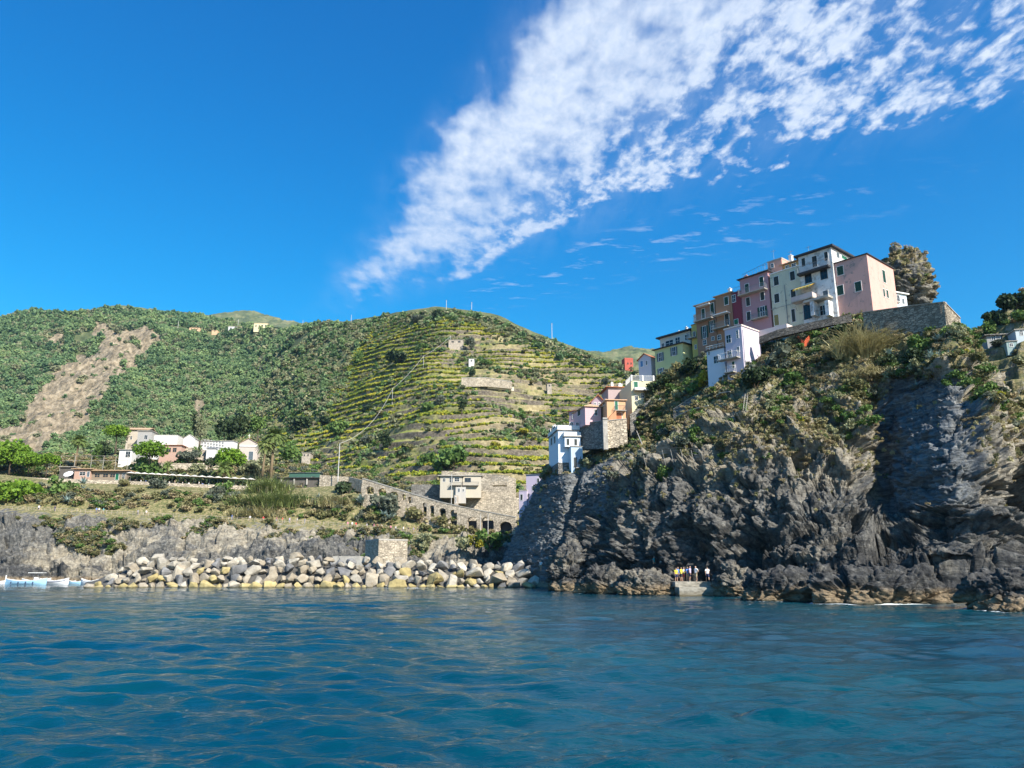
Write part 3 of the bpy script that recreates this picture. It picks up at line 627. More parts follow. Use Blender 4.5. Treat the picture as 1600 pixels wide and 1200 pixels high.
TPL = {}
def template(kind, variant, n, rx, rz, size, lm, seed, k=5, aspect=1.0, up=0):
    rng = np.random.default_rng(seed); bl = crown_blobs(rx, rz, rz*.75, k, rng)
    P_ = blob_pts(bl, n, rng, seed=seed); V, F = quads(P_, size, rng, aspect, up)
    return newmesh(f'{kind}_clump', V, F, LEAF[lm], link=False)
def tpl_coll(name, objs):
    c = bpy.data.collections.new(name)
    for o in objs: c.objects.link(o)
    return c
def scatter(name, pts, scl, coll, label=None):
    """one object of kind stuff: a point cloud that carries foliage clumps"""
    me = bpy.data.meshes.new(name); me.vertices.add(len(pts)); me.vertices.foreach_set('co', np.asarray(pts, np.float32).ravel())
    o = bpy.data.objects.new(name, me); COL.objects.link(o); setattr_f(o, 'size', scl)
    ng = bpy.data.node_groups.new(name, 'GeometryNodeTree')
    ng.interface.new_socket('Geometry', in_out='INPUT', socket_type='NodeSocketGeometry'); ng.interface.new_socket('Geometry', in_out='OUTPUT', socket_type='NodeSocketGeometry')
    t = NT(ng); gi = t.node('NodeGroupInput'); go = t.node('NodeGroupOutput')
    ci = t.node('GeometryNodeCollectionInfo'); ci.inputs['Collection'].default_value = coll
    ci.inputs['Separate Children'].default_value = True; ci.inputs['Reset Children'].default_value = True
    na = t.node('GeometryNodeInputNamedAttribute', data_type='FLOAT'); na.inputs['Name'].default_value = 'size'
    ri = t.node('FunctionNodeRandomValue', data_type='INT'); ri.inputs['Min'].default_value = 0; ri.inputs['Max'].default_value = len(coll.objects)-1
    rr = t.node('FunctionNodeRandomValue', data_type='FLOAT_VECTOR'); rr.inputs['Min'].default_value = (-.15, -.15, 0); rr.inputs['Max'].default_value = (.15, .15, 6.28)
    ip = t.node('GeometryNodeInstanceOnPoints'); ip.inputs['Pick Instance'].default_value = True
    t.l.new(gi.outputs[0], ip.inputs['Points']); t.l.new(ci.outputs[0], ip.inputs['Instance'])
    iout = [q for q in ri.outputs if q.enabled][0]; vout = [q for q in rr.outputs if q.enabled][0]; aout = [q for q in na.outputs if q.enabled][0]
    t.l.new(iout, ip.inputs['Instance Index']); t.l.new(vout, ip.inputs['Rotation']); t.l.new(aout, ip.inputs['Scale'])
    t.l.new(ip.outputs[0], go.inputs[0])
    md = o.modifiers.new('foliage', 'NODES'); md.node_group = ng
    return tag(o, kind='stuff')
def pick(S, wgt, n, seed):
    rng = np.random.default_rng(seed); w_ = (S.area*wgt).ravel(); w_[~np.isfinite(w_)] = 0; c = np.cumsum(w_)
    i = np.searchsorted(c, rng.uniform(0, c[-1], n)); i = np.clip(i, 0, len(w_)-1)
    P_ = S.P.reshape(-1, 3)[i]+rng.normal(size=(n, 3))*np.array([.4, .4, 0]); return P_, i, rng
VIS = lambda S, lo=-120, hi=1720: ((S.px > lo) & (S.px < hi)).astype(float)

crowns = tpl_coll('woodland_crowns', [template('crown', i, 230, 1, .95, .17, 'forest', 100+i, 6) for i in range(4)]+[template('crown', i, 200, 1, .8, .16, 'olive', 110+i, 6) for i in range(2)])
bushes = tpl_coll('hill_bushes', [template('bush', i, 150, 1, .7, .17, ['forest', 'olive', 'green', 'scrub'][i], 120+i, 5) for i in range(4)])
vines = tpl_coll('vine_rows', [template('vine', i, 70, 1, .6, .24, 'vine', 130+i, 4) for i in range(3)]+[template('vine', 5, 60, 1, .6, .24, 'green', 138, 4)])
scrubs = tpl_coll('scrub_clumps', [template('scrub', i, 220, 1, .6, .115, k, 140+i, 5) for i, k in enumerate(['scrub', 'scrub', 'green', 'dry', 'grey', 'scrub'])])
tufts = tpl_coll('grass_tufts', [template('tuft', i, 90, 1, .55, .07, k, 150+i, 3, 3.5, 1.5) for i, k in enumerate(['dry', 'straw', 'scrub'])])

crest = inpoly(H.px, H.py, terr_poly)*(H.attrs['terr'] < .5)
f_ = fbm(H.P/60, 4, 71); hid = (H.rowid[:, None] < 4.9)
P_, i, rng = pick(H, (1-H.attrs['terr'])*(1-.982*H.attrs['scar'])*VIS(H, -60, 1120)*(.35+sstep(f_, .4, .6))*hid*(1-.9*crest), 56000, 1)
sel_ = fbm(P_/55, 4, 77) < .68; P_ = P_[sel_]
far = np.clip(P_[:, 1]/700, .75, 1.5)
scatter('woodland', P_+np.array([0, 0, -.8]), (.85+rng.uniform(0, 1, len(P_))**3.2*3.9)*far, crowns)
fv = fbm(H.P/25, 4, 72)
bush_w = H.attrs['terr']*VIS(H, 330, 1120)*(.10+2.2*sstep(fv, .52, .68)+1.6*sstep(H.py, 540, 500)*sstep(fv, .4, .6)+.6*sstep(H.px, 560, 440))*hid
P_, i, rng = pick(H, bush_w, 7500, 2)
Pc, ic, rc = pick(H, crest*1.0*VIS(H, 330, 1120)*hid, 3200, 21)
scatter('hill_heath', Pc+np.array([0, 0, -.5]), rc.uniform(1.2, 3.2, len(Pc)), tpl_coll('heath', [template('heath', i, 150, 1, .6, .17, k, 160+i, 5) for i, k in enumerate(['scrub', 'olive', 'forest', 'green', 'olive'])]))
scatter('hill_shrubs', P_+np.array([0, 0, -.3]), rng.uniform(.7, 1.9, len(P_))*rng.choice([1, 1, 1.35], len(P_)), bushes)
lum = fbm(H.P*np.array([1, 1, .6])/32, 3, 73); side = sstep(H.px+(H.py-600)*.8, 760, 600)*sstep(H.py, 745, 690)
vw = H.attrs['terr']*(1-H.attrs['wall'])*(1-sstep(np.abs(H.N[..., 2]), .0, .35)*0)*VIS(H, 330, 1120)*(sstep(lum, .38, .54)*(.4+1.3*side))*hid
P_, i, rng = pick(H, vw, 52000, 3)
scatter('vines', P_+np.array([0, 0, .1]), rng.uniform(.55, 1.15, len(P_)), vines)
dw = (D.attrs['veg'] > .7)*VIS(D)*sstep(fbm(D.P/7, 3, 74), .24, .5)
dw = dw*(1-((D.rowid[:, None] > 6.25) & (D.rowid[:, None] < 8.15)))*(D.rowid[:, None] > 5.3)
P_, i, rng = pick(D, dw, 15000, 4)
scatter('scrub', P_+np.array([0, 0, -.15]), .5+1.5*rng.uniform(0, 1, len(P_))**2, scrubs)
dw = (D.attrs['veg'] > .3)*(D.rowid[:, None] < 3.3)*VIS(D)*sstep(fbm(D.P/6, 3, 79), .38, .55)
P_, i, rng = pick(D, dw, 4200, 14)
scatter('hanging_scrub', P_, .35+1.0*rng.uniform(0, 1, len(P_))**2, scrubs)
ez = E.P[..., 2]; en = fbm(E.P/6, 3, 75); EV = VIS(E, 760, 1700)
ew = E.attrs['veg']*sstep(en, .48, .62)*EV*sstep(E.attrs['veg'], .2, .45)*(E.rowid[:, None] < 11)
P_, i, rng = pick(E, ew, 3800, 5)
scatter('cliff_scrub', P_+np.array([0, 0, -.1]), (.2+.75*rng.uniform(0, 1, len(P_))**1.6), scrubs)
gw = sstep(ez, 15, 22)*EV*sstep(fbm(E.P/5, 3, 78), .52, .66)*(1-.9*E.attrs['slate'])*(E.rowid[:, None] < 11)
P_, i, rng = pick(E, gw, 1100, 15)
scatter('green_cliff_shrubs', P_+np.array([0, 0, -.1]), (.3+.9*rng.uniform(0, 1, len(P_))**1.8), tpl_coll('green_shrubs', [template('shrub', i, 220, 1, .7, .11, k, 170+i, 5) for i, k in enumerate(['green', 'olive', 'grey', 'green', 'scrub'])]))
ew2 = (E.attrs['veg']+.12*sstep(ez, 8, 16))*EV*sstep(fbm(E.P/3, 3, 76), .4, .62)*(1-.9*E.attrs['slate'])*(E.rowid[:, None] < 11)
P_, i, rng = pick(E, ew2, 11000, 6)
scatter('dry_grass', P_, rng.uniform(.18, .5, len(P_)), tufts)

# ---- single plants
PLN = [0]
def trunk_mb(h, r, rng, lean=.1, limbs=4, crown_r=1.0, z0=-.6):
    m_ = MB(); lx, ly = rng.uniform(-lean, lean, 2)*h
    pts = [(lx*f*f, ly*f*f, z0+(h-z0)*f) for f in (0, .3, .65, 1)]; m_.tube(pts, [r, r*.8, r*.62, r*.4], 7)
    for k in range(limbs):
        a_ = rng.uniform(0, 6.28)+k*6.28/limbs; f = rng.uniform(.5, .9); b_ = Vector((lx*f*f, ly*f*f, h*f))
        e = b_+Vector((cos(a_)*crown_r*.6, sin(a_)*crown_r*.6, h*.28)); m_.tube([b_, (b_+e)/2+Vector((0, 0, -.05*h)), e], [r*.4, r*.28, r*.12], 5)
    return m_
def tree(loc, h, cr, crz, lm, label, cat='tree', name='tree', n=900, size=None, group=None, k=9, trunk=.45, lean=.08, seed=None):
    PLN[0] += 1; rng = np.random.default_rng(seed or 500+PLN[0]); root = empty(name, loc, rng.uniform(0, 6)); tag(root, label, cat, group)
    trunk_mb(h*trunk+crz*.4, max(.06, h*.028), rng, lean, 4, cr).build('trunk', BARK, root, True)
    bl = crown_blobs(cr, crz, h-crz*.95, k, rng); P_ = blob_pts(bl, n, rng, seed=PLN[0]); V, F = quads(P_, size or cr*.085, rng)
    newmesh('crown', V, F, LEAF[lm], root); return root
def bush(loc, r, rz_, lm, label, cat='bush', name='bush', n=500, size=None, group=None, k=6, aspect=1.0, stems=True):
    PLN[0] += 1; rng = np.random.default_rng(700+PLN[0]); root = empty(name, loc, rng.uniform(0, 6)); tag(root, label, cat, group)
    bl = crown_blobs(r, rz_, rz_*.6, k, rng); P_ = blob_pts(bl, n, rng, fill=.15, seed=PLN[0]); V, F = quads(P_, size or r*.085, rng, aspect)
    newmesh('foliage', V, F, LEAF[lm], root)
    m_ = MB()
    for q in range(6):
        a_ = q*1.05+rng.uniform(0, 1); m_.tube([(0, 0, -.4), (cos(a_)*r*.3, sin(a_)*r*.3, rz_*.5), (cos(a_)*r*.55, sin(a_)*r*.55, rz_*.95)], [r*.03, r*.02, r*.01], 4)
    m_.build('stems', BARK, root); return root
def blades(n, L, w, rng, spread, base_r, droop, segs=3, zs=1.0, lmin=.6):
    """arching tapered blades from a common base"""
    V = []; F = []
    for i in range(n):
        a_ = rng.uniform(0, 6.283); t_ = spread*rng.uniform(.05, 1)**.7; l_ = L*rng.uniform(lmin, 1); b = len(V)
        bx, by = base_r*math.sqrt(rng.uniform())*cos(a_+1), base_r*math.sqrt(rng.uniform())*sin(a_+1); sx, sy = -sin(a_)*w, cos(a_)*w
        for s_ in range(segs+1):
            f = s_/segs; ang = t_+droop*f*f; rr = l_*f*sin(min(t_+droop*f*.5, 2.6)); zz_ = l_*f*cos(min(t_+droop*f*.55, 2.6))*zs
            ww = (1-f)**.7 if s_ < segs else 0.02
            V.append((bx+rr*cos(a_)-sx*ww, by+rr*sin(a_)-sy*ww, zz_)); V.append((bx+rr*cos(a_)+sx*ww, by+rr*sin(a_)+sy*ww, zz_))
        for s_ in range(segs): F.append((b+2*s_, b+2*s_+1, b+2*s_+3, b+2*s_+2))
    return np.array(V), np.array(F)
def agave(loc, r, label, group=None, heads=1):
    PLN[0] += 1; rng = np.random.default_rng(900+PLN[0]); root = empty('agave', loc); tag(root, label, 'agave', group)
    Vs, Fs, b = [], [], 0
    for h_ in range(heads):
        V, F = blades(34, r*1.25, r*.13, rng, 1.45, .05*r, .45, 3); off = np.array([rng.uniform(-.8, .8)*r, rng.uniform(-.5, .5)*r, rng.uniform(-.5, .5)*r])*(heads > 1)
        Vs.append(V*rng.uniform(.7, 1)+off); Fs.append(F+b); b += len(V)
    newmesh('leaves', np.concatenate(Vs), np.concatenate(Fs), LEAF['agave'], root)
    MB().tube([(0, 0, -.5*r), (0, 0, .1*r)], r*.12, 6).build('stem', BARK, root); return root
def reeds(loc, wx, h, lm, label, n=500, group=None, droop=1.1, name='reed_clump', yw=.5):
    PLN[0] += 1; rng = np.random.default_rng(1100+PLN[0]); root = empty(name, loc); tag(root, label, 'reeds', group); Vs, Fs, b = [], [], 0
    for q in range(n//12):
        V, F = blades(12, h*rng.uniform(.55, 1), h*.014, rng, .5, wx*.07, droop, 3); V = V+np.array([rng.normal()*wx*.3, rng.normal()*wx*.3*yw, rng.uniform(-.15, .1)*h]); Vs.append(V); Fs.append(F+b); b += len(V)
    newmesh('leaves', np.concatenate(Vs), np.concatenate(Fs), LEAF[lm], root)
    m_ = MB()
    for q in range(14):
        x = rng.normal()*wx*.25; y = rng.normal()*wx*.25*yw; m_.tube([(x, y, -.4), (x+.1, y, h*.35), (x+rng.uniform(-.5, .5), y, h*.7)], [.04, .03, .015], 4)
    m_.build('canes', plain('cane', (.30, .27, .14)), root); return root
def palm(loc, h, r, label, lean=.04, dead=True, n=80, group=None):
    PLN[0] += 1; rng = np.random.default_rng(1300+PLN[0]); root = empty('palm_tree', loc); tag(root, label, 'palm', group)
    tr = MB().tube([(0, 0, -.5), (lean*h*.3, 0, h*.4), (lean*h*.7, 0, h*.75), (lean*h, 0, h)], [r*.16, r*.11, r*.1, r*.14], 8); tr.build('trunk', PALMBARK, root, True)
    V, F = [], []
    for i in range(n):
        a_ = i*2.4+rng.uniform(-.2, .2); t0 = rng.uniform(.15, 1.9) if i > 6 else rng.uniform(0, .4); L = r*rng.uniform(.8, 1.1); prev = None
        for s_ in range(9):
            f = s_/8; ang = t0+.9*f*f; rad = L*f*sin(min(t0+.45*f, 2.7)); zz_ = L*f*cos(t0+.6*f*f); c = Vector((cos(a_)*rad, sin(a_)*rad, zz_))
            if prev is not None:
                side_ = Vector((-sin(a_), cos(a_), 0)); lw = r*.26*(1-.75*abs(f-.35))
                for sg in (-1, 1):
                    for q_ in (0, .5):
                        p0 = prev.lerp(c, q_); p1 = prev.lerp(c, q_+.42); e = p0+side_*sg*lw+Vector((0, 0, -lw*.45))+(c-prev)*.5; b = len(V)
                        V += [p0, p1, e+(p1-p0)*.3, e]; F.append((b, b+1, b+2, b+3))
            prev = c
    V = np.array([tuple(v) for v in V])+np.array([lean*h, 0, h]); newmesh('fronds', V, np.array(F), LEAF['palm'], root)
    if dead:
        V, F = blades(60, r*.5, r*.05, rng, 1.0, r*.08, .5, 2); V = V*np.array([1, 1, -1])+np.array([lean*h, 0, h]); newmesh('dead_fronds', V, F, LEAF['dry'], root)
    return root
def umbrella_pine(loc, h, r, label, group=None, flat=.38, n=1500, lean=.1):
    PLN[0] += 1; rng = np.random.default_rng(1500+PLN[0]); root = empty('pine_tree', loc); tag(root, label, 'pine tree', group)
    trunk_mb(h*.72, h*.03, rng, lean, 6, r*1.1).build('trunk', BARK, root, True)
    bl = []
    for i in range(16):
        a_ = i*2.4; d_ = r*.78*math.sqrt((i+.5)/16); q = r*.40*rng.uniform(.8, 1.2); bl.append(((d_*cos(a_), d_*sin(a_), h-r*flat*.9-(d_/r)**2*r*flat*.85), (q, q, q*(.55+.7*flat))))
    P_ = blob_pts(bl, n, rng, fill=.4, seed=PLN[0]); V, F = quads(P_, r*.05, rng); newmesh('crown', V, F, LEAF['pine'], root); return root
# ---------------------------------------------------------------- houses
GLASS = mat('dark_glass', lambda t, bs: (t.put(bs.inputs['Base Color'], (.012, .016, .02)), t.put(bs.inputs['Roughness'], .12), t.put(bs.inputs['Specular IOR Level'], .5)))
def shutmat(name, c): return plain(name, c, .55, var=.2, scale=.9)
SHUT = shutmat('shutter_green', (.02, .065, .045)); SHUTD = shutmat('shutter_dark', (.035, .045, .045)); SHUTG = shutmat('shutter_grey', (.12, .15, .17)); SHUTB = shutmat('shutter_blue', (.10, .25, .50))
SHUTL = shutmat('shutter_bright_green', (.02, .14, .08))
WHITE = plain('white_trim', (.72, .72, .70), .6, var=.06); DARKR = plain('dark_slate', (.045, .045, .05), .7, var=.25, scale=2); TERRA = plain('terracotta', (.36, .15, .075), .8, var=.3, scale=3)
TERRL = plain('pale_tile', (.46, .32, .20), .8, var=.25, scale=3); CONC = plain('concrete', (.36, .34, .30), .85, var=.25, scale=.8, bmp=.03); METAL = plain('grey_metal', (.22, .23, .24), .4, .6)
STONE_C = plain('worn_render', (.38, .33, .27), .9, var=.35, scale=1.2, bmp=.05)
def stonewall(name, cs, sc_=1.0):
    def fn(t, bs):
        g = t.node('ShaderNodeNewGeometry').outputs['Position']
        v = t.node('ShaderNodeTexVoronoi', {'Vector': t.node('ShaderNodeMapping', {'Vector': g, 'Scale': (1.6*sc_, 1.6*sc_, 3.4*sc_)}), 'Scale': 1.0})
        vd = t.node('ShaderNodeTexVoronoi', {'Vector': t.node('ShaderNodeMapping', {'Vector': g, 'Scale': (1.6*sc_, 1.6*sc_, 3.4*sc_)}), 'Scale': 1.0}, feature='DISTANCE_TO_EDGE')
        rv = t.sep(v.outputs['Color'])[0]; n = t.noise(g, .5, 6, .65)
        c = t.ramp(t.m('ADD', t.m('MULTIPLY', rv, .6), t.m('MULTIPLY', t.mr(n, .3, .7), .4)), [(0, tuple(x*.45 for x in cs)), (.5, cs), (1, tuple(min(1, x*1.7) for x in cs))])
        e = t.mr(vd.outputs['Distance'], 0, .09)
        t.put(bs.inputs['Base Color'], t.mix(e, tuple(x*.35 for x in cs), c)); bs.inputs['Roughness'].default_value = .9
        bump(t, bs, t.m('ADD', e, t.m('MULTIPLY', t.noise(g, 5, 4, .6), .4)), .08)
    return mat(name, fn)
STONE = stonewall('grey_stone', (.21, .20, .18)); STONEW = stonewall('warm_stone', (.47, .405, .31))
HN = 0
class House:
    def __init__(s, name, label, px1, pyt, Y1, rz, px0, pyb, depth, wmat, cat='house', deep=3.0, part='wall', group=None, bevel=True):
        s.rz = radians(rz); s.dR = np.array([cos(s.rz), sin(s.rz), 0]); s.nI = np.array([-sin(s.rz), cos(s.rz), 0])
        C_ = UP(px1, pyt, Y1); k0 = (px0-800)/FPX; zc = C_[2]-CAMZ
        s.w = float((C_[0]-k0*(CP*C_[1]+SP*zc))/(s.dR[0]-k0*CP*s.dR[1])); zb = float(UP(px1, pyb, Y1)[2])
        s.h = float(C_[2]-zb); s.d = depth; s.O = C_-s.w*s.dR; s.O[2] = zb
        s.root = empty(name, s.O, s.rz); tag(s.root, label, cat, group); s.wmat = wmat
        s.wall = MB().box(0, s.w, 0, depth, -deep, s.h).build(part, wmat, s.root)
    def _hit(s, px, py, pt, nrm):
        d_ = UP(px, py, 100.0)-np.array([0, 0, CAMZ]); c = np.array([0, 0, CAMZ]); t_ = ((pt-c)@nrm)/(d_@nrm); q = c+d_*t_-s.O
        return float(q@s.dR), float(q@s.nI), float(q[2])
    def hit(s, face, px, py, off=0.0):
        if face == 'f': x, y, z = s._hit(px, py, s.O-s.nI*off, s.nI); return x, z
        if face == 'r': x, y, z = s._hit(px, py, s.O+s.dR*(s.w+off), s.dR); return y, z
        x, y, z = s._hit(px, py, s.O-s.dR*off, s.dR); return y, z
    def T(s, face):
        if face == 'f': return lambda a_, o, z: (a_, -o, z)
        if face == 'r': return lambda a_, o, z: (s.w+o, a_, z)
        return lambda a_, o, z: (-o, a_, z)
    def fbox(s, m_, face, a0, a1, o0, o1, z0, z1, mi=0):
        f = s.T(face); p = [f(a0, o0, z0), f(a1, o1, z1)]; x = sorted((p[0][0], p[1][0])); y = sorted((p[0][1], p[1][1])); m_.box(x[0], x[1], y[0], y[1], z0, z1, mi)
    def rect(s, face, px, py, w_, h_):
        c = s.hit(face, px, py); a0 = s.hit(face, px-w_/2, py)[0]; a1 = s.hit(face, px+w_/2, py)[0]; z0 = s.hit(face, px, py+h_/2)[1]; z1 = s.hit(face, px, py-h_/2)[1]
        a0, a1 = sorted((a0, a1)); return a0, a1, z0, z1
    def win(s, face, px, py, w_, h_, kind='dark', sm=None, fm=None, name='window'):
        """kind: dark | closed | open | door ; a surround with pane (and shutters) as its pieces"""
        a0, a1, z0, z1 = s.rect(face, px, py, w_, h_); sm = sm or SHUTD; fm = fm or WHITE; m_ = MB(); g = .07
        for q in ((a0-g, a1+g, z1, z1+g), (a0-g, a0, z0, z1), (a1, a1+g, z0, z1), (a0-g*1.4, a1+g*1.4, z0-g*1.2, z0)): s.fbox(m_, face, q[0], q[1], -.02, .06, q[2], q[3])
        wn = m_.build(name, fm, s.root)
        if kind in ('closed', 'door'):
            m_ = MB(); mid = (a0+a1)/2; gap = .015
            for b0, b1 in ((a0, mid-gap), (mid+gap, a1)) if a1-a0 > .75 else ((a0, a1),):
                fr = .05; s.fbox(m_, face, b0, b1, -.02, .012, z0, z1); n = max(4, int((z1-z0)/.16))
                s.fbox(m_, face, b0, b0+fr, .012, .045, z0, z1); s.fbox(m_, face, b1-fr, b1, .012, .045, z0, z1)
                for k in range(n): zz_ = z0+(z1-z0)*(k+.2)/n; s.fbox(m_, face, b0+fr, b1-fr, .012, .036, zz_, zz_+(z1-z0)/n*.6)
            m_.build('shutter' if kind == 'closed' else 'door_leaf', sm, wn)
        else:
            m_ = MB(); s.fbox(m_, face, a0, a1, -.02, .012, z0, z1); m_.build('pane', GLASS, wn)
            m_ = MB(); mid = (a0+a1)/2; s.fbox(m_, face, mid-.025, mid+.025, .012, .03, z0, z1); s.fbox(m_, face, a0, a1, .014, .03, (z0+z1)/2-.02, (z0+z1)/2+.02); m_.build('glazing_bar', fm, wn)
            if kind == 'open':
                ww = (a1-a0)/2
                for b0, b1 in ((a0-g-ww, a0-g), (a1+g, a1+g+ww)):
                    m_ = MB(); s.fbox(m_, face, b0, b1, .02, .05, z0, z1)
                    n = max(4, int((z1-z0)/.18))
                    for k in range(n): zz_ = z0+(z1-z0)*(k+.2)/n; s.fbox(m_, face, b0+.05, b1-.05, .05, .07, zz_, zz_+(z1-z0)/n*.55)
                    m_.build('shutter', sm, wn)
        return wn
    def slab_roof(s, m_, over=.35, th=.16, z=None, zf=0.0, name='roof', x0=0, x1=None, tilt=0.0):
        """thin overhanging slab, tilt = how much the back is higher"""
        z = s.h if z is None else z; x1 = s.w if x1 is None else x1; o = over; d_ = s.d
        p = [(x0-o, -o, z+.003), (x1+o, -o, z+.003), (x1+o, d_+o, z+.003+tilt), (x0-o, d_+o, z+.003+tilt)]
        return MB().hexa(p+[(a_, b_, c_+th) for a_, b_, c_ in p]).build(name, m_, s.root)
    def gable(s, m_, rise=1.2, over=.35, axis='x', th=.14, name='roof'):
        """ridge along local x (or y) ; fills the gable triangle with wall"""
        o = over; w_, d_, h = s.w, s.d, s.h; mb = MB()
        if axis == 'x':
            for y0, y1 in ((-o, d_/2), (d_+o, d_/2)):
                ze = h-rise*o/(d_/2); p = [(-o, y0, ze), (w_+o, y0, ze), (w_+o, y1, h+rise), (-o, y1, h+rise)]
                if y0 > y1: p = p[::-1]
                mb.hexa([(a_, b_, c_+.01) for a_, b_, c_ in p]+[(a_, b_, c_+th) for a_, b_, c_ in p])
            MB().add([(0, 0, h), (w_, 0, h), (w_, d_/2, h+rise), (0, d_/2, h+rise), (0, d_, h), (w_, d_, h)], [(0, 3, 4), (1, 5, 2), (0, 1, 2, 3), (3, 2, 5, 4)]).build('gable', s.wmat, s.root)
        else:
            for x0, x1 in ((-o, w_/2), (w_+o, w_/2)):
                ze = h-rise*o/(w_/2); p = [(x0, -o, ze), (x1, -o, h+rise), (x1, d_+o, h+rise), (x0, d_+o, ze)]
                if x0 > x1: p = p[::-1]
                mb.hexa([(a_, b_, c_+.01) for a_, b_, c_ in p]+[(a_, b_, c_+th) for a_, b_, c_ in p])
            MB().add([(0, 0, h), (w_, 0, h), (w_/2, 0, h+rise), (0, d_, h), (w_, d_, h), (w_/2, d_, h+rise)], [(0, 1, 2), (3, 5, 4), (0, 2, 5, 3), (1, 4, 5, 2)]).build('gable', s.wmat, s.root)
        return mb.build(name, m_, s.root)
    def hip(s, m_, rise=1.0, over=.35):
        o = over; w_, d_, h = s.w, s.d, s.h; q = min(w_, d_)/2
        if w_ >= d_: r0, r1 = (q, d_/2, h+rise), (w_-q, d_/2, h+rise)
        else: r0, r1 = (w_/2, q, h+rise), (w_/2, d_-q, h+rise)
        v = [(-o, -o, h), (w_+o, -o, h), (w_+o, d_+o, h), (-o, d_+o, h), r0, r1, (-o, -o, h+.1), (w_+o, -o, h+.1), (w_+o, d_+o, h+.1), (-o, d_+o, h+.1)]
        f = [(0, 3, 2, 1), (0, 1, 7, 6), (1, 2, 8, 7), (2, 3, 9, 8), (3, 0, 6, 9)]
        f += [(6, 7, 5, 4), (7, 8, 5), (8, 9, 4, 5), (9, 6, 4)] if w_ >= d_ else [(6, 7, 4), (7, 8, 5, 4), (8, 9, 5), (9, 6, 4, 5)]
        return MB().add(v, f).build('roof', m_, s.root)
    def parapet(s, m_, h=.5, th=.2, over=.05, x0=0, x1=None, name='parapet'):
        x1 = s.w if x1 is None else x1; mb = MB(); z = s.h+.003; o = over
        mb.box(x0-o, x1+o, -o, th, z, z+h); mb.box(x0-o, x1+o, s.d-th, s.d+o, z, z+h); mb.box(x0-o, x0+th, th, s.d-th, z, z+h); mb.box(x1-th, x1+o, th, s.d-th, z, z+h)
        return mb.build(name, m_, s.root)
    def rail(s, mb, p0, p1, h, step=.28, r=.022, mid=False):
        p0, p1 = Vector(p0), Vector(p1); n = max(1, int((p1-p0).length/step))
        for i in range(n+1):
            q = p0.lerp(p1, i/n); mb.tube([q, q+Vector((0, 0, h))], r, 4)
        mb.tube([p0+Vector((0, 0, h)), p1+Vector((0, 0, h))], r*1.5, 4)
        if mid: mb.tube([p0+Vector((0, 0, h*.5)), p1+Vector((0, 0, h*.5))], r*1.3, 4)
    def balcony(s, face, px0, px1, py, proj=1.0, h=1.0, solid=None, slabm=None, railm=None, th=.16, step=.22):
        a0 = s.hit(face, px0, py)[0]; a1 = s.hit(face, px1, py)[0]; a0, a1 = sorted((a0, a1)); z = s.hit(face, (px0+px1)/2, py)[1]
        m_ = MB(); s.fbox(m_, face, a0, a1, -.02, proj, z-th/2, z+th/2); b_ = m_.build('balcony', slabm or CONC, s.root); f = s.T(face); m_ = MB(); zt = z+th/2+.003
        if solid:
            s.fbox(m_, face, a0, a1, proj-.12, proj-.01, zt, zt+h); s.fbox(m_, face, a0, a0+.12, 0.01, proj-.12, zt, zt+h); s.fbox(m_, face, a1-.12, a1, 0.01, proj-.12, zt, zt+h); m_.build('parapet', solid, b_)
        else:
            e = proj-.06
            s.rail(m_, f(a0+.05, e, zt), f(a1-.05, e, zt), h, step); s.rail(m_, f(a0+.05, .05, zt), f(a0+.05, e, zt), h, step); s.rail(m_, f(a1-.05, .05, zt), f(a1-.05, e, zt), h, step); m_.build('railing', railm or METAL, b_)
        return b_
    def band(s, face, px0, px1, py, hpx, out_, m_, name='cornice'):
        a0 = s.hit(face, px0, py)[0]; a1 = s.hit(face, px1, py)[0]; a0, a1 = sorted((a0, a1)); c = (px0+px1)/2; z0 = s.hit(face, c, py+hpx/2)[1]; z1 = s.hit(face, c, py-hpx/2)[1]
        mb = MB(); s.fbox(mb, face, a0, a1, -.02, out_, z0, z1); return mb.build(name, m_, s.root)
    def chimney(s, x, y, w_=.6, h=1.2, m_=None, name='chimney', z=None):
        z = s.h if z is None else z; mb = MB(); mb.box(x-w_/2, x+w_/2, y-w_/2, y+w_/2, z-.5, z+h); mb.box(x-w_/2-.08, x+w_/2+.08, y-w_/2-.08, y+w_/2+.08, z+h+.003, z+h+.1)
        mb.tube([(x, y, z+h+.1), (x, y, z+h+.35)], w_*.25, 6); return mb.build(name, m_ or WHITE, s.root)
    def antenna(s, x, y, h=2.0, name='antenna', z=None):
        z = s.h if z is None else z; mb = MB(); mb.tube([(x, y, z-.1), (x, y, z+h)], .025, 4); mb.tube([(x-.5, y, z+h*.9), (x+.5, y, z+h*.9)], .018, 4)
        for k in range(5): mb.tube([(x-.4+.2*k, y-.25, z+h*.9), (x-.4+.2*k, y+.25, z+h*.9)], .012, 3)
        return mb.build(name, METAL, s.root)
    def downpipe(s, face, px, py0, py1):
        a0, z0 = s.hit(face, px, py1); a1, z1 = s.hit(face, px, py0); f = s.T(face); return MB().tube([f(a1, .07, z0), f(a1, .07, z1)], .05, 5).build('downpipe', METAL, s.root)
    def extra(s, name, m_, x0, x1, y0, y1, z0, z1, parent=None): return MB().box(x0, x1, y0, y1, z0, z1).build(name, m_, parent or s.root)

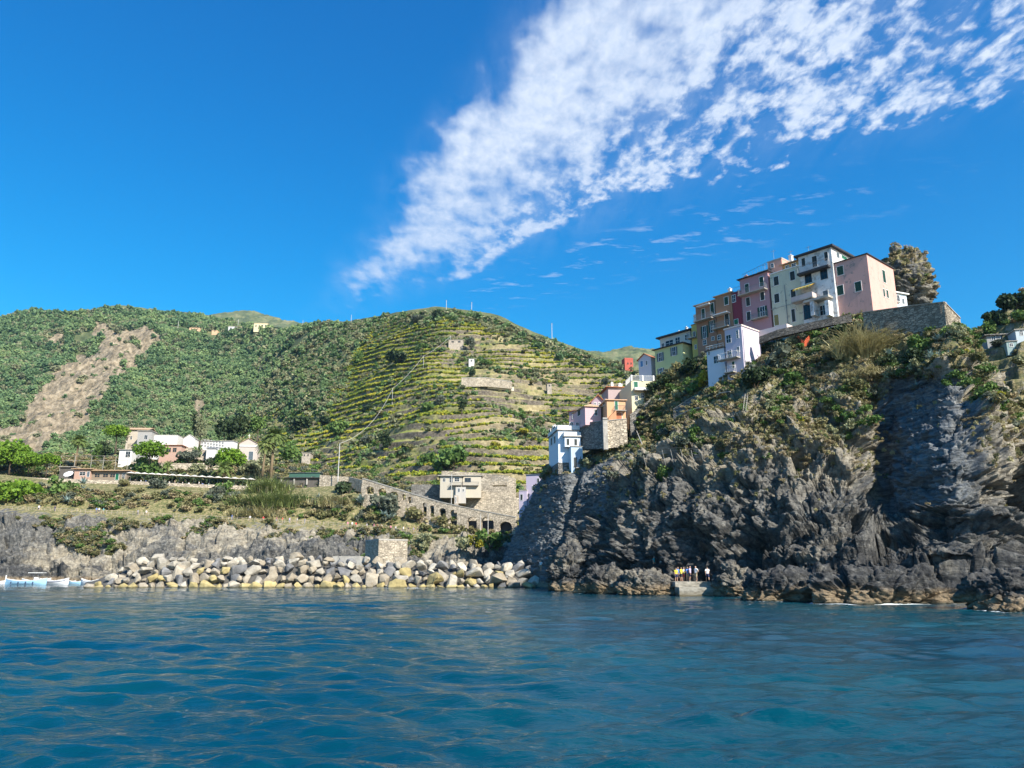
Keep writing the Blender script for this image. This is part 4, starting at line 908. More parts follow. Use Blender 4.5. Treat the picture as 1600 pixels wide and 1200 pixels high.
# the row on the cliff top stands along one street front
RZ = -49.3; ROW0 = UP(1354, 397, 115.0); dR_ = np.array([cos(radians(RZ)), sin(radians(RZ))])
def rowY(px, py, off=0.0):
    """distance at which the pixel's ray meets the street front (off = metres behind it)"""
    n_ = np.array([-dR_[1], dR_[0]]); q = UP(px, py, 100.0)-np.array([0, 0, CAMZ]); t_ = (ROW0[:2]+n_*off)@n_/(q[:2]@n_); return float(q[1]*t_)
def row(name, label, px1, pyt, px0, pyb, depth, m_, off=0.0, **kw): return House(name, label, px1, pyt, rowY(px1, pyt, off), RZ, px0, pyb, depth, m_, **kw)

salmon = plaster('salmon_render', (.62, .36, .31), .40, (.25, .16, .13), .25)
h = row('house', 'salmon pink corner house with green shutters at the right end of the cliff-top row', 1354, 397, 1303, 500, 9.6, salmon)
h.slab_roof(DARKR, .22, .12); SAL = h
for q in ((1313, 423, 10, 14), (1313, 453.6, 10, 15), (1341, 447.6, 10, 15)): h.win('f', *q, 'closed', SHUT)
h.win('r', 1381, 432, 4.2, 18, 'closed', SHUT); h.win('r', 1381, 457.6, 2.6, 11.5, 'closed', SHUT); h.win('r', 1386.4, 459.5, 2.8, 11.5, 'closed', SHUT)
h.extra('roof_terrace', CONC, 1.0, h.w*.8, 1.5, 4, h.h+.125, h.h+.6)
h = House('house', 'small pale blue house with lean-to roof tucked behind the salmon pink corner house', 1416, 461, 124, 22, 1393, 482, 5, plaster('pale_blue_render', (.55, .64, .70), .2))
h.slab_roof(WHITE, .35, .2, tilt=.8); h.win('f', 1396.5, 463, 4, 8, 'dark'); h.win('f', 1403, 466, 4, 9, 'dark'); h.win('f', 1411, 471, 3.5, 8, 'closed', SHUTG)
h.balcony('f', 1394, 1402, 474, .7, .8)

white_st = plaster('stained_white_render', (.66, .67, .67), .45, (.22, .22, .22), .8)
h = row('house', 'tall stained white house with black roof edge, balconies and a yellow awning', 1298, 386, 1247, 502, 9, white_st, off=-.5)
h.slab_roof(DARKR, .55, .28)
h.win('f', 1255.6, 410, 5.5, 13, 'closed', SHUTD); h.win('f', 1273, 408.6, 7.5, 17, 'door', SHUTD, name='balcony_door'); h.win('f', 1291, 400.6, 5.5, 14, 'closed', SHUTD)
h.balcony('f', 1249, 1299, 424, 1.0, 1.1, slabm=DARKR, th=.35)
h.win('f', 1263, 434, 9.5, 15, 'dark', fm=DARKR); h.win('f', 1287.5, 428, 10, 15, 'dark', fm=DARKR)
aw = MB(); a0, z1 = h.hit('f', 1246, 449); a1, _ = h.hit('f', 1275, 449); aw.hexa([(a0, -1.7, z1-.95), (a1, -1.7, z1-.95), (a1, -.02, z1-.12), (a0, -.02, z1-.12), (a0, -1.7, z1-.89), (a1, -1.7, z1-.89), (a1, -.02, z1-.06), (a0, -.02, z1-.06)])
aw.box(a0, a1, -1.72, -1.69, z1-1.15, z1-.93); aw.build('awning', mat('awning_yellow', lambda t, bs: (t.put(bs.inputs['Base Color'], t.mix(t.mr(t.m('FRACT', t.m('MULTIPLY', t.sep(t.node('ShaderNodeTexCoord').outputs['Object'])[0], 1.6)), .48, .52), (.75, .42, .05), (.72, .60, .25))), t.put(bs.inputs['Roughness'], .8))), h.root)
h.balcony('f', 1243, 1277, 471, 1.5, .75, solid=plaster('pinkish_render', (.50, .42, .40), .3), th=.2)
h.win('f', 1272, 463, 8, 9, 'dark', fm=DARKR); h.win('f', 1290, 459, 8, 10, 'closed', SHUTG)
h.band('f', 1262, 1302, 470, 3.5, 1.6, CONC, 'terrace_slab')
for px in (1276, 1299): h.band('f', px-3, px+3, 484, 24, 1.5, white_st, 'pillar')
h.win('f', 1262, 487, 11, 22, 'dark', fm=DARKR, name='doorway'); h.win('f', 1286, 485, 9, 15, 'dark')
h.win('r', 1309, 399, 4, 8, 'closed', SHUTG); h.win('r', 1319, 403, 8, 5, 'closed', SHUTL)
h.antenna(1.0, 2, 2.4); h.antenna(5.0, 4, 1.6)

cream_g = plaster('greenish_cream_render', (.58, .56, .42), .40, (.28, .27, .22), .12)
h = row('house', 'pale greenish cream flat-fronted house with dark shutters left of the stained white house', 1249, 415, 1202.5, 512, 9, cream_g)
for q in ((1213, 439, 7.5, 14), (1238.4, 431, 7.5, 14), (1214, 466, 7.5, 14), (1239.6, 458.8, 7.5, 14)): h.win('f', *q, 'closed', SHUTD)
h.win('f', 1213.6, 500, 7, 17, 'door', plain('olive_door', (.22, .20, .08)), name='door'); h.win('f', 1240, 493, 5.5, 20, 'door', SHUTD, name='door')
h.parapet(WHITE, .15, .25, .12); h.downpipe('f', 1226, 445, 508); h.band('f', 1204, 1248, 478, .8, .06, CONC)
h2 = row('house', 'orange rooftop storey with pale roof above the greenish cream house', 1248, 407, 1222, 424, 5, plaster('ochre_render', (.50, .30, .13), .3), off=2.2, deep=2.5)
h2.slab_roof(TERRL, .4, .15, tilt=1.6); h2.win('f', 1230, 417, 5, 4, 'dark'); h2.win('f', 1240.5, 414, 6, 4.5, 'dark')
h2 = row('house', 'pink rooftop house with terrace behind the pink and cream fronts', 1221, 404, 1199, 430, 6, plaster('light_pink_render', (.62, .33, .26), .25), off=2.0, deep=2.5)
h2.parapet(CONC, .25); h2.win('f', 1207, 415, 4, 6, 'dark'); h2.chimney(3, 3); h2.antenna(.8, 1, 2.6); h2.antenna(3.6, 2, 1.8)

pinkm = plaster('mauve_pink_render', (.42, .24, .26), .3, (.22, .15, .15))
h = row('house', 'mauve pink house with a long railed balcony under dark roof edge', 1199, 424, 1155.5, 510, 9, pinkm)
h.slab_roof(DARKR, .4, .14); h.balcony('f', 1157, 1200, 458, 1.1, 1.0)
h.win('f', 1167.4, 451, 6, 15, 'closed', SHUT); h.win('f', 1190, 440, 6, 15, 'closed', SHUT)
h.win('f', 1169, 471.5, 6, 13, 'closed', SHUTD); h.win('f', 1191.4, 462.5, 6, 13, 'closed', SHUTD); h.win('f', 1170, 494, 6, 14, 'closed', SHUTD); h.win('f', 1191.5, 487.5, 7, 17, 'open', SHUT)
h.balcony('f', 1176, 1201, 498, .9, .9)
rt = h.extra('roof_terrace_room', plaster('grey_green_render', (.40, .42, .36), .3), 2.5, h.w-.3, 2, 6, h.h+.15, h.h+1.3)
mb = MB(); h.rail(mb, (.2, .6, h.h+.15), (h.w*.98, .6, h.h+1.0), 1.0, .5); mb.build('terrace_railing', METAL, h.root); h.chimney(.6, 1.4, .6, .9, plain('pink_trim', (.55, .33, .3))); h.antenna(3.5, 3, 3)

h = row('house', 'narrow crimson house wedged between the brown and mauve pink houses', 1158, 454, 1143.5, 515, 9, plaster('crimson_render', (.23, .045, .065), .25, (.10, .05, .05)))
h.win('f', 1146.6, 466.6, 5, 11, 'dark', fm=WHITE); h.win('f', 1150.4, 503, 6, 8, 'closed', SHUTL, fm=WHITE); h.parapet(METAL, .1, .1, .1); mb = MB(); h.rail(mb, (.1, .2, h.h+.1), (h.w-.1, .2, h.h+.1), .9, .4); mb.build('roof_railing', METAL, h.root)

brownm = plaster('brown_orange_render', (.34, .185, .11), .35, (.18, .12, .09))
h = row('house', 'brown orange house with white awning and projecting balcony beside the crimson house', 1142.5, 457, 1117.2, 545, 9, brownm)
h.slab_roof(TERRL, .35, .14); h.win('f', 1135, 470, 6, 12.5, 'closed', SHUT); h.win('f', 1136, 499, 6.5, 19, 'door', SHUTD, name='balcony_door'); h.balcony('f', 1117, 1143, 513.5, 1.2, 1.0)
h.band('f', 1119, 1141, 491.5, 1.5, 1.1, WHITE, 'awning'); h.win('f', 1124, 527, 5, 7, 'dark'); h.chimney(h.w-1.0, 1.2, .5, 1.2)
h = row('house', 'brown orange house with shuttered windows and left balcony beside the narrow yellow house', 1116.8, 469.5, 1086.5, 556, 9, plaster('brown_render', (.31, .18, .12), .35, (.16, .11, .09)), off=.25)
h.slab_roof(TERRL, .35, .14); h.win('f', 1099, 490, 5, 15, 'closed', SHUT); h.win('f', 1113, 482, 5.5, 17, 'closed', SHUT); h.balcony('f', 1088, 1116.5, 501, 1.1, 1.0)
h.band('f', 1092, 1112, 478, 1.2, .9, WHITE, 'awning'); h.win('f', 1101, 519, 5, 19, 'open', SHUT); h.win('f', 1112.5, 510, 4.5, 18, 'open', SHUT); h.win('f', 1101.4, 535, 5, 7, 'dark'); h.win('f', 1114, 529, 4, 5, 'dark')
h = row('house', 'narrow yellow house with small balcony beside the left brown house', 1089, 506, 1080, 556, 7, plaster('yellow_render', (.52, .43, .13), .3), off=.8)
h.chimney(.9, .8, .9, 2.0); h.balcony('f', 1077, 1089, 529, 1.0, 1.0); h.win('f', 1085, 523, 3, 9, 'door', SHUTD, name='balcony_door'); h.win('f', 1087, 542, 2.6, 6, 'dark'); h.slab_roof(TERRA, .1, .12)
h = row('house', 'white loggia house with dark roof behind the yellow-green house', 1078, 516.5, 1031, 560, 8, plaster('off_white_render', (.56, .56, .50), .3), off=2.6)
h.slab_roof(DARKR, .6, .28); h.chimney(h.w*.45, 2, .5, 1.1); h.chimney(h.w*.7, 2, .4, 1.5)
for q in ((1036, 541, 4, 9), (1046, 536, 12, 8), (1059, 532, 7, 9), (1073.5, 527, 6, 8)): h.win('f', *q, 'dark', fm=WHITE)
h = row('house', 'yellow-green house with dark eaves and grey shutters, second from the left in the cliff-top row', 1066.5, 536, 1023, 600, 9, plaster('yellow_green_render', (.50, .53, .27), .25), off=-.6)
h.slab_roof(DARKR, .45, .14); h.win('f', 1031.8, 558, 5, 13, 'open', SHUTG); h.win('f', 1053, 549, 5, 13, 'open', SHUTG); h.win('f', 1032.8, 580, 5, 9, 'open', SHUTG)
h = row('house', 'small pale lilac house with red gable roof at the left end of the cliff-top row', 1017, 558, 997.5, 598, 8, plaster('lilac_render', (.50, .50, .58), .15), off=.2)
h.gable(TERRA, 1.0, .3, 'y'); h.win('f', 1002.8, 568.6, 4, 9, 'closed', SHUTB); h.win('f', 1010.5, 567, 2.2, 6.5, 'closed', SHUTG)

lav = plaster('lavender_render', (.52, .47, .56), .12)
h = House('house', 'lavender and white cubic house with railed balconies standing forward on the cliff edge', 1158, 509, 121, RZ, 1132, 584, 5.6, lav, deep=5)
h.slab_roof(plaster('pink_white_render', (.66, .56, .52), .15), .15, .22); h.win('f', 1138.6, 529.6, 7, 12, 'dark'); h.win('f', 1152.4, 522.4, 3, 12, 'dark'); h.win('f', 1140, 554, 6.5, 12, 'dark'); h.win('f', 1153.6, 546, 3, 8, 'dark'); h.win('f', 1146, 570, 4, 10, 'door', SHUT, name='door')
h.balcony('f', 1126, 1157, 562, 1.1, .95, railm=WHITE, step=.35); h.balcony('f', 1136, 1151, 583, 1.0, .95, railm=WHITE, step=.3)
h.downpipe('r', 1160, 515, 580); h.extra('roof_terrace', plaster('pink_white_render', (.66, .56, .52), .15), .5, h.w+5.2, 5.2, 8.6, h.h-1.0, h.h+.2)
hw = House('house', 'low white-blue wing with raised railed terrace left of the lavender house', 1131, 543, 124.5, RZ, 1104, 575, 5, plaster('blue_white_render', (.60, .64, .70), .15), deep=4)
hw.win('f', 1119, 562, 7, 11, 'dark'); hw.win('f', 1108, 552, 3, 5, 'dark'); hw.slab_roof(DARKR, .2, .12); mb = MB()
for q in (.35, .7): hw.rail(mb, (0, -.1, hw.h+.12+q-.35), (hw.w, -.1, hw.h+.12+q-.35), .35, .6, .03)
mb.build('terrace_railing', WHITE, hw.root)

# --- the lower group, fronts turned to the sea
def low(name, label, px1, pyt, Y, px0, pyb, depth, m_, rz=6, **kw): return House(name, label, px1, pyt, Y, rz, px0, pyb, depth, m_, **kw)
h = low('house', 'cream house with white roof balustrade and green shutter above the orange house', 1022, 596, 143, 986, 640, 10, plaster('cream_yellow_render', (.62, .58, .38), .15), deep=4)
mb = MB()
for x in (0.1, h.w*.5, h.w-.1): mb.box(x-.14, x+.14, -.14, .14, h.h+.003, h.h+1.15)
h.rail(mb, (0, 0, h.h), (h.w, 0, h.h), 1.05, .2, .03); h.rail(mb, (0, .1, h.h), (0, 4, h.h), 1.05, .25, .03); mb.build('balustrade', WHITE, h.root)
h.win('f', 993.5, 602, 6, 11, 'closed', SHUTL); h.balcony('f', 990, 1015, 611, 1.0, .4, solid=WHITE); h.win('f', 1004, 618, 4, 7, 'dark'); h.win('f', 994, 622, 4, 7, 'dark')
h2 = low('house', 'small house with red canopy and white parapet behind the orange house', 976, 606, 152, 950, 626, 6, plaster('grey_pink_render', (.42, .33, .32), .2)); h2.slab_roof(TERRA, .5, .15); h2.chimney(1.2, 1.5, .5, 1.2); h2.chimney(3, 2, .8, 1.1)
h = low('house', 'orange house with green shutter door, outside stair and flat terrace roof', 977, 626, 138, 948, 656, 8, plaster('orange_render', (.62, .36, .20), .25), deep=.3)
h.slab_roof(plain('peach_slab', (.60, .38, .24)), .3, .16); h.win('f', 963, 634, 4.5, 14, 'closed', SHUTL); h.balcony('f', 960, 977, 642.5, .9, .8); h.win('l', 944, 629, 3, 8, 'dark')
mb = MB(); a0, z0 = h.hit('f', 949, 655); a1, z1 = h.hit('f', 961, 643)
for k in range(9): f0 = k/9; mb.box(a0+(a1-a0)*f0, a0+(a1-a0)*(f0+1/9), -.95, -.02, z0-1, z0+(z1-z0)*(f0+1/9))
mb.build('stair', plain('orange_stair', (.50, .25, .13)), h.root); h.win('f', 967, 650, 9, 10, 'door', plain('rust_panel', (.42, .16, .08)), name='gate')
h3 = low('house', 'house with orange gabled roof immediately left of the orange house', 944, 628, 146, 924, 650, 6, plaster('violet_render', (.30, .24, .30), .2)); h3.gable(TERRA, 1.3, .5, 'y'); h3.win('f', 930, 632, 3, 6, 'dark'); h3.win('f', 936.5, 632, 3, 6, 'dark')
h = low('house', 'small pink house with pale hipped roof and white framed window', 939, 636.5, 141, 914, 660, 7, plaster('soft_pink_render', (.56, .38, .40), .25), rz=14, deep=.6)
h.hip(TERRL, .9, .3); h.win('f', 931, 644.5, 4.5, 9.5, 'dark', fm=WHITE); h.win('l', 905, 645, 4, 9, 'closed', SHUTD)
h = low('house', 'long mauve pink terrace house partly hidden behind the small pink house', 915, 640, 149, 889, 660, 6, plaster('dusty_mauve_render', (.40, .28, .32), .2), rz=-35); h.slab_roof(TERRA, .3, .14); h.win('f', 904, 647, 3, 8, 'dark'); h.win('f', 896, 651, 3, 6, 'dark')

bw = plaster('blue_white_wall', (.66, .72, .78), .15, (.35, .37, .38)); gw = plaster('grey_white_wall', (.50, .52, .52), .35, (.26, .26, .24), .15)
h = low('house', 'tall stepped blue-white house on the left corner of the cliff above the slanting rock face', 905, 673, 143.5, 872, 705, 9.5, bw, rz=8, deep=4.3); BWH = h
h.slab_roof(CONC, .3, .15); h.parapet(WHITE, .8, .14, .12).location.z += .16
a0, z0 = h.hit('f', 889, 739, .0)
lw = h.extra('lower_block', plaster('sky_blue_render', (.44, .56, .66), .3), h.w*.48, h.w*1.02, -2.1, -.003, z0-.3, 0.5); h.extra('lower_block_cap', CONC, h.w*.46, h.w*1.04, -2.25, -.003, .503, .62)
h.extra('bay', bw, h.w*.25, h.w*1.0, -1.1, -.003, .63, 2.5); h.extra('bay_cap', CONC, h.w*.2, h.w*1.05, -1.4, -.003, 2.503, 2.66)
mb = MB(); mb.box(h.w*.25, h.w*1.0, -1.4, -1.28, 2.663, 3.4); mb.box(h.w*.2, h.w*.25, -1.4, -.1, 2.663, 3.4); mb.build('upper_parapet', WHITE, h.root)
h.win('f', 893, 664, 5, 8, 'dark'); h.win('f', 902, 664, 4, 7, 'dark'); h.win('l', 866, 672, 3.6, 10, 'closed', SHUTD); h.win('l', 859, 676, 2.6, 9, 'closed', SHUTD); h.win('l', 862, 690, 2.6, 11, 'closed', SHUTG); h.win('l', 867, 687, 2.6, 11, 'closed', SHUTG)
for x0, x1, y_, z0_, z1_, nm in ((.60, .74, -2.1, -3.4, -1.5, 'door'), (.34, .46, -1.1, .95, 2.1, 'window'), (.70, .82, -1.1, .95, 2.1, 'window')):
    MB().box(h.w*x0-.08, h.w*x1+.08, y_-.05, y_-.003, z0_-.08, z1_+.08).build(nm, WHITE, h.root); MB().box(h.w*x0, h.w*x1, y_-.08, y_-.053, z0_, z1_).build('pane', SHUTD, h.root)
mb = MB(); mb.box(h.w*.88, h.w*.94, -2.16, -2.1, -3.2, -1.2); mb.build('window', WHITE, h.root); mb = MB(); mb.box(h.w*.89, h.w*.93, -2.18, -2.16, -3.1, -1.3); mb.build('shutter', SHUTG, h.root)
mb = MB(); mb.box(h.w*.66, h.w*1.08, -2.9, -2.103, -3.55, -3.42); b_ = mb.build('balcony', CONC, h.root); mb = MB(); h.rail(mb, (h.w*.68, -2.8, -3.42), (h.w*1.06, -2.8, -3.42), .8, .2); mb.build('railing', METAL, b_)
h.chimney(.5, 5.5, 1.0, 1.7, WHITE)
mb = MB(); mb.box(-.06, h.w*.5, -.06, 9.6, -4.4, -2.2); mb.build('stone_base', STONE, h.root)
h = low('house', 'pale lavender house low down behind the slanting rock face', 850, 741, 185, 822, 800, 8, plaster('pale_lavender_render', (.50, .44, .54), .12), rz=-22, deep=5); h.slab_roof(METAL, .2, .15)
h.win('f', 823.8, 776, 2.4, 10, 'open', SHUTD); h.win('f', 841, 751, 3, 7, 'closed', SHUTD); h.win('f', 833, 763, 3, 7, 'closed', SHUTD)
h2 = low('house', 'low terrace annex on the left side of the pale lavender house', 823, 767, 186, 811, 800, 6, plaster('pale_lavender_render', (.50, .44, .54), .12), rz=-22, deep=5); h2.win('f', 815, 777, 3.4, 9, 'closed', SHUTD); h2.parapet(CONC, .3); mb = MB(); h2.rail(mb, (0, 0, h2.h+.3), (h2.w, 0, h2.h+.3), .9, .3); mb.build('railing', METAL, h2.root)
h = low('house', 'small red brick building on the ridge beyond the lilac gabled house', 989, 562, 470, 976, 574, 6, plain('red_brick', (.42, .10, .07), .8, var=.25, scale=2), rz=10); h.parapet(plain('red_brick', (.42, .10, .07)), 1.0, .4); h.win('f', 981, 568, 2, 3, 'dark', fm=TERRA); h.win('f', 986, 568, 2, 3, 'dark', fm=TERRA)

# --- retaining walls on the headland
def wallrun(name, label, pts, th, m_, cap=None, cat='stone wall', capm=None, kind=None):
    """pts: (px, py_top, Y, drop metres)"""
    root = empty(name, V3(*pts[0][:3])); tag(root, label, cat); O = Vector(root.location); mb = MB(); mc = MB(); nrm = None
    P3 = [V3(*p[:3])-O for p in pts]
    for i in range(len(P3)-1):
        a_, b_ = P3[i], P3[i+1]; t_ = (b_-a_); t_.z = 0; t_.normalize(); n_ = Vector((-t_.y, t_.x, 0))
        a0, b0 = a_-Vector((0, 0, pts[i][3])), b_-Vector((0, 0, pts[i+1][3])); w_ = n_*th
        mb.hexa([a0-n_*.25, b0-n_*.25, b0+w_, a0+w_, a_, b_, b_+w_, a_+w_])
        if cap: mc.hexa([a_-n_*.12+Vector((0, 0, .003)), b_-n_*.12+Vector((0, 0, .003)), b_+w_+n_*.1+Vector((0, 0, .003)), a_+w_+n_*.1+Vector((0, 0, .003)), a_-n_*.12+Vector((0, 0, cap)), b_-n_*.12+Vector((0, 0, cap)), b_+w_+n_*.1+Vector((0, 0, cap)), a_+w_+n_*.1+Vector((0, 0, cap))])
    mb.build('masonry', m_, root)
    if cap: mc.build('coping', capm or CONC, root)
    return root
wallrun('stone_wall', 'long rubble retaining wall under the salmon house and the grassy outcrop', [(1348, 489, 111, 5), (1380, 484.5, 108, 5.0), (1430, 477.5, 104.5, 5), (1475, 472.5, 101, 5.5), (1500, 498, 106, 4)], .6, stonewall('rubble_stone', (.30, .26, .20)), .12, capm=STONE_C)
wallrun('stone_wall', 'low stone wall below the cream and stained white houses', [(1186, 526, 121, 1.3), (1215, 515, 119, 1.3), (1250, 507, 117, 1.3), (1300, 496, 114, 1.3), (1330, 491, 113, 1.3)], .5, stonewall('dark_stone', (.10, .095, .085)))
wallrun('stone_wall', 'shaded stone retaining wall right of the stepped blue-white house', [(908, 662, 143, 5), (944, 658, 137, 5)], .8, STONE, .12)  # darker stone puts the shade on this part into the colour
wallrun('stone_wall', 'sunlit stone retaining wall under the orange house', [(944.5, 658, 136.6, 5), (979, 655, 136.8, 5)], .8, STONEW, .15)  # same wall in paler stone, its sunlight put into the colour
wallrun('buttress', 'pale vertical stone buttress between the shaded and sunlit walls', [(942, 655, 135.6, 5.5), (949, 655, 135.6, 5.5)], .9, plain('pale_stone', (.36, .34, .30), .9, var=.3, bmp=.06), .3, 'buttress')
wallrun('stone_wall', 'dark stone wall climbing right from the orange house to the cream house', [(984, 648, 139.5, 7), (1005, 632, 140, 7), (1030, 612, 139, 6)], .7, STONE)
wallrun('stone_wall', 'broken stone wall with corner pier halfway up the slope', [(1052, 640, 131, 5), (1080, 622, 129, 5), (1104, 612, 127, 5)], .6, STONE, .1)
wallrun('pier', 'square stone corner pier at the end of the slope wall', [(1102, 606, 126, 6), (1112, 605, 126, 6)], 1.1, CONC, .12, 'stone pier')
# ---------------------------------------------------------------- rocks, breakwater, pier, boats
def cubesphere(n):
    g = np.linspace(-1, 1, n); a_, b_ = np.meshgrid(np.tan(g*pi/4), np.tan(g*pi/4)); o = np.ones_like(a_); Vs, Fs, k = [], [], 0
    idx = np.arange(n*n).reshape(n, n); q = np.stack([idx[:-1, :-1], idx[:-1, 1:], idx[1:, 1:], idx[1:, :-1]], -1).reshape(-1, 4)
    for ax in ((o, a_, b_), (-o, b_, a_), (b_, o, a_), (a_, -o, b_), (a_, b_, o), (b_, a_, -o)):
        p = np.stack(ax, -1).reshape(-1, 3); Vs.append(p/np.linalg.norm(p, axis=1)[:, None]); Fs.append(q+k); k += n*n
    return np.concatenate(Vs), np.concatenate(Fs)
CS = {n: cubesphere(n) for n in (12, 46, 90)}
def bigrock(name, label, c, r, seed, n=90, amp=.35, tanv=.3, veg=0.0, cat='rock', strat=1.0, kind=None, slate=0.0):
    V, F = CS[n]; r = np.array(r, float); P_ = V*r; rng = np.random.default_rng(seed)
    for _ in range(9):                                    # broad flat facets
        d_ = rng.normal(size=3); d_ /= np.linalg.norm(d_); lim = rng.uniform(.72, .95)*np.linalg.norm(d_*r); e = P_@d_-lim; P_ = P_-np.maximum(e, 0)[:, None]*d_*.9
    s_ = r.mean(); q = P_+np.array(c); w_ = q+(fbm(q/s_*1.2, 3, seed)[:, None]-.5)*s_*.6
    dd = (fbm(w_*np.array([1, 1, .6])/(s_*.8), 4, seed+1, ridged=True)-.58)*amp*s_*1.5+(fbm(w_@np.array([[.9, 0, .45], [0, 1, 0], [-.45, 0, .9]])*np.array([.6, .6, 2.0*strat])/(s_*.28), 4, seed+2, ridged=True)-.6)*amp*s_*.42
    fq, cq = facets(P_+np.array(c)+(fbm(P_/.8, 3, seed+4)[:, None]-.5)*.7, s_*.42, seed+3, (.9, .9, 1.5)); fr_, cr_ = facets(P_+np.array(c), s_*.16, seed+5, (.8, .8, 1.9))
    P_ = P_+V*(dd*.75+fq*s_*.17+fr_*s_*.055-.08*s_*np.exp(-cq*8))[:, None]; root = newmesh(name, P_, F, ROCK); root.location = c
    setattr_f(root, 'tan', np.full(len(P_), tanv)); setattr_f(root, 'veg', np.full(len(P_), veg)); setattr_f(root, 'slate', np.full(len(P_), slate))
    return tag(root, label, cat, kind=kind)
def sea(px, Y, z=0.0):
    k = (px-800)/FPX*(CP*Y+SP*(z-CAMZ)); return Vector((k, Y, z))
bigrock('rock', 'tall jagged dark sea stack at the right end of the breakwater', tuple(sea(888, 115, 2.2)), (2.6, 3, 5.4), 11, amp=.42)
bigrock('rock', 'broken brownish shore rock right of the dark sea stack', tuple(sea(950, 103, .4)), (4.2, 3.4, 3.2), 13, amp=.42, tanv=.42, strat=1.6)
bigrock('rock', 'low ragged shore rock ending beside the concrete landing', tuple(sea(1012, 98, .3)), (4.0, 3.2, 2.6), 14, amp=.42, tanv=.45, strat=1.6)
bigrock('rock', 'big black boulder in the sea at the lower right edge of the shore', tuple(sea(1600, 62, .7)), (4.6, 3.6, 2.3), 15, amp=.22, tanv=0.0)
bigrock('rock', 'brown low rock in front of the big black boulder', tuple(sea(1590, 59, -.2)), (2.1, 1.4, .9), 17, 46, amp=.25, tanv=.5)
bigrock('rock', 'rounded grey rock bulging from the cliff foot right of the landing', tuple(sea(1152, 92, 1.2)), (2.4, 3, 2.6), 18, amp=.3, tanv=.5)
bigrock('rock', 'low dark sloping rock shelf below the big cliff hollow', tuple(sea(1250, 80, .3)), (7, 3.5, 2.8), 19, amp=.35, tanv=.05, strat=1.8)
bigrock('rock', 'long layered rock shelf under the slate slab', tuple(sea(1400, 74, .2)), (8.5, 3.2, 2.6), 20, amp=.35, tanv=.15, strat=1.8)
oc = V3(1420, 432, 133); bigrock('outcrop', 'tall shaggy rock outcrop covered in dry grass behind the salmon house', tuple(oc+Vector((0, 2, -1.6))), (4.3, 4.4, 7.2), 23, amp=.5, tanv=.34, veg=.55, cat='rock outcrop')

# breakwater core and boulders
BX = [126, 160, 190, 230, 300, 400, 470, 520, 600, 700, 780, 868]; BZ = [.7, 2.0, 3.7, 5.2, 4.9, 5.1, 5.3, 4.9, 4.6, 4.4, 4.2, 3.7]
xs_ = np.linspace(132, 872, 150); core = []
for dy, fz in ((0, -1.5), (1.0, .0), (3.6, .42), (6.6, .74), (9, .78), (12, .4), (16, -1.5)):
    core.append([sea(p_, 135+dy, 0)+Vector((0, 0, np.interp(p_, BX, BZ)*fz if fz > 0 else fz)) for p_ in xs_])
core = np.array([[tuple(v) for v in r] for r in core]); core[..., 2] += (fbm(core/1.5, 3, 5)-.5)*.8*(core[..., 2] > 0)
i_ = np.arange(core.shape[0]*150).reshape(-1, 150); o = newmesh('breakwater_rubble', core.reshape(-1, 3), np.stack([i_[:-1, :-1], i_[:-1, 1:], i_[1:, 1:], i_[1:, :-1]], -1).reshape(-1, 4), plain('rubble', (.10, .095, .085), .9, var=.4, scale=.8, bmp=.2)); tag(o, kind='structure')
def stonemat(name, stops):
    def fn(t, bs):
        g = t.node('ShaderNodeNewGeometry').outputs['Position']; oi = t.node('ShaderNodeObjectInfo').outputs['Random']
        n = t.noise(t.vm('ADD', g, t.comb(t.m('MULTIPLY', oi, 50), 0, 0)), .9, 7, .65, .5)
        c = t.ramp(t.m('ADD', t.mr(n, .3, .7, 0, .7), t.m('MULTIPLY', oi, .3)), stops); z = t.sep(g)[2]
        c = t.mix(t.mr(t.m('ADD', z, t.m('MULTIPLY', n, .3)), .5, .2), c, (.09, .08, .045))
        t.put(bs.inputs['Base Color'], c); bs.inputs['Roughness'].default_value = .85; bump(t, bs, t.noise(g, 3.5, 8, .7), .12)
    return mat(name, fn)
BM = dict(pale=stonemat('pale_boulder', [(0, (.20, .18, .145)), (.5, (.38, .345, .28)), (1, (.58, .54, .45))]),
          grey=stonemat('grey_boulder', [(0, (.09, .092, .095)), (.5, (.17, .17, .17)), (1, (.29, .285, .275))]),
          tan=stonemat('tan_boulder', [(0, (.18, .15, .105)), (.5, (.32, .275, .205)), (1, (.48, .425, .33))]),
          ochre=stonemat('ochre_boulder', [(0, (.20, .16, .075)), (.5, (.38, .31, .14)), (1, (.52, .44, .25))]))
import bmesh
RK = {}
def boulder_mesh(i):
    rng = np.random.default_rng(40+i); n = int(rng.integers(9, 15)); q = rng.normal(size=(n, 3)); q /= np.linalg.norm(q, axis=1)[:, None]; q *= np.array([1, rng.uniform(.7, 1), rng.uniform(.6, .9)])*1.12
    bm = bmesh.new(); [bm.verts.new(v) for v in q]; bmesh.ops.convex_hull(bm, input=bm.verts[:]); bmesh.ops.delete(bm, geom=[v for v in bm.verts if not v.link_faces], context='VERTS')
    bmesh.ops.bevel(bm, geom=bm.edges[:], offset=.07, segments=2, profile=.6, affect='EDGES'); bmesh.ops.triangulate(bm, faces=bm.faces[:])
    bmesh.ops.subdivide_edges(bm, edges=[e for e in bm.edges if e.calc_length() > .3], cuts=2, use_grid_fill=True); bmesh.ops.triangulate(bm, faces=bm.faces[:])
    V = np.array([v.co[:] for v in bm.verts]); bm.verts.index_update(); F = np.array([[v.index for v in f.verts] for f in bm.faces]); bm.free()
    V = V*(1+(fbm(V*2.2+i, 4, i)-.5)[:, None]*.20); return V, F
for i in range(14):
    P_, F0 = boulder_mesh(i)
    for k in BM: RK[i, k] = newmesh('boulder', P_, F0, BM[k], link=False).data
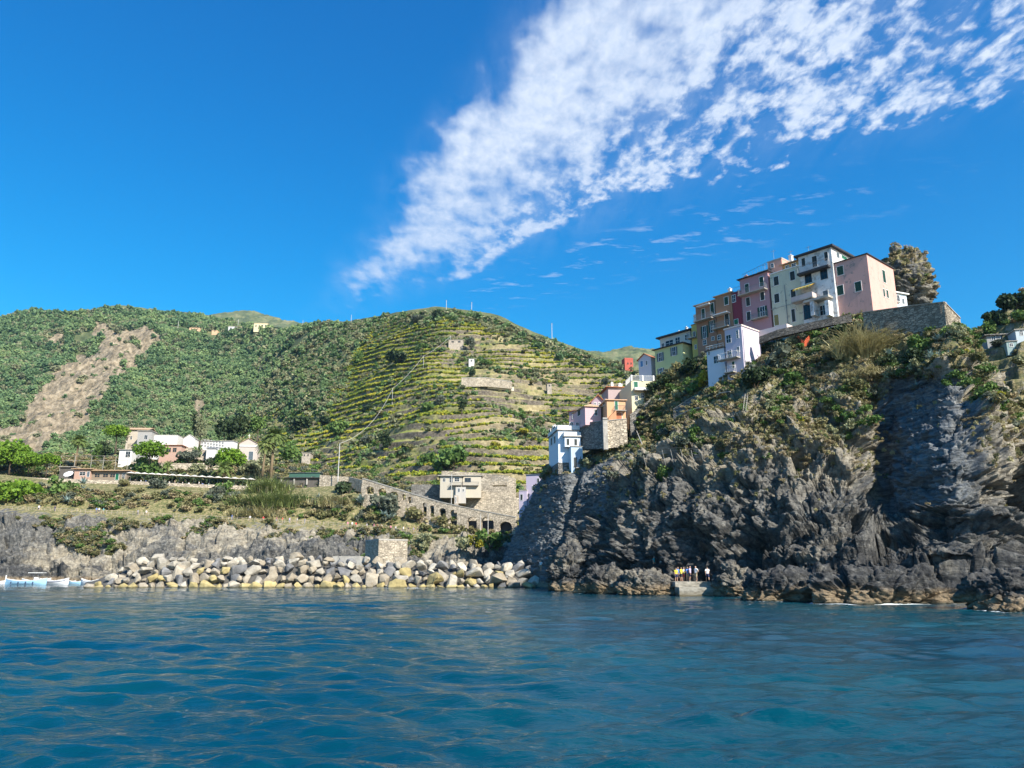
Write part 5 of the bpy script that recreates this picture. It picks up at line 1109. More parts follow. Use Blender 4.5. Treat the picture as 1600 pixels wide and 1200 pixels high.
rng = np.random.default_rng(12); rows = [[] for _ in range(5)]
for r_, (dy, fz, sp) in enumerate(((-.2, .05, 2.05), (1.5, .30, 2.0), (3.4, .56, 2.15), (5.2, .80, 2.25), (7.4, .92, 2.7))):
    x = sea(134+r_*7, 135, 0).x
    while x < sea(872, 135, 0).x:
        s_ = rng.uniform(.5, 1.15)*rng.choice([1, 1, 1.3, 1.65], p=[.4, .3, .2, .1])*(1 if r_ else .95); x += sp*.5*s_*rng.uniform(.75, 1.0)
        p_ = PROJ((x, 135+dy, 1))[0]; hz = float(np.interp(p_, BX, BZ))
        if not (r_ > 1 and hz < 1.6) and not (r_ > 3 and hz < 3.5):
            z = hz*fz-.05+rng.uniform(-.2, .25)*(r_ > 0); rows[r_].append((x, 135+dy+rng.uniform(-.4, .4), z, s_*1.12))
        x += sp*.5*s_*rng.uniform(.75, 1.05)
def ordn(n): return f"{n}{'th' if 10 <= n % 100 <= 20 else {1: 'st', 2: 'nd', 3: 'rd'}.get(n % 10, 'th')}"
RN = ['waterline row', 'second row up', 'third row up', 'fourth row up', 'crest row']
for r_, lst in enumerate(rows):
    for j, (x, y, z, s_) in enumerate(lst):
        pr = [(.10, .05, .28, .57), (.28, .12, .38, .22), (.36, .18, .40, .06), (.44, .20, .36, 0), (.54, .18, .28, 0)][r_]; k = rng.choice(['pale', 'grey', 'tan', 'ochre'], p=np.array(pr)/sum(pr))
        i = int(rng.integers(14)); o = bpy.data.objects.new('boulder', RK[i, k]); COL.objects.link(o); o.location = (x, y, z); o.rotation_euler = tuple(rng.uniform(-.6, .6, 2))+(rng.uniform(0, 6.3),)
        o.scale = (s_*rng.uniform(.9, 1.25), s_*rng.uniform(.85, 1.1), s_*rng.uniform(.85, 1.2))
        sz = 'small' if s_ < .92 else ('large' if s_ > 1.25 else 'medium'); kk = dict(pale='pale grey', grey='dark slate grey', tan='tan', ochre='yellow ochre')[k]
        tag(o, f'{sz} {kk} boulder, {RN[r_]}, {ordn(j+1)} from breakwater left end', 'boulder', 'boulders of the breakwater')

# concrete landing
root = empty('landing_pier', sea(1098, 94, 0)); tag(root, 'stepped concrete landing at the foot of the big cliff with bathers standing on it', 'landing')
L0 = root.location
def lbox(nm, pxa, pxb, Ya, Yb, z0, z1, m_=None):
    a_, b_ = sea(pxa, Ya).x-L0.x, sea(pxb, Ya).x-L0.x; MB().box(a_, b_, Ya-L0.y, Yb-L0.y, z0, z1).build(nm, m_ or LCONC, root)
def fn(t, bs):
    g = t.node('ShaderNodeNewGeometry').outputs['Position']; n = t.noise(t.node('ShaderNodeMapping', {'Vector': g, 'Scale': (1, 1, 2.5)}), 1.1, 7, .7); z = t.sep(g)[2]
    c = t.ramp(n, [(.3, (.13, .12, .10)), (.5, (.30, .28, .23)), (.7, (.48, .45, .38))]); c = t.mix(t.mr(t.m('ADD', z, t.m('MULTIPLY', n, .8)), 1.0, .5), c, (.12, .10, .06))
    t.put(bs.inputs['Base Color'], c); bs.inputs['Roughness'].default_value = .9; bump(t, bs, n, .1)
LCONC = mat('sea_worn_concrete', fn)
lbox('lower_block', 1062, 1118, 92.5, 99, -1.5, 1.02); lbox('upper_block', 1056, 1112, 94.2, 101, 1.024, 1.62); lbox('side_block', 1118.6, 1135, 94.5, 100, -1.5, 1.30); lbox('step', 1135.6, 1157, 95, 100, -1.5, .75)
lbox('bollard_base', 1078, 1081, 94.6, 95, 1.624, 1.75)

# boats
def boat(name, label, loc, L, Wd, Hh, hullm, rz, trimm=WHITE, cover=None, ttop=False, stripe=None, posts=False):
    root = empty(name, loc, rz); tag(root, label, 'boat'); V, F = [], []; ns, nc = 15, 7
    for i in range(ns):
        f = i/(ns-1); x = (f-.5)*L; b_ = Wd/2*max(.03, (1-abs(2*f-1.02)**2.6)); sh = Hh*(.72+.55*abs(2*f-.95)**2.2)
        for j in range(nc):
            a_ = j/(nc-1); y = b_*sin(a_*pi/2)**.7; z = -.35+(sh+.35)*(1-cos(a_*pi/2))**.85; V.append((x, y, z))
    for sg in (0, 1):
        o_ = len(V) if sg else 0
        if sg: V += [(x, -y, z) for x, y, z in V[:ns*nc]]
        for i in range(ns-1):
            for j in range(nc-1):
                q = (o_+i*nc+j, o_+(i+1)*nc+j, o_+(i+1)*nc+j+1, o_+i*nc+j+1); F.append(q if sg else q[::-1])
    newmesh('hull', V, F, hullm, root, True)
    for sg in (1, -1):
        MB().tube([(V[i*nc+nc-1][0], sg*V[i*nc+nc-1][1], V[i*nc+nc-1][2]+.02) for i in range(ns)], .05, 5).build('gunwale', trimm, root)
        if stripe: MB().tube([(V[i*nc+nc-2][0], sg*(V[i*nc+nc-2][1]+.03), V[i*nc+nc-2][2]) for i in range(1, ns-1)], .06, 4).build('rubbing_strake', stripe, root)
    m_ = MB(); dk = [i for i in range(1, ns-1)]; vs = []
    for i in dk: x, y, z = V[i*nc+nc-1]; vs += [(x, y*.97, z-.16), (x, -y*.97, z-.16)]
    m_.add(vs, [(2*i, 2*i+1, 2*i+3, 2*i+2) for i in range(len(dk)-1)]); m_.build('deck', cover or plain('boat_deck', (.45, .42, .36)), root)
    for f in (-.18, .1, .3): MB().box(f*L-.14, f*L+.14, -Wd*.4, Wd*.4, Hh*.62, Hh*.68).build('thwart', trimm, root)
    if posts: MB().box(-L*.5-.02, -L*.5+.16, -.1, .1, Hh*.5, Hh*2.0).build('stem_post', trimm, root)
    if ttop:
        for sx in (-.5, .5):
            for sy in (-.5, .5): MB().tube([(sx, sy, Hh*.5), (sx*.8, sy*.8, 2.3)], .04, 5).build('canopy_post', METAL, root)
        MB().box(-1.5, 1.5, -1.0, 1.0, 2.3, 2.42).build('canopy', WHITE, root); MB().box(-.4, .4, -.35, .35, Hh*.6, 1.4).build('console', WHITE, root)
    return root
PB = plain('powder_blue_paint', (.34, .58, .74), .45, var=.1); WP = plain('boat_white', (.70, .71, .72), .4, var=.08); NV = plain('navy_strake', (.03, .05, .12)); ORG = plain('orange_paint', (.6, .22, .08))
b_ = boat('fishing_boat', 'powder blue wooden fishing boat with white stem post, nearest at the far left', sea(40, 170), 8.6, 2.5, .95, PB, .06, posts=True)
for k in range(4): MB().tube([(-2.4+1.5*k, -1.26, .55), (-2.4+1.5*k, -1.30, .1)], .12, 6).build('fender', NV, b_)
boat('motorboat', 'white motorboat with flat white canopy behind the powder blue boat', sea(56, 176), 6.0, 2.2, .9, WP, .15, ttop=True)
boat('motorboat', 'white motorboat with dark side stripe moored right of the powder blue boat', sea(84, 173), 6.6, 2.3, .95, WP, -.05, stripe=NV)
boat('rowing_boat', 'small pale blue rowing boat between the striped motorboat and the white skiff', sea(119, 175), 3.6, 1.5, .6, PB, .1)
boat('skiff', 'white high-bowed skiff beside the left end of the breakwater', sea(140, 172), 4.2, 1.7, .85, WP, 3.0)
boat('rowing_boat', 'small white boat cut by the left edge of the picture', sea(-4, 173), 4.2, 1.7, .7, WP, .3)
boat('rowing_boat', 'small orange and white rowing boat at the rocks left of the white skiff', sea(108, 179), 2.6, 1.2, .5, ORG, .6)

# ---------------------------------------------------------------- people
SKIN = plain('skin', (.50, .30, .21), .6, var=.05); HAIR = {'brown': plain('brown_hair', (.06, .035, .02), .7), 'grey': plain('grey_hair', (.35, .33, .31), .7), 'blond': plain('blond_hair', (.42, .30, .14), .7)}
CLO = {k: plain(k+'_cloth', c, .85, var=.08) for k, c in dict(white=(.75, .75, .74), red=(.60, .05, .05), blue=(.10, .22, .55), yellow=(.70, .62, .06), navy=(.03, .04, .10), pink=(.65, .22, .33), khaki=(.36, .30, .20), grey=(.30, .31, .33), black=(.03, .03, .035), teal=(.05, .33, .36), lilac=(.50, .42, .62), green=(.12, .30, .12)).items()}
def body_mesh(pose):
    j = {'pel': (0, 0, .94), 'wai': (0, .0, 1.08), 'che': (0, .01, 1.30), 'nec': (0, .0, 1.47), 'hd0': (0, -.01, 1.56), 'hd1': (0, -.015, 1.66), 'hd2': (0, -.005, 1.73), 'nose': (0, -.105, 1.615)}
    r = dict(pel=.145, wai=.125, che=.15, nec=.055, hd0=.075, hd1=.098, hd2=.07, nose=.018)
    e = [('pel', 'wai'), ('wai', 'che'), ('che', 'nec'), ('nec', 'hd0'), ('hd0', 'hd1'), ('hd1', 'hd2'), ('hd1', 'nose')]
    P = dict(stand=dict(l=(.0, .0), r=(.02, .04), al=(.26, .0), ar=(.24, -.06)), walk=dict(l=(-.22, -.14), r=(.24, .22), al=(.24, .2), ar=(.24, -.2)), hip=dict(l=(-.05, 0), r=(.08, .03), al=(.42, .05), ar=(.25, -.03)), arms=dict(l=(0, 0), r=(0, .03), al=(.22, -.26), ar=(.22, -.28)))
    p = P.get(pose, P['stand'])
    for s_, sx in (('l', 1), ('r', -1)):
        ky, ay = p[s_]
        if pose == 'sit': kn, an, to = (sx*.13, -.44, .95), (sx*.13, -.46, .52), (sx*.14, -.60, .48)
        else: kn, an, to = (sx*.115, ky*.6-.02, .50), (sx*.13, ay, .09), (sx*.15, ay-.15, .03)
        j['hp'+s_] = (sx*.10, 0, .88); j['kn'+s_] = kn; j['ca'+s_] = tuple((np.array(kn)*.65+np.array(an)*.35)+np.array((0, .02, 0))); j['an'+s_] = an; j['to'+s_] = to
        r.update({'hp'+s_: .10, 'kn'+s_: .062, 'ca'+s_: .064, 'an'+s_: .038, 'to'+s_: .035}); e += [('pel', 'hp'+s_), ('hp'+s_, 'kn'+s_), ('kn'+s_, 'ca'+s_), ('ca'+s_, 'an'+s_), ('an'+s_, 'to'+s_)]
        wx, wy = p['al' if s_ == 'l' else 'ar']; el = (sx*(wx+.02), wy*.4+.03, 1.12); ha = (sx*(wx-.02 if wx < .4 else .17), wy-.05, .88 if pose not in ('arms', 'sit') else 1.12)
        if pose == 'hip' and wx > .4: ha = (sx*.2, -.03, 1.02)
        j['sh'+s_] = (sx*.185, 0, 1.42); j['el'+s_] = el; j['wr'+s_] = ha; j['pa'+s_] = tuple(np.array(ha)+np.array((0, -.02, -.07)))
        r.update({'sh'+s_: .062, 'el'+s_: .042, 'wr'+s_: .028, 'pa'+s_: .036}); e += [('che', 'sh'+s_), ('sh'+s_, 'el'+s_), ('el'+s_, 'wr'+s_), ('wr'+s_, 'pa'+s_)]
        for q, (dx, L) in enumerate(((-.03, .07), (-.01, .085), (.01, .08), (.03, .06))):
            n_ = f'f{q}{s_}'; j[n_] = (j['pa'+s_][0]+dx*.5, j['pa'+s_][1]+dx, j['pa'+s_][2]-.03-L); r[n_] = .010; e.append(('pa'+s_, n_))
        n_ = 'th'+s_; j[n_] = (j['pa'+s_][0], j['pa'+s_][1]-.065, j['pa'+s_][2]-.02); r[n_] = .012; e.append(('wr'+s_, n_))
    ks = list(j); me = bpy.data.meshes.new('person'); me.from_pydata([j[k] for k in ks], [(ks.index(a_), ks.index(b_)) for a_, b_ in e], []); o = bpy.data.objects.new('person', me); COL.objects.link(o)
    sk = o.modifiers.new('s', 'SKIN'); lay = me.skin_vertices[0] if len(me.skin_vertices) else None
    if lay is None: o.data.attributes; return None
    for i, k in enumerate(ks):
        rr = r[k]; f = (1.25, .85) if k in ('pel', 'wai', 'che') else (1, 1); lay.data[i].radius = (rr*f[0], rr*f[1]) if k in ('pel', 'wai', 'che') else (rr, rr)
    lay.data[0].use_root = True; o.modifiers.new('sub', 'SUBSURF').levels = 1
    dg = bpy.context.evaluated_depsgraph_get(); ev = o.evaluated_get(dg); m2 = bpy.data.meshes.new_from_object(ev); bpy.data.objects.remove(o); bpy.data.meshes.remove(me)
    m2.name = 'person'; return m2
def capsule_body(pose):
    m_ = MB(); return m_
BODY = {}
for ps in ('stand', 'walk', 'hip', 'arms', 'sit'):
    me = body_mesh(ps)
    BODY[ps] = me
def mesh_np(me):
    V = np.zeros(len(me.vertices)*3, np.float32); me.vertices.foreach_get('co', V); N_ = np.zeros(len(me.vertices)*3, np.float32); me.vertices.foreach_get('normal', N_)
    return V.reshape(-1, 3), N_.reshape(-1, 3), [tuple(p.vertices) for p in me.polygons]
PARTS = {}
def cloth_part(ps, which, mname, m_):
    k = (ps, which, mname)
    if k in PARTS: return PARTS[k]
    V, N_, F = mesh_np(BODY[ps]); x, y, z = np.abs(V[:, 0]), V[:, 1], V[:, 2]
    if which == 'shirt': sel = (z > .93) & (z < 1.50) & ~((x > .20) & (z < 1.22)); off = .02
    elif which == 'trousers': sel = ((z < 1.0) & (x < .22) & (z > .14)) if ps != 'sit' else ((z < 1.02) & (x < .24) & (z > .55) & ~((z > .97) & (y < -.2))); off = .018
    elif which == 'shorts': sel = ((z < 1.0) & (x < .22) & (z > .52)) if ps != 'sit' else ((z < 1.02) & (x < .24) & (y > -.38) & (z > .75)); off = .022
    else: sel = (z > 1.60) & (y > -.055) | (z > 1.70); off = .018
    F2 = [f for f in F if all(sel[i] for i in f)]; us = sorted({i for f in F2 for i in f}); mp = {a_: b_ for b_, a_ in enumerate(us)}
    o = newmesh(which if which != 'hair' else 'hair', (V+N_*off)[us], [tuple(mp[i] for i in f) for f in F2], m_, link=False, smooth=True); PARTS[k] = o.data; return o.data
def person(loc, rz, pose, top, bot, hair, label, group, short=True, h=1.0):
    me = BODY[pose]
    if not me.materials: me.materials.append(SKIN); me.polygons.foreach_set('use_smooth', np.ones(len(me.polygons), bool))
    root = bpy.data.objects.new('person', me); COL.objects.link(root); root.location = loc; root.rotation_euler = (0, 0, rz); root.scale = (h, h, h); tag(root, label, 'person', group)
    for nm, mn, mm in (('shirt', top, CLO[top]), ('shorts' if short else 'trousers', bot, CLO[bot]), ('hair', hair, HAIR[hair])):
        c = bpy.data.objects.new(nm, cloth_part(pose, nm, mn, mm)); COL.objects.link(c); c.parent = root
    return root
# on the landing: (px, feet z, Y, ...)
GP = 'people on and beside the concrete landing'
PL = [(1057, 96.8, 1.62, 'stand', 'yellow', 'navy', 'brown', 'person in yellow top at the left end of the group on the landing', .93), (1060, 98.6, 1.62, 'stand', 'blue', 'grey', 'grey', 'person in light blue shirt behind the left person in yellow', 1.0),
      (1065, 97.2, 1.62, 'arms', 'yellow', 'black', 'brown', 'person in yellow vest over dark trousers, second yellow top in the group', .97), (1069, 97.8, 1.62, 'stand', 'white', 'red', 'blond', 'fair-haired person in white top and red shorts', .98),
      (1075, 97.4, 1.62, 'hip', 'blue', 'khaki', 'grey', 'person in blue shirt and khaki shorts in the middle of the landing', 1.0), (1079, 97.1, 1.62, 'stand', 'lilac', 'navy', 'brown', 'tall person in lilac shirt and dark shorts', 1.06),
      (1088, 96.6, 1.62, 'hip', 'white', 'khaki', 'grey', 'person in white shirt with legs apart, apart from the group', 1.06), (1106, 95.6, 1.62, 'walk', 'white', 'navy', 'brown', 'person in white T-shirt and dark shorts walking near the right edge of the landing', 1.0)]
for px, Y, z, ps, tp, bt, hr, lb, hh in PL: person(sea(px, Y, z), random.uniform(-1.2, 1.2)+(pi if px == 1106 else 0), ps, tp, bt, hr, lb, GP, True, hh)
for px, py, ps, tp, lb in ((1022, 880, 'stand', 'teal', 'person in light teal top high on the rocks left of the landing'), (1034, 884, 'stand', 'white', 'person in white top on the rocks just left of the landing'), (860, 882, 'stand', 'pink', 'person in pink top between the breakwater and the dark sea stack'), (845, 884, 'hip', 'white', 'person in white top at the right end of the breakwater')):
    p = V3(px, py, 102 if px > 900 else 131); p.z -= .85; person(p, random.uniform(-1, 1), ps, tp, 'khaki', 'brown', lb, 'people on the shore rocks')
# ---------------------------------------------------------------- the left headland and the harbour
def dpt(px, py, up=0.0): p = D.at(px, py); p.z += up; return p
beige = plaster('beige_render', (.48, .42, .34), .25); rosy = plaster('rosy_render', (.46, .30, .23), .25); whw = plaster('bright_white_render', (.62, .61, .58), .15)
h = low('chapel_tower', 'tall beige gabled building at the left end of the cemetery', 232, 671, 296, 199, 712, 6, beige, rz=4, cat='building', deep=4); h.gable(TERRL, 1.0, .7); h.band('f', 199, 212, 700, 14, .1, STONEW, 'stone_base'); h.win('f', 205, 684, 3, 5, 'dark')
h = low('house', 'grey flat-roofed block in front of the beige gabled building', 238, 674, 291, 216, 705, 5, plaster('grey_render', (.34, .33, .31), .25), rz=4, deep=4); h.slab_roof(CONC, .3, .2); h.win('f', 228, 683, 5, 6, 'dark')
h = low('building', 'big blank bright white cemetery wall block', 278, 680, 294, 241, 702, 7, whw, rz=3, cat='building', deep=4); h.slab_roof(CONC, .1, .12)
h = low('house', 'low rosy building with red roof edge and dark windows under the white block', 284, 696, 284, 250, 714, 5, rosy, rz=3, deep=4); h.slab_roof(TERRA, .5, .18)
for px in (255, 263.5, 273): h.win('f', px, 703, 5.5 if px != 263.5 else 7, 6.5, 'dark', fm=TERRL)
h = low('house', 'small bright white gabled chapel between the white block and the niche wall', 305, 685, 293, 287, 700, 7, whw, rz=6, deep=4); h.gable(CONC, 1.5, .2, 'y')
h = low('columbarium', 'long white cemetery wall with rows of square dark burial niches', 364, 689, 297, 311, 703, 4, whw, rz=-7, cat='cemetery wall', deep=4); h.slab_roof(CONC, .25, .18)
for i in range(8):
    for k in range(3): h.win('f', 316+i*4.6, 687.3+i*.7+k*4.4, 2.3, 2.6, 'dark', fm=WHITE, name='niche')
h = low('house', 'tiny white house with grey lean-to roof below the niche wall', 338, 701, 286, 323, 714, 4, whw, rz=5, deep=3); h.slab_roof(METAL, .4, .15, tilt=1.0)
h = low('chapel', 'rosy cemetery chapel with pediment, small cross and dark door', 403, 693, 292, 374, 722, 8, plaster('pale_rose_render', (.52, .44, .38), .2), rz=5, cat='chapel', deep=4); h.gable(TERRL, 1.9, .35, 'y')
h.win('f', 392, 712, 7, 13, 'door', SHUTG, name='door'); h.band('f', 375, 403, 697, 2, .25, WHITE); mb = MB(); mb.box(h.w/2-.07, h.w/2+.07, 0, .14, h.h+1.9, h.h+3.6); mb.box(h.w/2-.45, h.w/2+.45, .01, .13, h.h+2.9, h.h+3.05); mb.build('cross', WHITE, h.root)
h = low('hut', 'small white hut with flat grey roof below the beige gabled building', 207, 703, 280, 187, 720, 4, whw, rz=4, cat='hut', deep=3); h.slab_roof(CONC, .5, .18); h.win('f', 200, 710, 7, 9, 'dark', name='doorway')
wallrun('stone_wall', 'pale stone garden wall under the white gabled chapel', [(283, 700, 288, 4), (300, 699, 288, 4), (325, 704, 288, 4)], .5, STONEW)
wallrun('stone_wall', 'long low cemetery garden wall behind the pines', [(205, 722, 276, 2.5), (300, 724, 276, 2.5), (372, 722, 284, 2.5)], .4, STONEW)

# kiosk, awnings and parasols on the terrace
zt = D.at(200, 748).z
h = low('kiosk', 'flat-roofed beige bar kiosk at the left end of the restaurant terrace', 142, 733, 256, 117, 750, 4, rosy, rz=0, cat='kiosk', deep=3); h.slab_roof(TERRL, .8, .2); h.win('f', 129, 740, 9, 5, 'dark'); h.win('f', 138, 741, 4, 8, 'door', SHUTG, name='door')
h = low('kiosk', 'long restaurant pavilion with pale straw awning roof and green panel', 199, 736, 257, 142, 752, 4, plaster('dark_beige_render', (.25, .20, .15), .3), rz=0, cat='pavilion', deep=3); h.slab_roof(TERRL, 1.2, .25)
for px in (152, 165, 176): h.win('f', px, 743, 8, 5, 'dark', fm=TERRL)
h.win('f', 183, 745, 5, 10, 'door', SHUTL, name='green_panel'); h.win('f', 193, 744, 4, 9, 'dark')
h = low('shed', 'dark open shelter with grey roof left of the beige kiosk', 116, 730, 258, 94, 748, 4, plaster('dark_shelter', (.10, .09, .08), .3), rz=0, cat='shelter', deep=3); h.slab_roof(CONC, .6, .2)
fr = empty('pergola_frame', V3(95, 727, 262)); tag(fr, 'bare pale metal pergola frame standing above the kiosks', 'pergola'); f0 = fr.location; pp = [V3(px, 727, 262)-f0 for px in (94, 116, 142, 161, 180, 199)]
for p in pp: MB().tube([p-Vector((0, 0, 2)), p+Vector((0, 0, 3.2))], .07, 5).build('post', CONC, fr)
for zz_ in (1.6, 3.2): MB().tube([p+Vector((0, 0, zz_)) for p in pp], .05, 4).build('rail', CONC, fr)
CANV = plain('parasol_canvas', (.66, .62, .54), .8, var=.08)
def parasol(loc, r, label, tilt=0.0):
    root = empty('parasol', loc); root.rotation_euler = (tilt, 0, random.uniform(0, 1)); tag(root, label, 'parasol', 'parasols on the restaurant terrace')
    MB().tube([(0, 0, -1.3), (0, 0, 2.75)], .035, 6).build('pole', METAL, root); MB().lathe([(r, 2.1), (r*.55, 2.42), (.03, 2.72)], 8).lathe([(.03, 2.69), (r*.55, 2.39), (r*.98, 2.08)], 8).build('canopy', CANV, root)
    MB().box(-.3, .3, -.3, .3, -1.4, -1.25).build('base', CONC, root)
pos = [(205, 0), (215, 1), (226, 0), (238, 1), (248, 0), (258, 0), (270, 1), (281, 0), (292, 1), (304, 0), (316, 1), (328, 0), (341, 0), (354, 1), (367, 0), (380, 1), (392, 0)]
for i, (px, bk) in enumerate(pos):
    Y = 252.5+bk*2.2; py = 737+(px-205)*.052; p = V3(px, py, Y); p.z -= 2.72; parasol(p, 1.75, f'off-white terrace parasol, {ordn(i+1)} from the left along the restaurant')
WSIT = ['white', 'navy', 'grey', 'blue', 'white', 'black', 'pink', 'white', 'teal', 'khaki', 'white', 'lilac']
CHM = plain('chair_dark', (.05, .045, .04)); ch0 = None
def chair(loc, rz, label):
    global ch0
    if ch0 is None:
        root = empty('chair', loc, rz); MB().box(-.22, .22, -.22, .22, .42, .46).build('seat', CHM, root); MB().box(-.22, .22, .19, .22, .5, .9).build('backrest', CHM, root)
        for a_ in (-.19, .19):
            for b_ in (-.19, .19): MB().tube([(a_, b_, 0), (a_, b_, .42)], .02, 4).build('leg', CHM, root)
        ch0 = root
    else: root = copy_tree(ch0); root.location = loc; root.rotation_euler = (0, 0, rz)
    return tag(root, label, 'chair', 'chairs on the restaurant terrace')
for i in range(26):
    px = 206+i*7.5+random.uniform(-2, 2); Y = 251+random.uniform(0, 3); py = 737+(px-205)*.052; p = V3(px, py, Y); p.z -= 3.75; top = WSIT[(i*5) % 12]
    if i % 5 == 4: person(p, random.uniform(0, 6), 'stand', top, 'navy', 'brown', f'standing person in {top} top under the parasols, {ordn(i+1)} diner from the left', 'diners on the restaurant terrace', False)
    else:
        rz_ = random.uniform(0, 6); person(p-Vector((0, 0, .38)), rz_, 'sit', top, 'navy', ['brown', 'grey', 'blond'][i % 3], f'seated person in {top} top under the parasols, {ordn(i+1)} diner from the left', 'diners on the restaurant terrace')
        chair(p, rz_, f'dark chair of the {ordn(i+1)} diner from the left under the parasols')
hr = empty('leafage', V3(205, 742, 256.5)); tag(hr, 'long added dark hedge and shade screen behind the row of parasols', 'leafage'); h0 = hr.location; Pp = []; rng = np.random.default_rng(5)  # leaf mass added dark, in place of the shade beneath the canopies
for k in range(1500):
    px = rng.uniform(202, 402); p = V3(px, 742+(px-205)*.052, 256.5+rng.uniform(0, 1.6))-h0; p.z += rng.uniform(-3.4, .2); Pp.append(tuple(p))
V, F = quads(np.array(Pp), .34, rng); newmesh('foliage', V, F, LEAF['dark'], hr); mb = MB()
for k in range(16): p = V3(205+k*13, 742+k*13*.052, 257.3)-h0; mb.tube([p+Vector((0, 0, -4)), p], .06, 4)
mb.build('stems', BARK, hr)
# big white oval parasol by the kiosk
p = V3(111.5, 736, 253); p.z -= 2.7; root = empty('parasol', p); root.rotation_euler = (.75, 0, 0); tag(root, 'large bright white parasol tilted towards the sea left of the kiosk', 'parasol'); MB().tube([(0, 0, 0), (0, 0, 2.7)], .04, 6).build('pole', METAL, root); MB().lathe([(1.5, 2.2), (.8, 2.5), (.03, 2.7)], 10).lathe([(.03, 2.67), (.8, 2.47), (1.48, 2.18)], 10).build('canopy', WHITE, root)
wallrun('terrace_wall', 'long low stone parapet along the front of the restaurant terrace', [(0, 744.5, 249.2, 1.4), (100, 748, 249.6, 1.6), (200, 751.5, 250.2, 2), (300, 756, 250.2, 2), (405, 760, 250.4, 2)], .3, STONEW)

# path railing and walkers
for i, (a_, b_) in enumerate(((2, 120), (125, 240), (245, 365), (370, 500), (505, 650))):
    ps = np.linspace(a_, b_, 15 if i < 4 else 20); root = None; prev = []
    for px in ps:
        py = float(np.interp(px, [0, 130, 250, 400, 500, 580, 620, 650], [797, 802, 808, 816, 821, 828, 832, 834])); Y = float(np.interp(px, [0, 300, 500, 700], [221, 224, 224, 219]))-.8; p = V3(px, py, Y)
        if root is None: root = empty('railing', p); O = p.copy(); tag(root, ['pale wooden path railing at the far left above the boats', 'pale path railing above the left part of the breakwater', 'pale path railing below the agave slope', 'pale path railing below the reed thicket', 'pale path railing leading down to the harbour ramp'][i], 'railing', 'railings along the cliff path')
        q = p-O; MB().tube([q-Vector((0, 0, .6)), q+Vector((0, 0, 1.15))], .06, 4).build('post', STONE_C, root); prev.append(q)
    for zz_ in (.6, 1.1): MB().tube([q+Vector((0, 0, zz_)) for q in prev], .04, 4).build('rail', STONE_C, root)
    wallrun('path_edge', 'low pale masonry edge of the cliff path, %s stretch' % ['far left', 'second', 'middle', 'fourth', 'right-hand'][i], [(px, float(np.interp(px, [0, 130, 250, 400, 500, 580, 620, 650], [797, 802, 808, 816, 821, 828, 832, 834]))+.6, float(np.interp(px, [0, 300, 500, 700], [221, 224, 224, 219]))-1.0, 1.3) for px in ps[::2]], .35, STONEW, cat='path edge')
PX = [(60, 'white'), (85, 'navy'), (150, 'blue'), (154, 'white'), (161, 'teal'), (215, 'grey'), (228, 'white'), (330, 'khaki'), (362, 'blue'), (390, 'white'), (411, 'red'), (432, 'pink'), (441, 'red'), (452, 'lilac'), (464, 'white'), (476, 'grey'), (543, 'pink'), (550, 'white'), (556, 'red'), (573, 'grey'), (584, 'pink'), (589, 'red'), (596, 'white'), (603, 'grey'), (610, 'pink'), (618, 'white'), (630, 'white'), (638, 'black'), (646, 'lilac'), (652, 'navy')]
for i, (px, top) in enumerate(PX):
    py = float(np.interp(px, [0, 130, 250, 400, 500, 580, 620, 660], [797, 802, 808, 816, 821, 828, 832, 835])); Y = float(np.interp(px, [0, 300, 500, 700], [222, 225, 225, 220]))+random.uniform(0, 1.4); p = V3(px, py, Y); p.z += .15
    person(p, random.uniform(0, 6.2), random.choice(['walk', 'stand', 'walk']), top, random.choice(['navy', 'khaki', 'grey']), random.choice(['brown', 'grey', 'blond']), f'walker in {top} top on the cliff path, {ordn(i+1)} from the left', 'walkers on the cliff path', random.random() < .5)

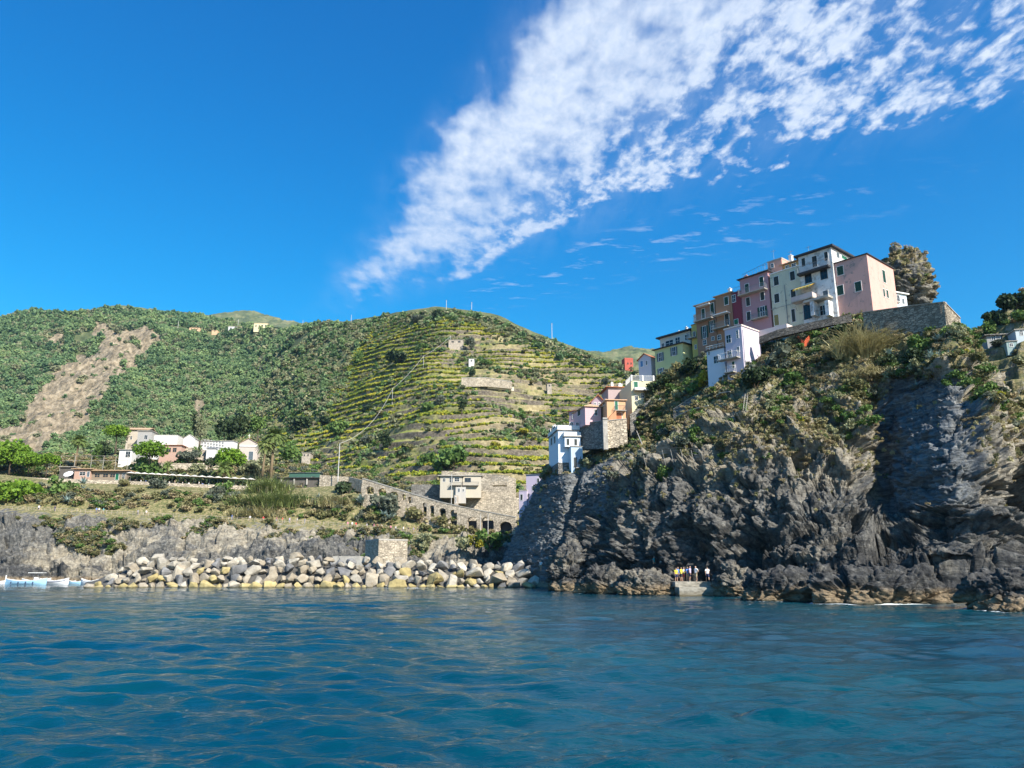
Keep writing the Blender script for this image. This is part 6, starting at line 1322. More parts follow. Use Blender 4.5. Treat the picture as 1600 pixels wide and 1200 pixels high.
# arcaded ramp
def arcade(name, label, pts, arches, bottom, th, m_, capm):
    """pts: (px, py_top, Y); arches: (px, width, py_top, py_bottom)"""
    A_, B_ = V3(*pts[0]), V3(*pts[-1]); d_ = (B_-A_); d_.z = 0; L = d_.length; d_.normalize(); root = empty(name, (A_.x, A_.y, 0), math.atan2(d_.y, d_.x)); tag(root, label, 'arcade')
    nrm = np.array([-d_.y, d_.x, 0]); dd = np.array([d_.x, d_.y, 0]); O = np.array([A_.x, A_.y, 0])
    def hit(px, py):
        q = UP(px, py, 100.0)-np.array([0, 0, CAMZ]); c = np.array([0, 0, CAMZ]); t_ = ((O-c)@nrm)/(q@nrm); p = c+q*t_-O; return float(p@dd), float(p[2])
    tp = [hit(p[0], p[1]) for p in pts]; ar = []
    for px, w_, pt, pb in arches:
        x, zt_ = hit(px, pt); x0 = hit(px-w_/2, pt)[0]; x1 = hit(px+w_/2, pt)[0]; ar.append(((x0+x1)/2, (x1-x0)/2, zt_, hit(px, pb)[1]))
    xs = sorted(set(np.round(np.concatenate([np.arange(0, L, .5), [L]]+[np.linspace(c-r_, c+r_, 11) for c, r_, *_ in ar]), 4))); mb = MB(); xs = [x for x in xs if -.01 <= x <= L+.01]
    top = lambda x: float(np.interp(x, [t_[0] for t_ in tp], [t_[1] for t_ in tp]))
    for x0, x1 in zip(xs[:-1], xs[1:]):
        if x1-x0 < 1e-3: continue
        m__ = (x0+x1)/2; hit_ = [a_ for a_ in ar if abs(m__-a_[0]) < a_[1]]
        if not hit_: mb.hexa([(x0, 0, bottom), (x1, 0, bottom), (x1, th, bottom), (x0, th, bottom), (x0, 0, top(x0)), (x1, 0, top(x1)), (x1, th, top(x1)), (x0, th, top(x0))])
        else:
            c, r_, zt_, zb_ = hit_[0]; rise = min(r_*.8, (zt_-zb_)*.5); arc = lambda x: zt_-rise+rise*math.sqrt(max(0, 1-((x-c)/r_)**2))
            mb.hexa([(x0, 0, arc(x0)), (x1, 0, arc(x1)), (x1, th, arc(x1)), (x0, th, arc(x0)), (x0, 0, top(x0)), (x1, 0, top(x1)), (x1, th, top(x1)), (x0, th, top(x0))])
            mb.hexa([(x0, 0, bottom), (x1, 0, bottom), (x1, th, bottom), (x0, th, bottom), (x0, 0, zb_), (x1, 0, zb_), (x1, th, zb_), (x0, th, zb_)])
    mb.build('masonry', m_, root)
    mb = MB()
    for (x0, z0), (x1, z1) in zip(tp[:-1], tp[1:]): mb.hexa([(x0, -.1, z0+.004), (x1, -.1, z1+.004), (x1, th+.1, z1+.004), (x0, th+.1, z0+.004), (x0, -.1, z0+.25), (x1, -.1, z1+.25), (x1, th+.1, z1+.25), (x0, th+.1, z0+.25)])
    mb.build('coping', capm, root)
    MB().box(0, L, th+.6, th+.7, bottom, min(t_[1] for t_ in tp)-.6).build('recess_shade', DARKR, root)  # dark sheet puts the shade inside the arches into the colour
    return root
arcade('arcade_wall', 'long stone ramp wall with a row of arched openings stepping down to the harbour', [(566, 748, 234), (651, 774, 228.6), (684, 784, 226.6), (739, 796, 223.4), (806, 808.5, 219.6)],
       [(578, 13, 760, 772), (597, 14, 763, 776), (615, 14, 768, 779), (631, 6, 772, 781), (641, 8, 776, 786), (663.5, 7, 785.5, 807), (675, 7, 790, 807.5), (691.5, 10.5, 794, 808), (708.6, 11.5, 796.5, 826), (737.5, 15, 808, 827), (761.5, 20, 807.5, 834), (790, 20, 815, 834)], float(V3(700, 850, 222).z), 1.3, STONEW, CONC)
wallrun('stone_wall', 'broad rubble wall rising behind the arcaded ramp', [(700, 763, 243, 10), (745, 765, 242, 11), (800, 775, 241, 12), (812, 779, 241, 12)], 1.0, STONEW)
wallrun('stone_wall', 'pale stepped stone wall under the vineyard right of the harbour house', [(690, 735.5, 258, 6), (745, 738, 256, 8), (795, 744, 254, 10), (806, 748, 254, 10)], .8, STONEW)
wallrun('stone_wall', 'dark rough stone wall left of the harbour house', [(643, 757, 243, 6), (690, 757, 243, 8), (704, 758, 243, 8)], .8, STONE)
h = low('house', 'pale beige harbour house with flat slab roof, balcony and dark window above the stone walls', 722, 744, 238, 688, 765, 6, plaster('worn_beige_render', (.46, .42, .34), .45), rz=2, deep=2.5); h.slab_roof(CONC, .7, .25)
h.win('f', 714, 749, 7, 6, 'dark'); h.win('f', 694, 750, 4, 5, 'dark'); h.win('f', 705, 750, 5, 7, 'dark'); h.balcony('f', 704, 722, 758.5, 1.4, .7)
h2 = low('house', 'cream stone-coloured right half of the harbour house with flat roof', 752, 743.5, 239, 723, 765, 6, plaster('cream_stone_render', (.50, .45, .36), .3), rz=2, deep=2.5); h2.slab_roof(CONC, .4, .2); h2.win('f', 731, 750, 9, 6, 'dark', fm=METAL); h2.balcony('f', 723, 748, 758.5, 1.2, .9)
h = low('house', 'lower white floor with two small doors under the harbour house', 728, 761, 237, 712, 771, 5, plaster('annex_render', (.45, .43, .39), .3), rz=2, deep=3); h.win('f', 717, 766, 3, 6, 'closed', SHUTG); h.win('f', 724, 766, 2.5, 4, 'dark')
h = low('house', 'slim pale annex with a dark slot beside the utility poles', 716, 774, 234, 710, 788, 3, STONE_C, rz=2, deep=2.5); h.win('f', 712, 781, 1.6, 9, 'dark', fm=WHITE)
h = low('terrace', 'railed terrace with blue-grey railing cut into the stone wall', 792, 752, 240, 769, 757, 4, STONEW, rz=-2, cat='terrace', deep=.2, part='deck'); mb = MB(); h.rail(mb, (0, 0, h.h), (h.w, 0, h.h), 1.1, .35); h.rail(mb, (0, 3.5, h.h), (h.w, 3.5, h.h), 2.3, 1.0, .04); mb.build('railing', METAL, h.root)
h = low('harbour_tower', 'square stone bastion with a shaded left side behind the breakwater', 637, 845, 184, 592, 878, 9, STONEW, rz=30, cat='bastion', deep=4, part='masonry'); h.parapet(CONC, .35, .4)
h = low('harbour_wall', 'low concrete quay wall behind the middle of the breakwater', 566, 869, 180, 520, 884, 2, CONC, rz=0, cat='quay wall', deep=3, part='masonry')
def pole(p, hh, label, r=.12, name='utility_pole', arm=False, cat='pole'):
    root = empty(name, p); tag(root, label, cat); MB().tube([(0, 0, -1), (0, 0, hh)], [r, r*.75], 6).build('mast', plain('pole_grey', (.50, .49, .46), .7), root)
    if arm: MB().tube([(-.6, 0, hh*.97), (.6, 0, hh*.97)], r*.5, 4).build('crossarm', METAL, root)
    MB().box(-.1, .1, -.1, .1, hh, hh+.15).build('cap', METAL, root); return p+Vector((0, 0, hh))
p = V3(528, 748, 256); T0 = pole(p, float(V3(534, 693, 256).z-p.z), 'tall pale utility pole standing alone at the foot of the vineyard', .16)
tops = [T0]
for px, pb, pt, lb in ((611, 633, 607, 'second cable pole halfway up the vineyard'), (661, 575, 556, 'third cable pole in the upper vineyard'), (704, 540, 525, 'topmost cable pole beside the ruined stone hut')):
    g_ = H.at(px, pb); hh = float(UP(px, pt, g_.y)[2]-g_.z); tops.append(pole(g_, max(3, hh), 'pale '+lb, .14))
for i, (a_, b_) in enumerate(zip(tops[:-1], tops[1:])):
    pts = [a_.lerp(b_, k/12)-Vector((0, 0, 4*(k/12)*(1-k/12)*(b_-a_).length*.03)) for k in range(13)]; O = pts[0]; o = MB().tube([q-O for q in pts], .075, 4).build('cable', plain('cable_pale', (.5, .48, .44))); o.location = O; tag(o, ['lowest', 'middle', 'highest'][i]+' span of the sagging pale cable running up the vineyard', 'cable')
pole(V3(705, 790, 232), 9.5, 'white lamp pole in front of the harbour house', .1); pole(V3(750.5, 835, 218), 5.6, 'left white flag pole before the big arch', .1); pole(V3(762.5, 835, 217.5), 5.6, 'right white flag pole before the big arch', .1)
for px, pb, pt, lb in ((546, 506, 492, 'left thin mast on the saddle of the ridge'), (468, 512, 500, 'short thin mast on the ridge left of the saddle'), (696, 484, 469, 'left mast on the vineyard summit'), (736, 488, 472, 'right mast on the vineyard summit'), (863, 532, 505, 'tall paired mast on the right shoulder of the hill')):
    g_ = H.at(px, pb, 5); pole(g_, float(UP(px, pt, g_.y)[2]-g_.z), lb, .22, 'mast', True, 'mast')
for px, pb, pt, lb in ((279, 517, 502, 'lattice mast beside the orange ridge farmhouse'), (370, 514, 499, 'lattice mast above the white ridge farmhouse'), (48, 506, 497, 'thin pole on the far left slope')):
    g_ = H.at(px, pb, 5); pole(g_, float(UP(px, pt, g_.y)[2]-g_.z), lb, .35, 'mast', True, 'mast')
def ridgehouse(px0, px1, pt, pb, m_, label, wins=2, roof=TERRL, dY=-4, gable=False, name='house', cat='house'):
    g_ = H.at((px0+px1)/2, pb, 5); h_ = low(name, label, px1, pt, g_.y+dY, px0, pb, 7, m_, rz=2, deep=5, cat=cat)
    (h_.gable if gable else h_.slab_roof)(roof)
    for k in range(wins): h_.win('f', px0+(px1-px0)*(k+.6)/(wins+.2), (pt+pb)/2, (px1-px0)/(wins*3.2), (pb-pt)*.4, 'dark', fm=m_)
    return h_
ochre = plaster('ochre_farm', (.62, .42, .25), .1)
ridgehouse(296, 312, 512, 516, ochre, 'orange farmhouse alone on the far ridge line', 3); ridgehouse(357, 371, 510, 516, whw, 'white farmhouse on the far ridge right of the orange one', 2, gable=True); ridgehouse(397, 418, 505, 513.5, plaster('cream_farm', (.72, .62, .38), .1), 'long cream farmhouse on the ridge beneath the far peak', 4, gable=True); ridgehouse(331, 340, 516, 518.5, ochre, 'tiny ochre shed on the far ridge', 1)
ridgehouse(732.5, 741, 560.5, 567, whw, 'tiny white hut on the upper vineyard', 1, CONC, name='hut', cat='hut'); ridgehouse(701, 724, 531, 537, STONE_C, 'roofless pale stone hut beneath the summit of the vineyard', 2, CONC, name='hut', cat='hut'); ridgehouse(472, 485, 707.5, 715, STONE_C, 'white hut with two dark openings low in the vineyard', 2, CONC, name='hut', cat='hut')
ridgehouse(855, 862, 599, 606, STONE_C, 'small grey shed on the right slope of the vineyard hill', 1, DARKR, name='shed', cat='shed')
g_ = H.at(760, 606); wallrun('stone_wall', 'long pale terrace wall in the upper vineyard', [(721, 591, g_.y-2, 5), (760, 590.5, g_.y-2, 5), (800, 597, g_.y-2, 4)], .8, STONEW, .4)
g_ = H.at(780, 604); wallrun('stone_wall', 'bright cream low wall under the pale terrace wall', [(762, 601, g_.y-5, 2.2), (803, 605, g_.y-5, 2.2)], .8, plain('cream_wall', (.62, .56, .44)), .3)
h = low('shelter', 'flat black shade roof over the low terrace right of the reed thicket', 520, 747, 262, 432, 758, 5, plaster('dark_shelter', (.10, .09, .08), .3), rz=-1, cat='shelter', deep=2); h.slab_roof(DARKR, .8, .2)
for px in (440, 460, 480, 500, 515): h.band('f', px-1, px+1, 753, 9, .5, CONC, 'post')
h = low('shed', 'green netted garden shed beside the tall utility pole', 500, 739, 266, 452, 748, 4, plain('green_net', (.05, .12, .09)), rz=-1, cat='shed', deep=3); h.slab_roof(METAL, .3, .12)
wallrun('stone_wall', 'stone wall at the foot of the tall utility pole', [(500, 742, 261, 4), (545, 745, 258, 4), (566, 750, 250, 4)], .6, STONEW)

# the slope at the far right with its terraces and sheds
RC = []
for px, L_ in ((1490, [(720, 128), (660, 132), (610, 138), (575, 146), (552, 156), (535, 170)]), (1530, [(720, 122), (660, 127), (606, 134), (566, 142), (538, 152), (512, 166)]), (1570, [(720, 120), (660, 125), (600, 132), (552, 140), (510, 150), (488, 164)]), (1610, [(720, 118), (660, 123), (592, 130), (540, 138), (492, 148), (452, 162)]), (1680, [(720, 116), (660, 121), (580, 128), (520, 136), (460, 146), (405, 160)]), (1800, [(720, 116), (660, 121), (570, 128), (500, 136), (430, 146), (360, 160)]), (2200, [(720, 116), (660, 121), (570, 128), (500, 136), (430, 146), (380, 160)]), (2800, [(720, 116), (660, 121), (580, 128), (520, 136), (460, 146), (420, 160)])):
    RC.append([(px, 930, 108)]+[(px, a_, b_) for a_, b_ in L_]+[(px, L_[-1][0]+20, 190)])
R_ = Sheet(RC, 200, [40, 30, 30, 30, 30, 30, 14]); N = R_.normals(); R_.P = R_.P+N*((fbm(R_.P/7, 5, 81, ridged=True)-.6)*3.5)[..., None]
zq = R_.P[..., 2]/3.2; fq = zq-np.floor(zq); R_.P[..., 2] += (np.floor(zq)+sstep(fq, .5, .8)-zq)*3.2*.7
one = np.ones_like(R_.px); R_.attrs = dict(tan=one*.55, veg=one*.75, slate=one*0); tag(R_.build('right_slope', ROCK, smooth=False), kind='structure')
P_, i, rng = pick(R_, (fbm(R_.P/5, 3, 82) > .5).astype(float), 700, 9); scatter('slope_scrub', P_, rng.uniform(.5, 1.2, len(P_)), scrubs)
HY = R_.at(1600, 534, 5).y-1
h = low('hut', 'pale blue corrugated hut at the right edge on the far slope', 1618, 514, HY, 1586, 533, 4, plaster('hut_blue', (.45, .52, .56), .2), rz=-12, cat='hut', deep=1.2); h.slab_roof(CONC, .25, .15); h.win('f', 1596, 520, 4, 7, 'dark')
h = low('shed', 'low grey shed with dark openings left of the pale blue hut', 1578, 523, R_.at(1560, 534, 5).y-1, 1541, 533, 4, plaster('shed_grey', (.30, .31, .31), .4), rz=-12, cat='shed', deep=1.2); h.slab_roof(STONE, .5, .2); h.win('f', 1552, 528, 6, 6, 'dark'); h.win('f', 1567, 527, 8, 6, 'dark')
h = low('shed', 'small teal shed below the pale blue hut', 1588, 533, R_.at(1580, 545, 5).y-1, 1572, 545, 3, plaster('shed_teal', (.26, .36, .36), .3), rz=-12, cat='shed', deep=1.2); h.slab_roof(CONC, .2, .12); h.win('f', 1580, 539, 5, 5, 'dark')

# ---------------------------------------------------------------- single plants
def rp(px, py, dz=0): p = R_.at(px, py, 5); p.z += dz; return p
def ep(px, py, dz=0): p = E.at(px, py); p.z += dz; return p
def hp(px, py, dz=0): p = H.at(px, py, 4); p.z += dz; return p
M = lambda p, wpx: wpx*p.y/FPX*1.03     # pixels -> metres at that distance
def pine(px, pyt, pyb, wpx, Y, label, flat=.38, n=1600):
    b_ = V3(px, pyb, Y); hh = float(UP(px, pyt, Y)[2]-b_.z); umbrella_pine(b_, hh, wpx/2*Y/FPX*1.03, label, 'pines on the headland', flat, n)
pine(180, 660, 706, 38, 292, 'bright green umbrella pine left of the beige gabled building', .6); pine(233, 684, 722, 50, 268, 'bright green umbrella pine before the white cemetery block', .6); pine(360, 691, 736, 48, 262, 'dense round bright green pine in front of the chapel', .85, 2600)
pine(14, 680, 740, 62, 262, 'tall bright pine at the left edge above the terrace', .75, 2400); pine(44, 704, 738, 46, 258, 'pine right of the tallest left-edge pine', .5); pine(72, 707, 742, 36, 256, 'small round pine left of the kiosks', .5); pine(-24, 700, 742, 50, 258, 'pine cut by the left edge of the picture', .5)
pine(28, 751, 792, 78, 232, 'wide flat bright green pine below the terrace at the far left', .36, 2600)
for px, pt, pb, w_, Y, lm, lb in ((303, 642, 690, 15, 300, 'dark', 'dark slim cypress behind the white gabled chapel'), (312, 650, 696, 20, 298, 'olive', 'tall olive green tree right of the dark cypress'), (350, 655, 690, 36, 310, 'dark', 'dark spreading tree behind the niche wall'), (378, 648, 688, 34, 312, 'dark', 'grey-green tree behind the chapel roof'), (402, 650, 690, 28, 308, 'green', 'green tree between the chapel and the palms'), (164, 690, 715, 22, 285, 'dark', 'dark low tree under the leftmost cemetery pine'), (150, 695, 718, 20, 284, 'green', 'low green tree right of the shaggy palm'),
     (308, 696, 716, 16, 283, 'green', 'dark conical shrub tree below the niche wall'), (293, 700, 720, 34, 279, 'grey', 'blue-green rounded tree below the white gabled chapel'), (332, 712, 732, 26, 268, 'dark', 'dark tree left of the dense round pine'), (420, 700, 735, 30, 285, 'olive', 'brownish tree between the two tall palms'), (452, 690, 725, 34, 300, 'green', 'bright green tree right of the tall palms')):
    b_ = V3(px, pb, Y); hh = float(UP(px, pt, Y)[2]-b_.z); r_ = w_/2*Y/FPX*1.05; tree(b_, hh, r_, hh*.48, lm, lb, n=800, trunk=.3)
p = V3(117, 728, 268); palm(p, float(UP(117, 690, 268)[2]-p.z), 3.2, 'shaggy palm with brown skirt behind the kiosks'); p = V3(410, 742, 258); palm(p, float(UP(411, 697, 258)[2]-p.z), 3.4, 'left of the two tall palms near the chapel'); p = V3(423, 745, 260); palm(p, float(UP(424, 682, 260)[2]-p.z), 4.4, 'taller right palm of the pair near the chapel', .02)
p = V3(349, 742, 256); palm(p, 1.6, 4.2, 'short wide palm rising behind the parasols', 0, False, 40); p = V3(262, 738, 258); palm(p, 2.2, 2.4, 'small palm among shrubs behind the parasols', 0, False, 30)
for px, py, w_, lm, lb in ((305, 737, 30, 'olive', 'yellow-green spiky shrub bed behind the parasols'), (240, 735, 60, 'green', 'wide green hedge behind the left parasols'), (282, 728, 30, 'green', 'round shrub by the garden steps'), (390, 735, 34, 'olive', 'olive shrub below the chapel door'), (100, 740, 20, 'dark', 'dark shrub beside the shelter'), (545, 765, 40, 'dark', 'big dark bush below the tall utility pole'), (100, 765, 46, 'green', 'green bush beside the blue-grey agaves on the left slope'), (60, 790, 0, 'green', ''), (195, 757, 20, 'scrub', 'yellow-green bush under the restaurant parapet'), (245, 758, 30, 'grey', 'grey-green bush under the parasols'), (335, 775, 34, 'grey', 'pale grey bush on the slope below the parasols'), (350, 765, 30, 'green', 'green bush left of the reed thicket'), (600, 795, 50, 'grey', 'large grey-green thicket below the first arches'), (620, 785, 34, 'scrub', 'brownish bush under the ramp wall'), (655, 812, 40, 'scrub', 'brown bush at the foot of the arcade'), (690, 820, 36, 'scrub', 'dry bush before the middle arches'), (722, 850, 34, 'olive', 'yellow-green bushes hanging over the quay rocks'), (742, 846, 30, 'yellow', 'brighter yellow-green bush right of the quay bushes'), (765, 850, 44, 'green', 'green bushes hanging left of the slanting rock face'), (660, 848, 40, 'olive', 'olive bushes right of the stone bastion')):
    if w_:
        p = dpt(px, py+w_*.15); r_ = M(p, w_)/2; bush(p, r_, r_*.75, lm, lb, n=600)
p = dpt(424, 792); reeds(p, M(p, 90), M(p, 44), 'reed', 'broad green reed thicket below the tall palms', 1500, yw=.25); p = dpt(418, 770); reeds(p, M(p, 52), M(p, 44), 'reed', 'tall feathery reeds reaching above the terrace right of the parasols', 900)
p = dpt(400, 806); reeds(p, M(p, 80), M(p, 26), 'straw', 'dry straw-coloured reeds hanging above the path', 1000, yw=.25); p = dpt(520, 790); reeds(p, M(p, 60), M(p, 28), 'straw', 'dry reeds right of the green reed thicket', 700, yw=.3)
for px, py, w_, lb in ((122, 764, 22, 'grey-blue agave cluster on the slope below the kiosk'), (100, 780, 22, 'lower grey-blue agave cluster on the left slope'), (492, 782, 14, 'single pale agave right of the reed thicket'), (575, 790, 26, 'agaves below the ramp wall'), (610, 812, 24, 'agaves low on the slope near the ramp'), (640, 690, 0, '')):
    if w_: p = dpt(px, py); agave(p+Vector((0, -.5, .3)), M(p, w_)*.6, lb, 'agaves on the left slope', 3)
for px, pb, w_, hpx, lm, lb, ty in ((600, 702, 26, 34, 'dark', 'dark round tree low in the vineyard', 't'), (560, 568, 18, 26, 'green', 'light green conical tree at the forest edge', 't'), (722, 648, 18, 34, 'dark', 'dark upright tree in the middle vineyard', 't'), (705, 728, 58, 38, 'green', 'large bright green thicket in the lower vineyard', 'b'), (668, 724, 30, 20, 'green', 'green thicket left of the large one', 'b'), (685, 500, 22, 16, 'dark', 'dark round tree near the summit', 't'), (650, 503, 22, 14, 'grey', 'grey round tree left of the summit', 't'), (620, 572, 36, 22, 'dark', 'dark tree clump above the vineyard rows', 't'), (732, 545, 20, 22, 'grey', 'silvery tree beside the ruined stone hut', 't'), (738, 588, 14, 16, 'dark', 'dark tree above the pale terrace wall', 't'), (661, 548, 18, 12, 'green', 'green tree below the summit on the left', 't'), (575, 640, 22, 14, 'dark', 'dark bush on the left vineyard rows', 'b'), (505, 668, 26, 18, 'dark', 'dark clump of trees above the white hut', 't'), (530, 682, 34, 22, 'green', 'green clump of trees left of the dark round tree', 't'), (470, 672, 40, 26, 'dark', 'broad dark clump of trees above the tall palms', 't'), (575, 690, 26, 18, 'grey', 'silver-grey bush beside the dark round tree', 'b'), (901, 574, 9, 9, 'dark', 'small dark bush on the right shoulder of the hill', 'b'), (950, 600, 22, 10, 'grey', 'grey bush above the red canopy house', 'b'), (760, 570, 20, 10, 'green', 'green bush right of the tiny white hut', 'b'), (775, 700, 20, 12, 'yellow', 'yellow-green bush in the right lower vineyard', 'b'), (815, 680, 28, 10, 'yellow', 'yellow-green bush left of the blue-white house', 'b'), (690, 630, 24, 14, 'grey', 'grey-green bush left of the dark upright tree', 'b'), (670, 640, 24, 14, 'green', 'green bush in the middle vineyard', 'b')):
    p = hp(px, pb); r_ = M(p, w_)/2
    if ty == 't': tree(p, M(p, hpx), r_, M(p, hpx)*.46, lm, lb, n=700, trunk=.25)
    else: bush(p, r_, M(p, hpx)*.6, lm, lb, n=600)
# plants on the big cliff
for px, py, w_, lm, lb in ((1202, 575, 78, 'grey', 'large grey-green bush hanging right of the lavender house'), (1180, 600, 50, 'dark', 'dark bush below the large grey-green bush'), (1206, 535, 14, 'yellow', 'small bright yellow bush under the cream house'), (1289, 512, 26, 'yellow', 'yellow-green bush under the stained white house'), (1272, 520, 40, 'green', 'green bush hanging over the orange net'), (1310, 525, 40, 'dark', 'black-green bush left of the tall dry reeds'), (1250, 528, 22, 'grey', 'pale shrub left of the orange net'), (1200, 528, 30, 'green', 'green bush against the low dark wall below the pink houses'), (1255, 512, 30, 'olive', 'olive bush against the low dark wall below the cream house'), (1285, 505, 26, 'green', 'green bush against the low dark wall below the stained white house'), (1380, 505, 30, 'scrub', 'dry bush under the left half of the rubble retaining wall'), (1425, 500, 30, 'olive', 'olive bush under the middle of the rubble retaining wall'), (1225, 520, 26, 'scrub', 'dry bush covering the low stone wall under the cream house'), (1330, 500, 30, 'scrub', 'dry bush at the left end of the retaining wall'), (1500, 522, 30, 'olive', 'olive bush at the right end of the retaining wall'), (1405, 497, 18, 'yellow', 'yellow-green tuft on the rubble retaining wall'), (1460, 485, 18, 'yellow', 'yellow-green tuft at the right end of the retaining wall'), (1438, 545, 42, 'green', 'rounded green bush under the retaining wall'), (1430, 570, 46, 'dark', 'dark bush below the rounded green bush'), (1478, 520, 34, 'green', 'green bush under the wall end'), (1390, 572, 30, 'dark', 'dark bush right of the tall dry reeds'), (1507, 560, 26, 'yellow', 'upper part of the yellow-green creeper on the lit rib'), (1515, 605, 30, 'olive', 'lower part of the yellow-green creeper on the lit rib'),
     (1062, 585, 42, 'scrub', 'tan feathery bush below the yellow-green house'), (1085, 575, 40, 'dark', 'dark shady bush below the brown houses'), (1108, 595, 40, 'yellow', 'yellow-green leafy bush below the white-blue wing'), (1080, 615, 40, 'green', 'green bush above the stone corner pier'), (1042, 602, 30, 'dark', 'dark bush right of the cream house'), (1020, 612, 30, 'dark', 'dark overhanging bush above the stone wall'), (982, 680, 20, 'green', 'bright green bush right of the sunlit stone wall'), (1020, 700, 14, 'grey', 'grey round bush in the shaded gully'), (1000, 690, 16, 'grey', 'second grey round bush left in the shaded gully'), (950, 700, 24, 'yellow', 'yellow-green shrubs under the sunlit stone wall'), (1045, 705, 34, 'grey', 'grey-green bush above the fenced ledge'), (1010, 730, 40, 'grey', 'sage bush on the fenced ledge'), (1040, 742, 30, 'green', 'green creeper hanging from the fenced ledge'), (1140, 665, 26, 'grey', 'sage bush below the ladder'), (1165, 650, 30, 'scrub', 'dry bush right of the ladder'), (1210, 640, 30, 'olive', 'olive bush in the middle of the slope'), (1250, 660, 24, 'yellow', 'yellow-green bush left of the slope agave'), (1300, 640, 30, 'scrub', 'tangled dry bush above the big hollow'), (1365, 690, 20, 'green', 'green bush at the left edge of the slate slab'), (1387, 750, 16, 'green', 'small green bush at the foot of the slate slab'), (1560, 600, 18, 'yellow', 'yellow-green bush right of the lit rib'), (1566, 618, 16, 'yellow', 'lime green bush on the right cliff'), (1340, 610, 40, 'scrub', 'brown tangle of dry stems under the reeds'), (1240, 600, 40, 'green', 'green bush under the orange net'), (1090, 650, 24, 'green', 'green shrub in front of the broken slope wall')):
    p = ep(px, py+w_*.12); r_ = M(p, w_)/2; bush(p, r_, r_*.8, lm, lb, n=900 if w_ > 35 else 500)
p = ep(1350, 560); reeds(p, M(p, 60), M(p, 78), 'straw', 'tall straw-coloured reed clump below the salmon house', 1500, droop=1.3, yw=.4); p = ep(1362, 592, .5); reeds(p, M(p, 50), M(p, 40), 'straw', 'dry reeds drooping under the tall reed clump', 900, droop=2.2, yw=.3)
for px, py, w_, hd, lb in ((1472, 532, 36, 3, 'highest agave cluster under the retaining wall end'), (1465, 562, 40, 3, 'large agave cluster on a pale stem below the highest one'), (1445, 595, 30, 3, 'agave cluster at the top of the slate slab'), (1436, 615, 26, 2, 'lowest agave of the slate slab'), (1385, 562, 24, 1, 'pale agave right of the drooping reeds'), (1115, 692, 30, 1, 'large single agave on the middle slope'), (1275, 622, 24, 1, 'single agave high above the slate slab'), (1083, 640, 16, 1, 'small agave in front of the broken wall'), (1030, 632, 14, 1, 'small dark agave by the dark stone wall'), (1130, 640, 14, 1, 'agave beside the ladder')):
    p = ep(px, py); agave(p+Vector((.1, -.8, .4)), M(p, w_)*.55, lb, 'agaves on the big cliff', hd)
for px, py, w_, hpx, lm, lb in ((1590, 470, 50, 36, 'dark', 'big dark wind-bent pine at the right edge of the sky'), (1556, 496, 36, 26, 'dark', 'dark tree left of the wind-bent pine'), (1545, 512, 26, 26, 'green', 'lighter green tree further left on the far slope'), (1520, 528, 26, 22, 'green', 'lowest leftmost green tree on the far slope'), (1575, 470, 30, 20, 'dark', 'dark crown behind the wind-bent pine'), (1600, 500, 30, 20, 'green', 'green bush above the pale blue hut'), (1596, 560, 26, 16, 'olive', 'olive bush under the pale blue hut'), (1560, 540, 26, 10, 'grey', 'grey shrub beside the grey shed')):
    p = rp(px, py+hpx*.5); r_ = M(p, w_)/2; tree(p, M(p, hpx)*1.1, r_, M(p, hpx)*.5, lm, lb, n=1200, trunk=.2)
# shaggy grass on the outcrop
rng = np.random.default_rng(77); oo = [o for o in COL.objects if o.name == 'outcrop'][0]; V = np.array([v.co[:] for v in oo.data.vertices]); V = V+np.array(oo.location); sel = V[(V[:, 2] > oc.z-3) | (rng.uniform(size=len(V)) < .2)]; sel = sel[rng.permutation(len(sel))[:300]]
scatter('outcrop_grass', sel, rng.uniform(.35, .9, len(sel)), tufts); sel = sel[:90]; scatter('outcrop_scrub', sel, rng.uniform(.3, .8, len(sel)), scrubs)
# orange net, ladder, fence and pipes on the cliff
NETM = plain('orange_net', (.52, .10, .04), .8, var=.3, scale=3)
a_ = ep(1251, 545); mb = MB(); 
for k in range(9):
    f = k/8; q = ep(1243+f*30, 548-abs(f-.35)*40); mb.tube([q-a_+Vector((0, -.3, .2)), q-a_+Vector((.4, -.35, 1.3))], .03, 4)
pts = [ep(1243+f*30, 548-abs(f-.35)*40)-a_+Vector((.2, -.35, 0)) for f in np.linspace(0, 1, 9)]
for zz_ in np.linspace(.1, 1.2, 9): mb.tube([q+Vector((0, 0, zz_)) for q in pts], .035, 4)
o = mb.build('safety_net', NETM); o.location = a_; tag(o, 'torn orange safety net below the greenish cream house', 'safety net')
a_ = ep(1162, 640); root = empty('ladder', a_+Vector((0, -.6, 0))); root.rotation_euler = (-.25, .3, .1); tag(root, 'short pale metal ladder leaning on the upper slope', 'ladder')
for sx in (-.2, .2): MB().tube([(sx, 0, -.3), (sx, 0, 2.4)], .035, 5).build('rail', CONC, root)
for k in range(7): MB().tube([(-.2, 0, .1+k*.33), (.2, 0, .1+k*.33)], .025, 4).build('rung', CONC, root)
for i, (pa, pb, lb) in enumerate((((1105, 640), (1052, 655), 'long pale pipe running down beside the corner pier'), ((1110, 628), (1140, 618), 'pale pipe rising right of the corner pier'), ((980, 655), (1002, 700), 'bent pipe hanging from the sunlit stone wall'), ((1455, 560), (1440, 590), 'pale bare agave stalk above the slate slab'))):
    p0, p1 = ep(*pa), ep(*pb); O = p0.copy(); f_ = Vector((0, -.6, .5)); o = MB().tube([f_, (p1-p0)*.5+f_+Vector((0, 0, .3)), p1-p0+f_], .08, 6).build('pipe' if i < 3 else 'stalk', CONC); o.location = O; tag(o, lb, 'pipe' if i < 3 else 'stalk')
root = None
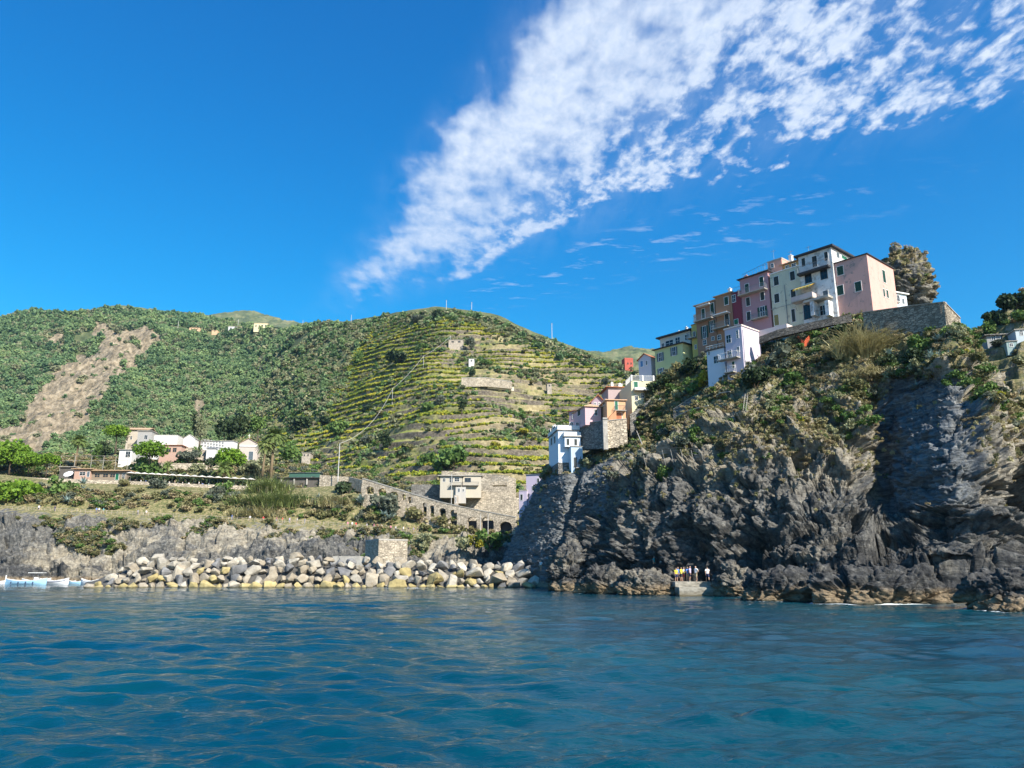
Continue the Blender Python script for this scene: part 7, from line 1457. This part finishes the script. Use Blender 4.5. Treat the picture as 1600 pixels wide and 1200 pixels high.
for k, (px, py) in enumerate(((972, 742), (985, 738), (998, 733), (1010, 730), (1024, 727), (1038, 724), (1052, 722), (1068, 722), (1084, 724), (1100, 726), (1118, 728))):
    p = ep(px, py)+Vector((0, -.4, 0))
    if root is None: root = empty('rockfall_fence', p); O = p.copy(); prev = []; tag(root, 'leaning wire rockfall fence along the lit ledge of the cliff', 'fence')
    q = p-O; MB().tube([q-Vector((0, 0, .5)), q+Vector((-.5, -.3, 1.7))], .035, 5).build('post', CONC, root); prev.append(q)
for zz_ in (.5, .85, 1.2, 1.55, 1.9): MB().tube([q+Vector((-.25*zz_, -.15*zz_, zz_)) for q in prev], .015, 3).build('wire', METAL, root)
# ---------------------------------------------------------------- wash where the sea meets the rocks
GX0, GY0, GS = -140.0, 45.0, .35; occ = np.zeros((int(190/GS), int(260/GS)), np.float32)
def _stamp(V):
    V = V[(V[:, 2] > -.5) & (V[:, 2] < .45)]; i = ((V[:, 1]-GY0)/GS).astype(int); j = ((V[:, 0]-GX0)/GS).astype(int); k = (i >= 0) & (i < occ.shape[0]) & (j >= 0) & (j < occ.shape[1]); occ[i[k], j[k]] = 1
bpy.context.view_layer.update()
_stamp(E.P.reshape(-1, 3))
for o in COL.objects:
    if o.type == 'MESH' and o.name.split('.')[0] in ('rock', 'boulder'):
        q = np.zeros(len(o.data.vertices)*3, np.float32); o.data.vertices.foreach_get('co', q); M4 = np.array(o.matrix_world); _stamp(q.reshape(-1, 3)@M4[:3, :3].T+M4[:3, 3])
f_ = occ.copy()
for _ in range(5): f_[1:-1, 1:-1] = (f_[:-2, 1:-1]+f_[2:, 1:-1]+f_[1:-1, :-2]+f_[1:-1, 2:]+f_[1:-1, 1:-1]*2)/6
i = np.clip(((Yv-GY0)/GS).astype(int), 0, occ.shape[0]-1); j = np.clip(((X-GX0)/GS).astype(int), 0, occ.shape[1]-1); ok = (Yv > GY0+1) & (Yv < GY0+188) & (np.abs(X+10) < 128)
fm = np.where(ok, f_[i, j], 0)*.75+.22*(fbm(np.stack([X/16, Yv/9, 0*X], -1), 3, 91) > .63)*sstep(Yv, 12, 40)
setattr_f([o for o in COL.objects if o.name == 'water'][0], 'foam', fm)
# ---------------------------------------------------------------- the air between here and the far hills
hz = MB().box(-2600, 2600, -30, 2950, -7.5, 900)
def _fn():
    m_ = bpy.data.materials.new('haze'); m_.use_nodes = True; t = NT(m_.node_tree); t.n.clear(); o = t.node('ShaderNodeOutputMaterial')
    v = t.node('ShaderNodeVolumePrincipled'); v.inputs['Color'].default_value = (.34, .68, 1, 1); v.inputs['Density'].default_value = .00005; v.inputs['Anisotropy'].default_value = .2
    t.l.new(v.outputs[0], o.inputs['Volume']); return m_
tag(hz.build('haze', _fn()), kind='stuff')
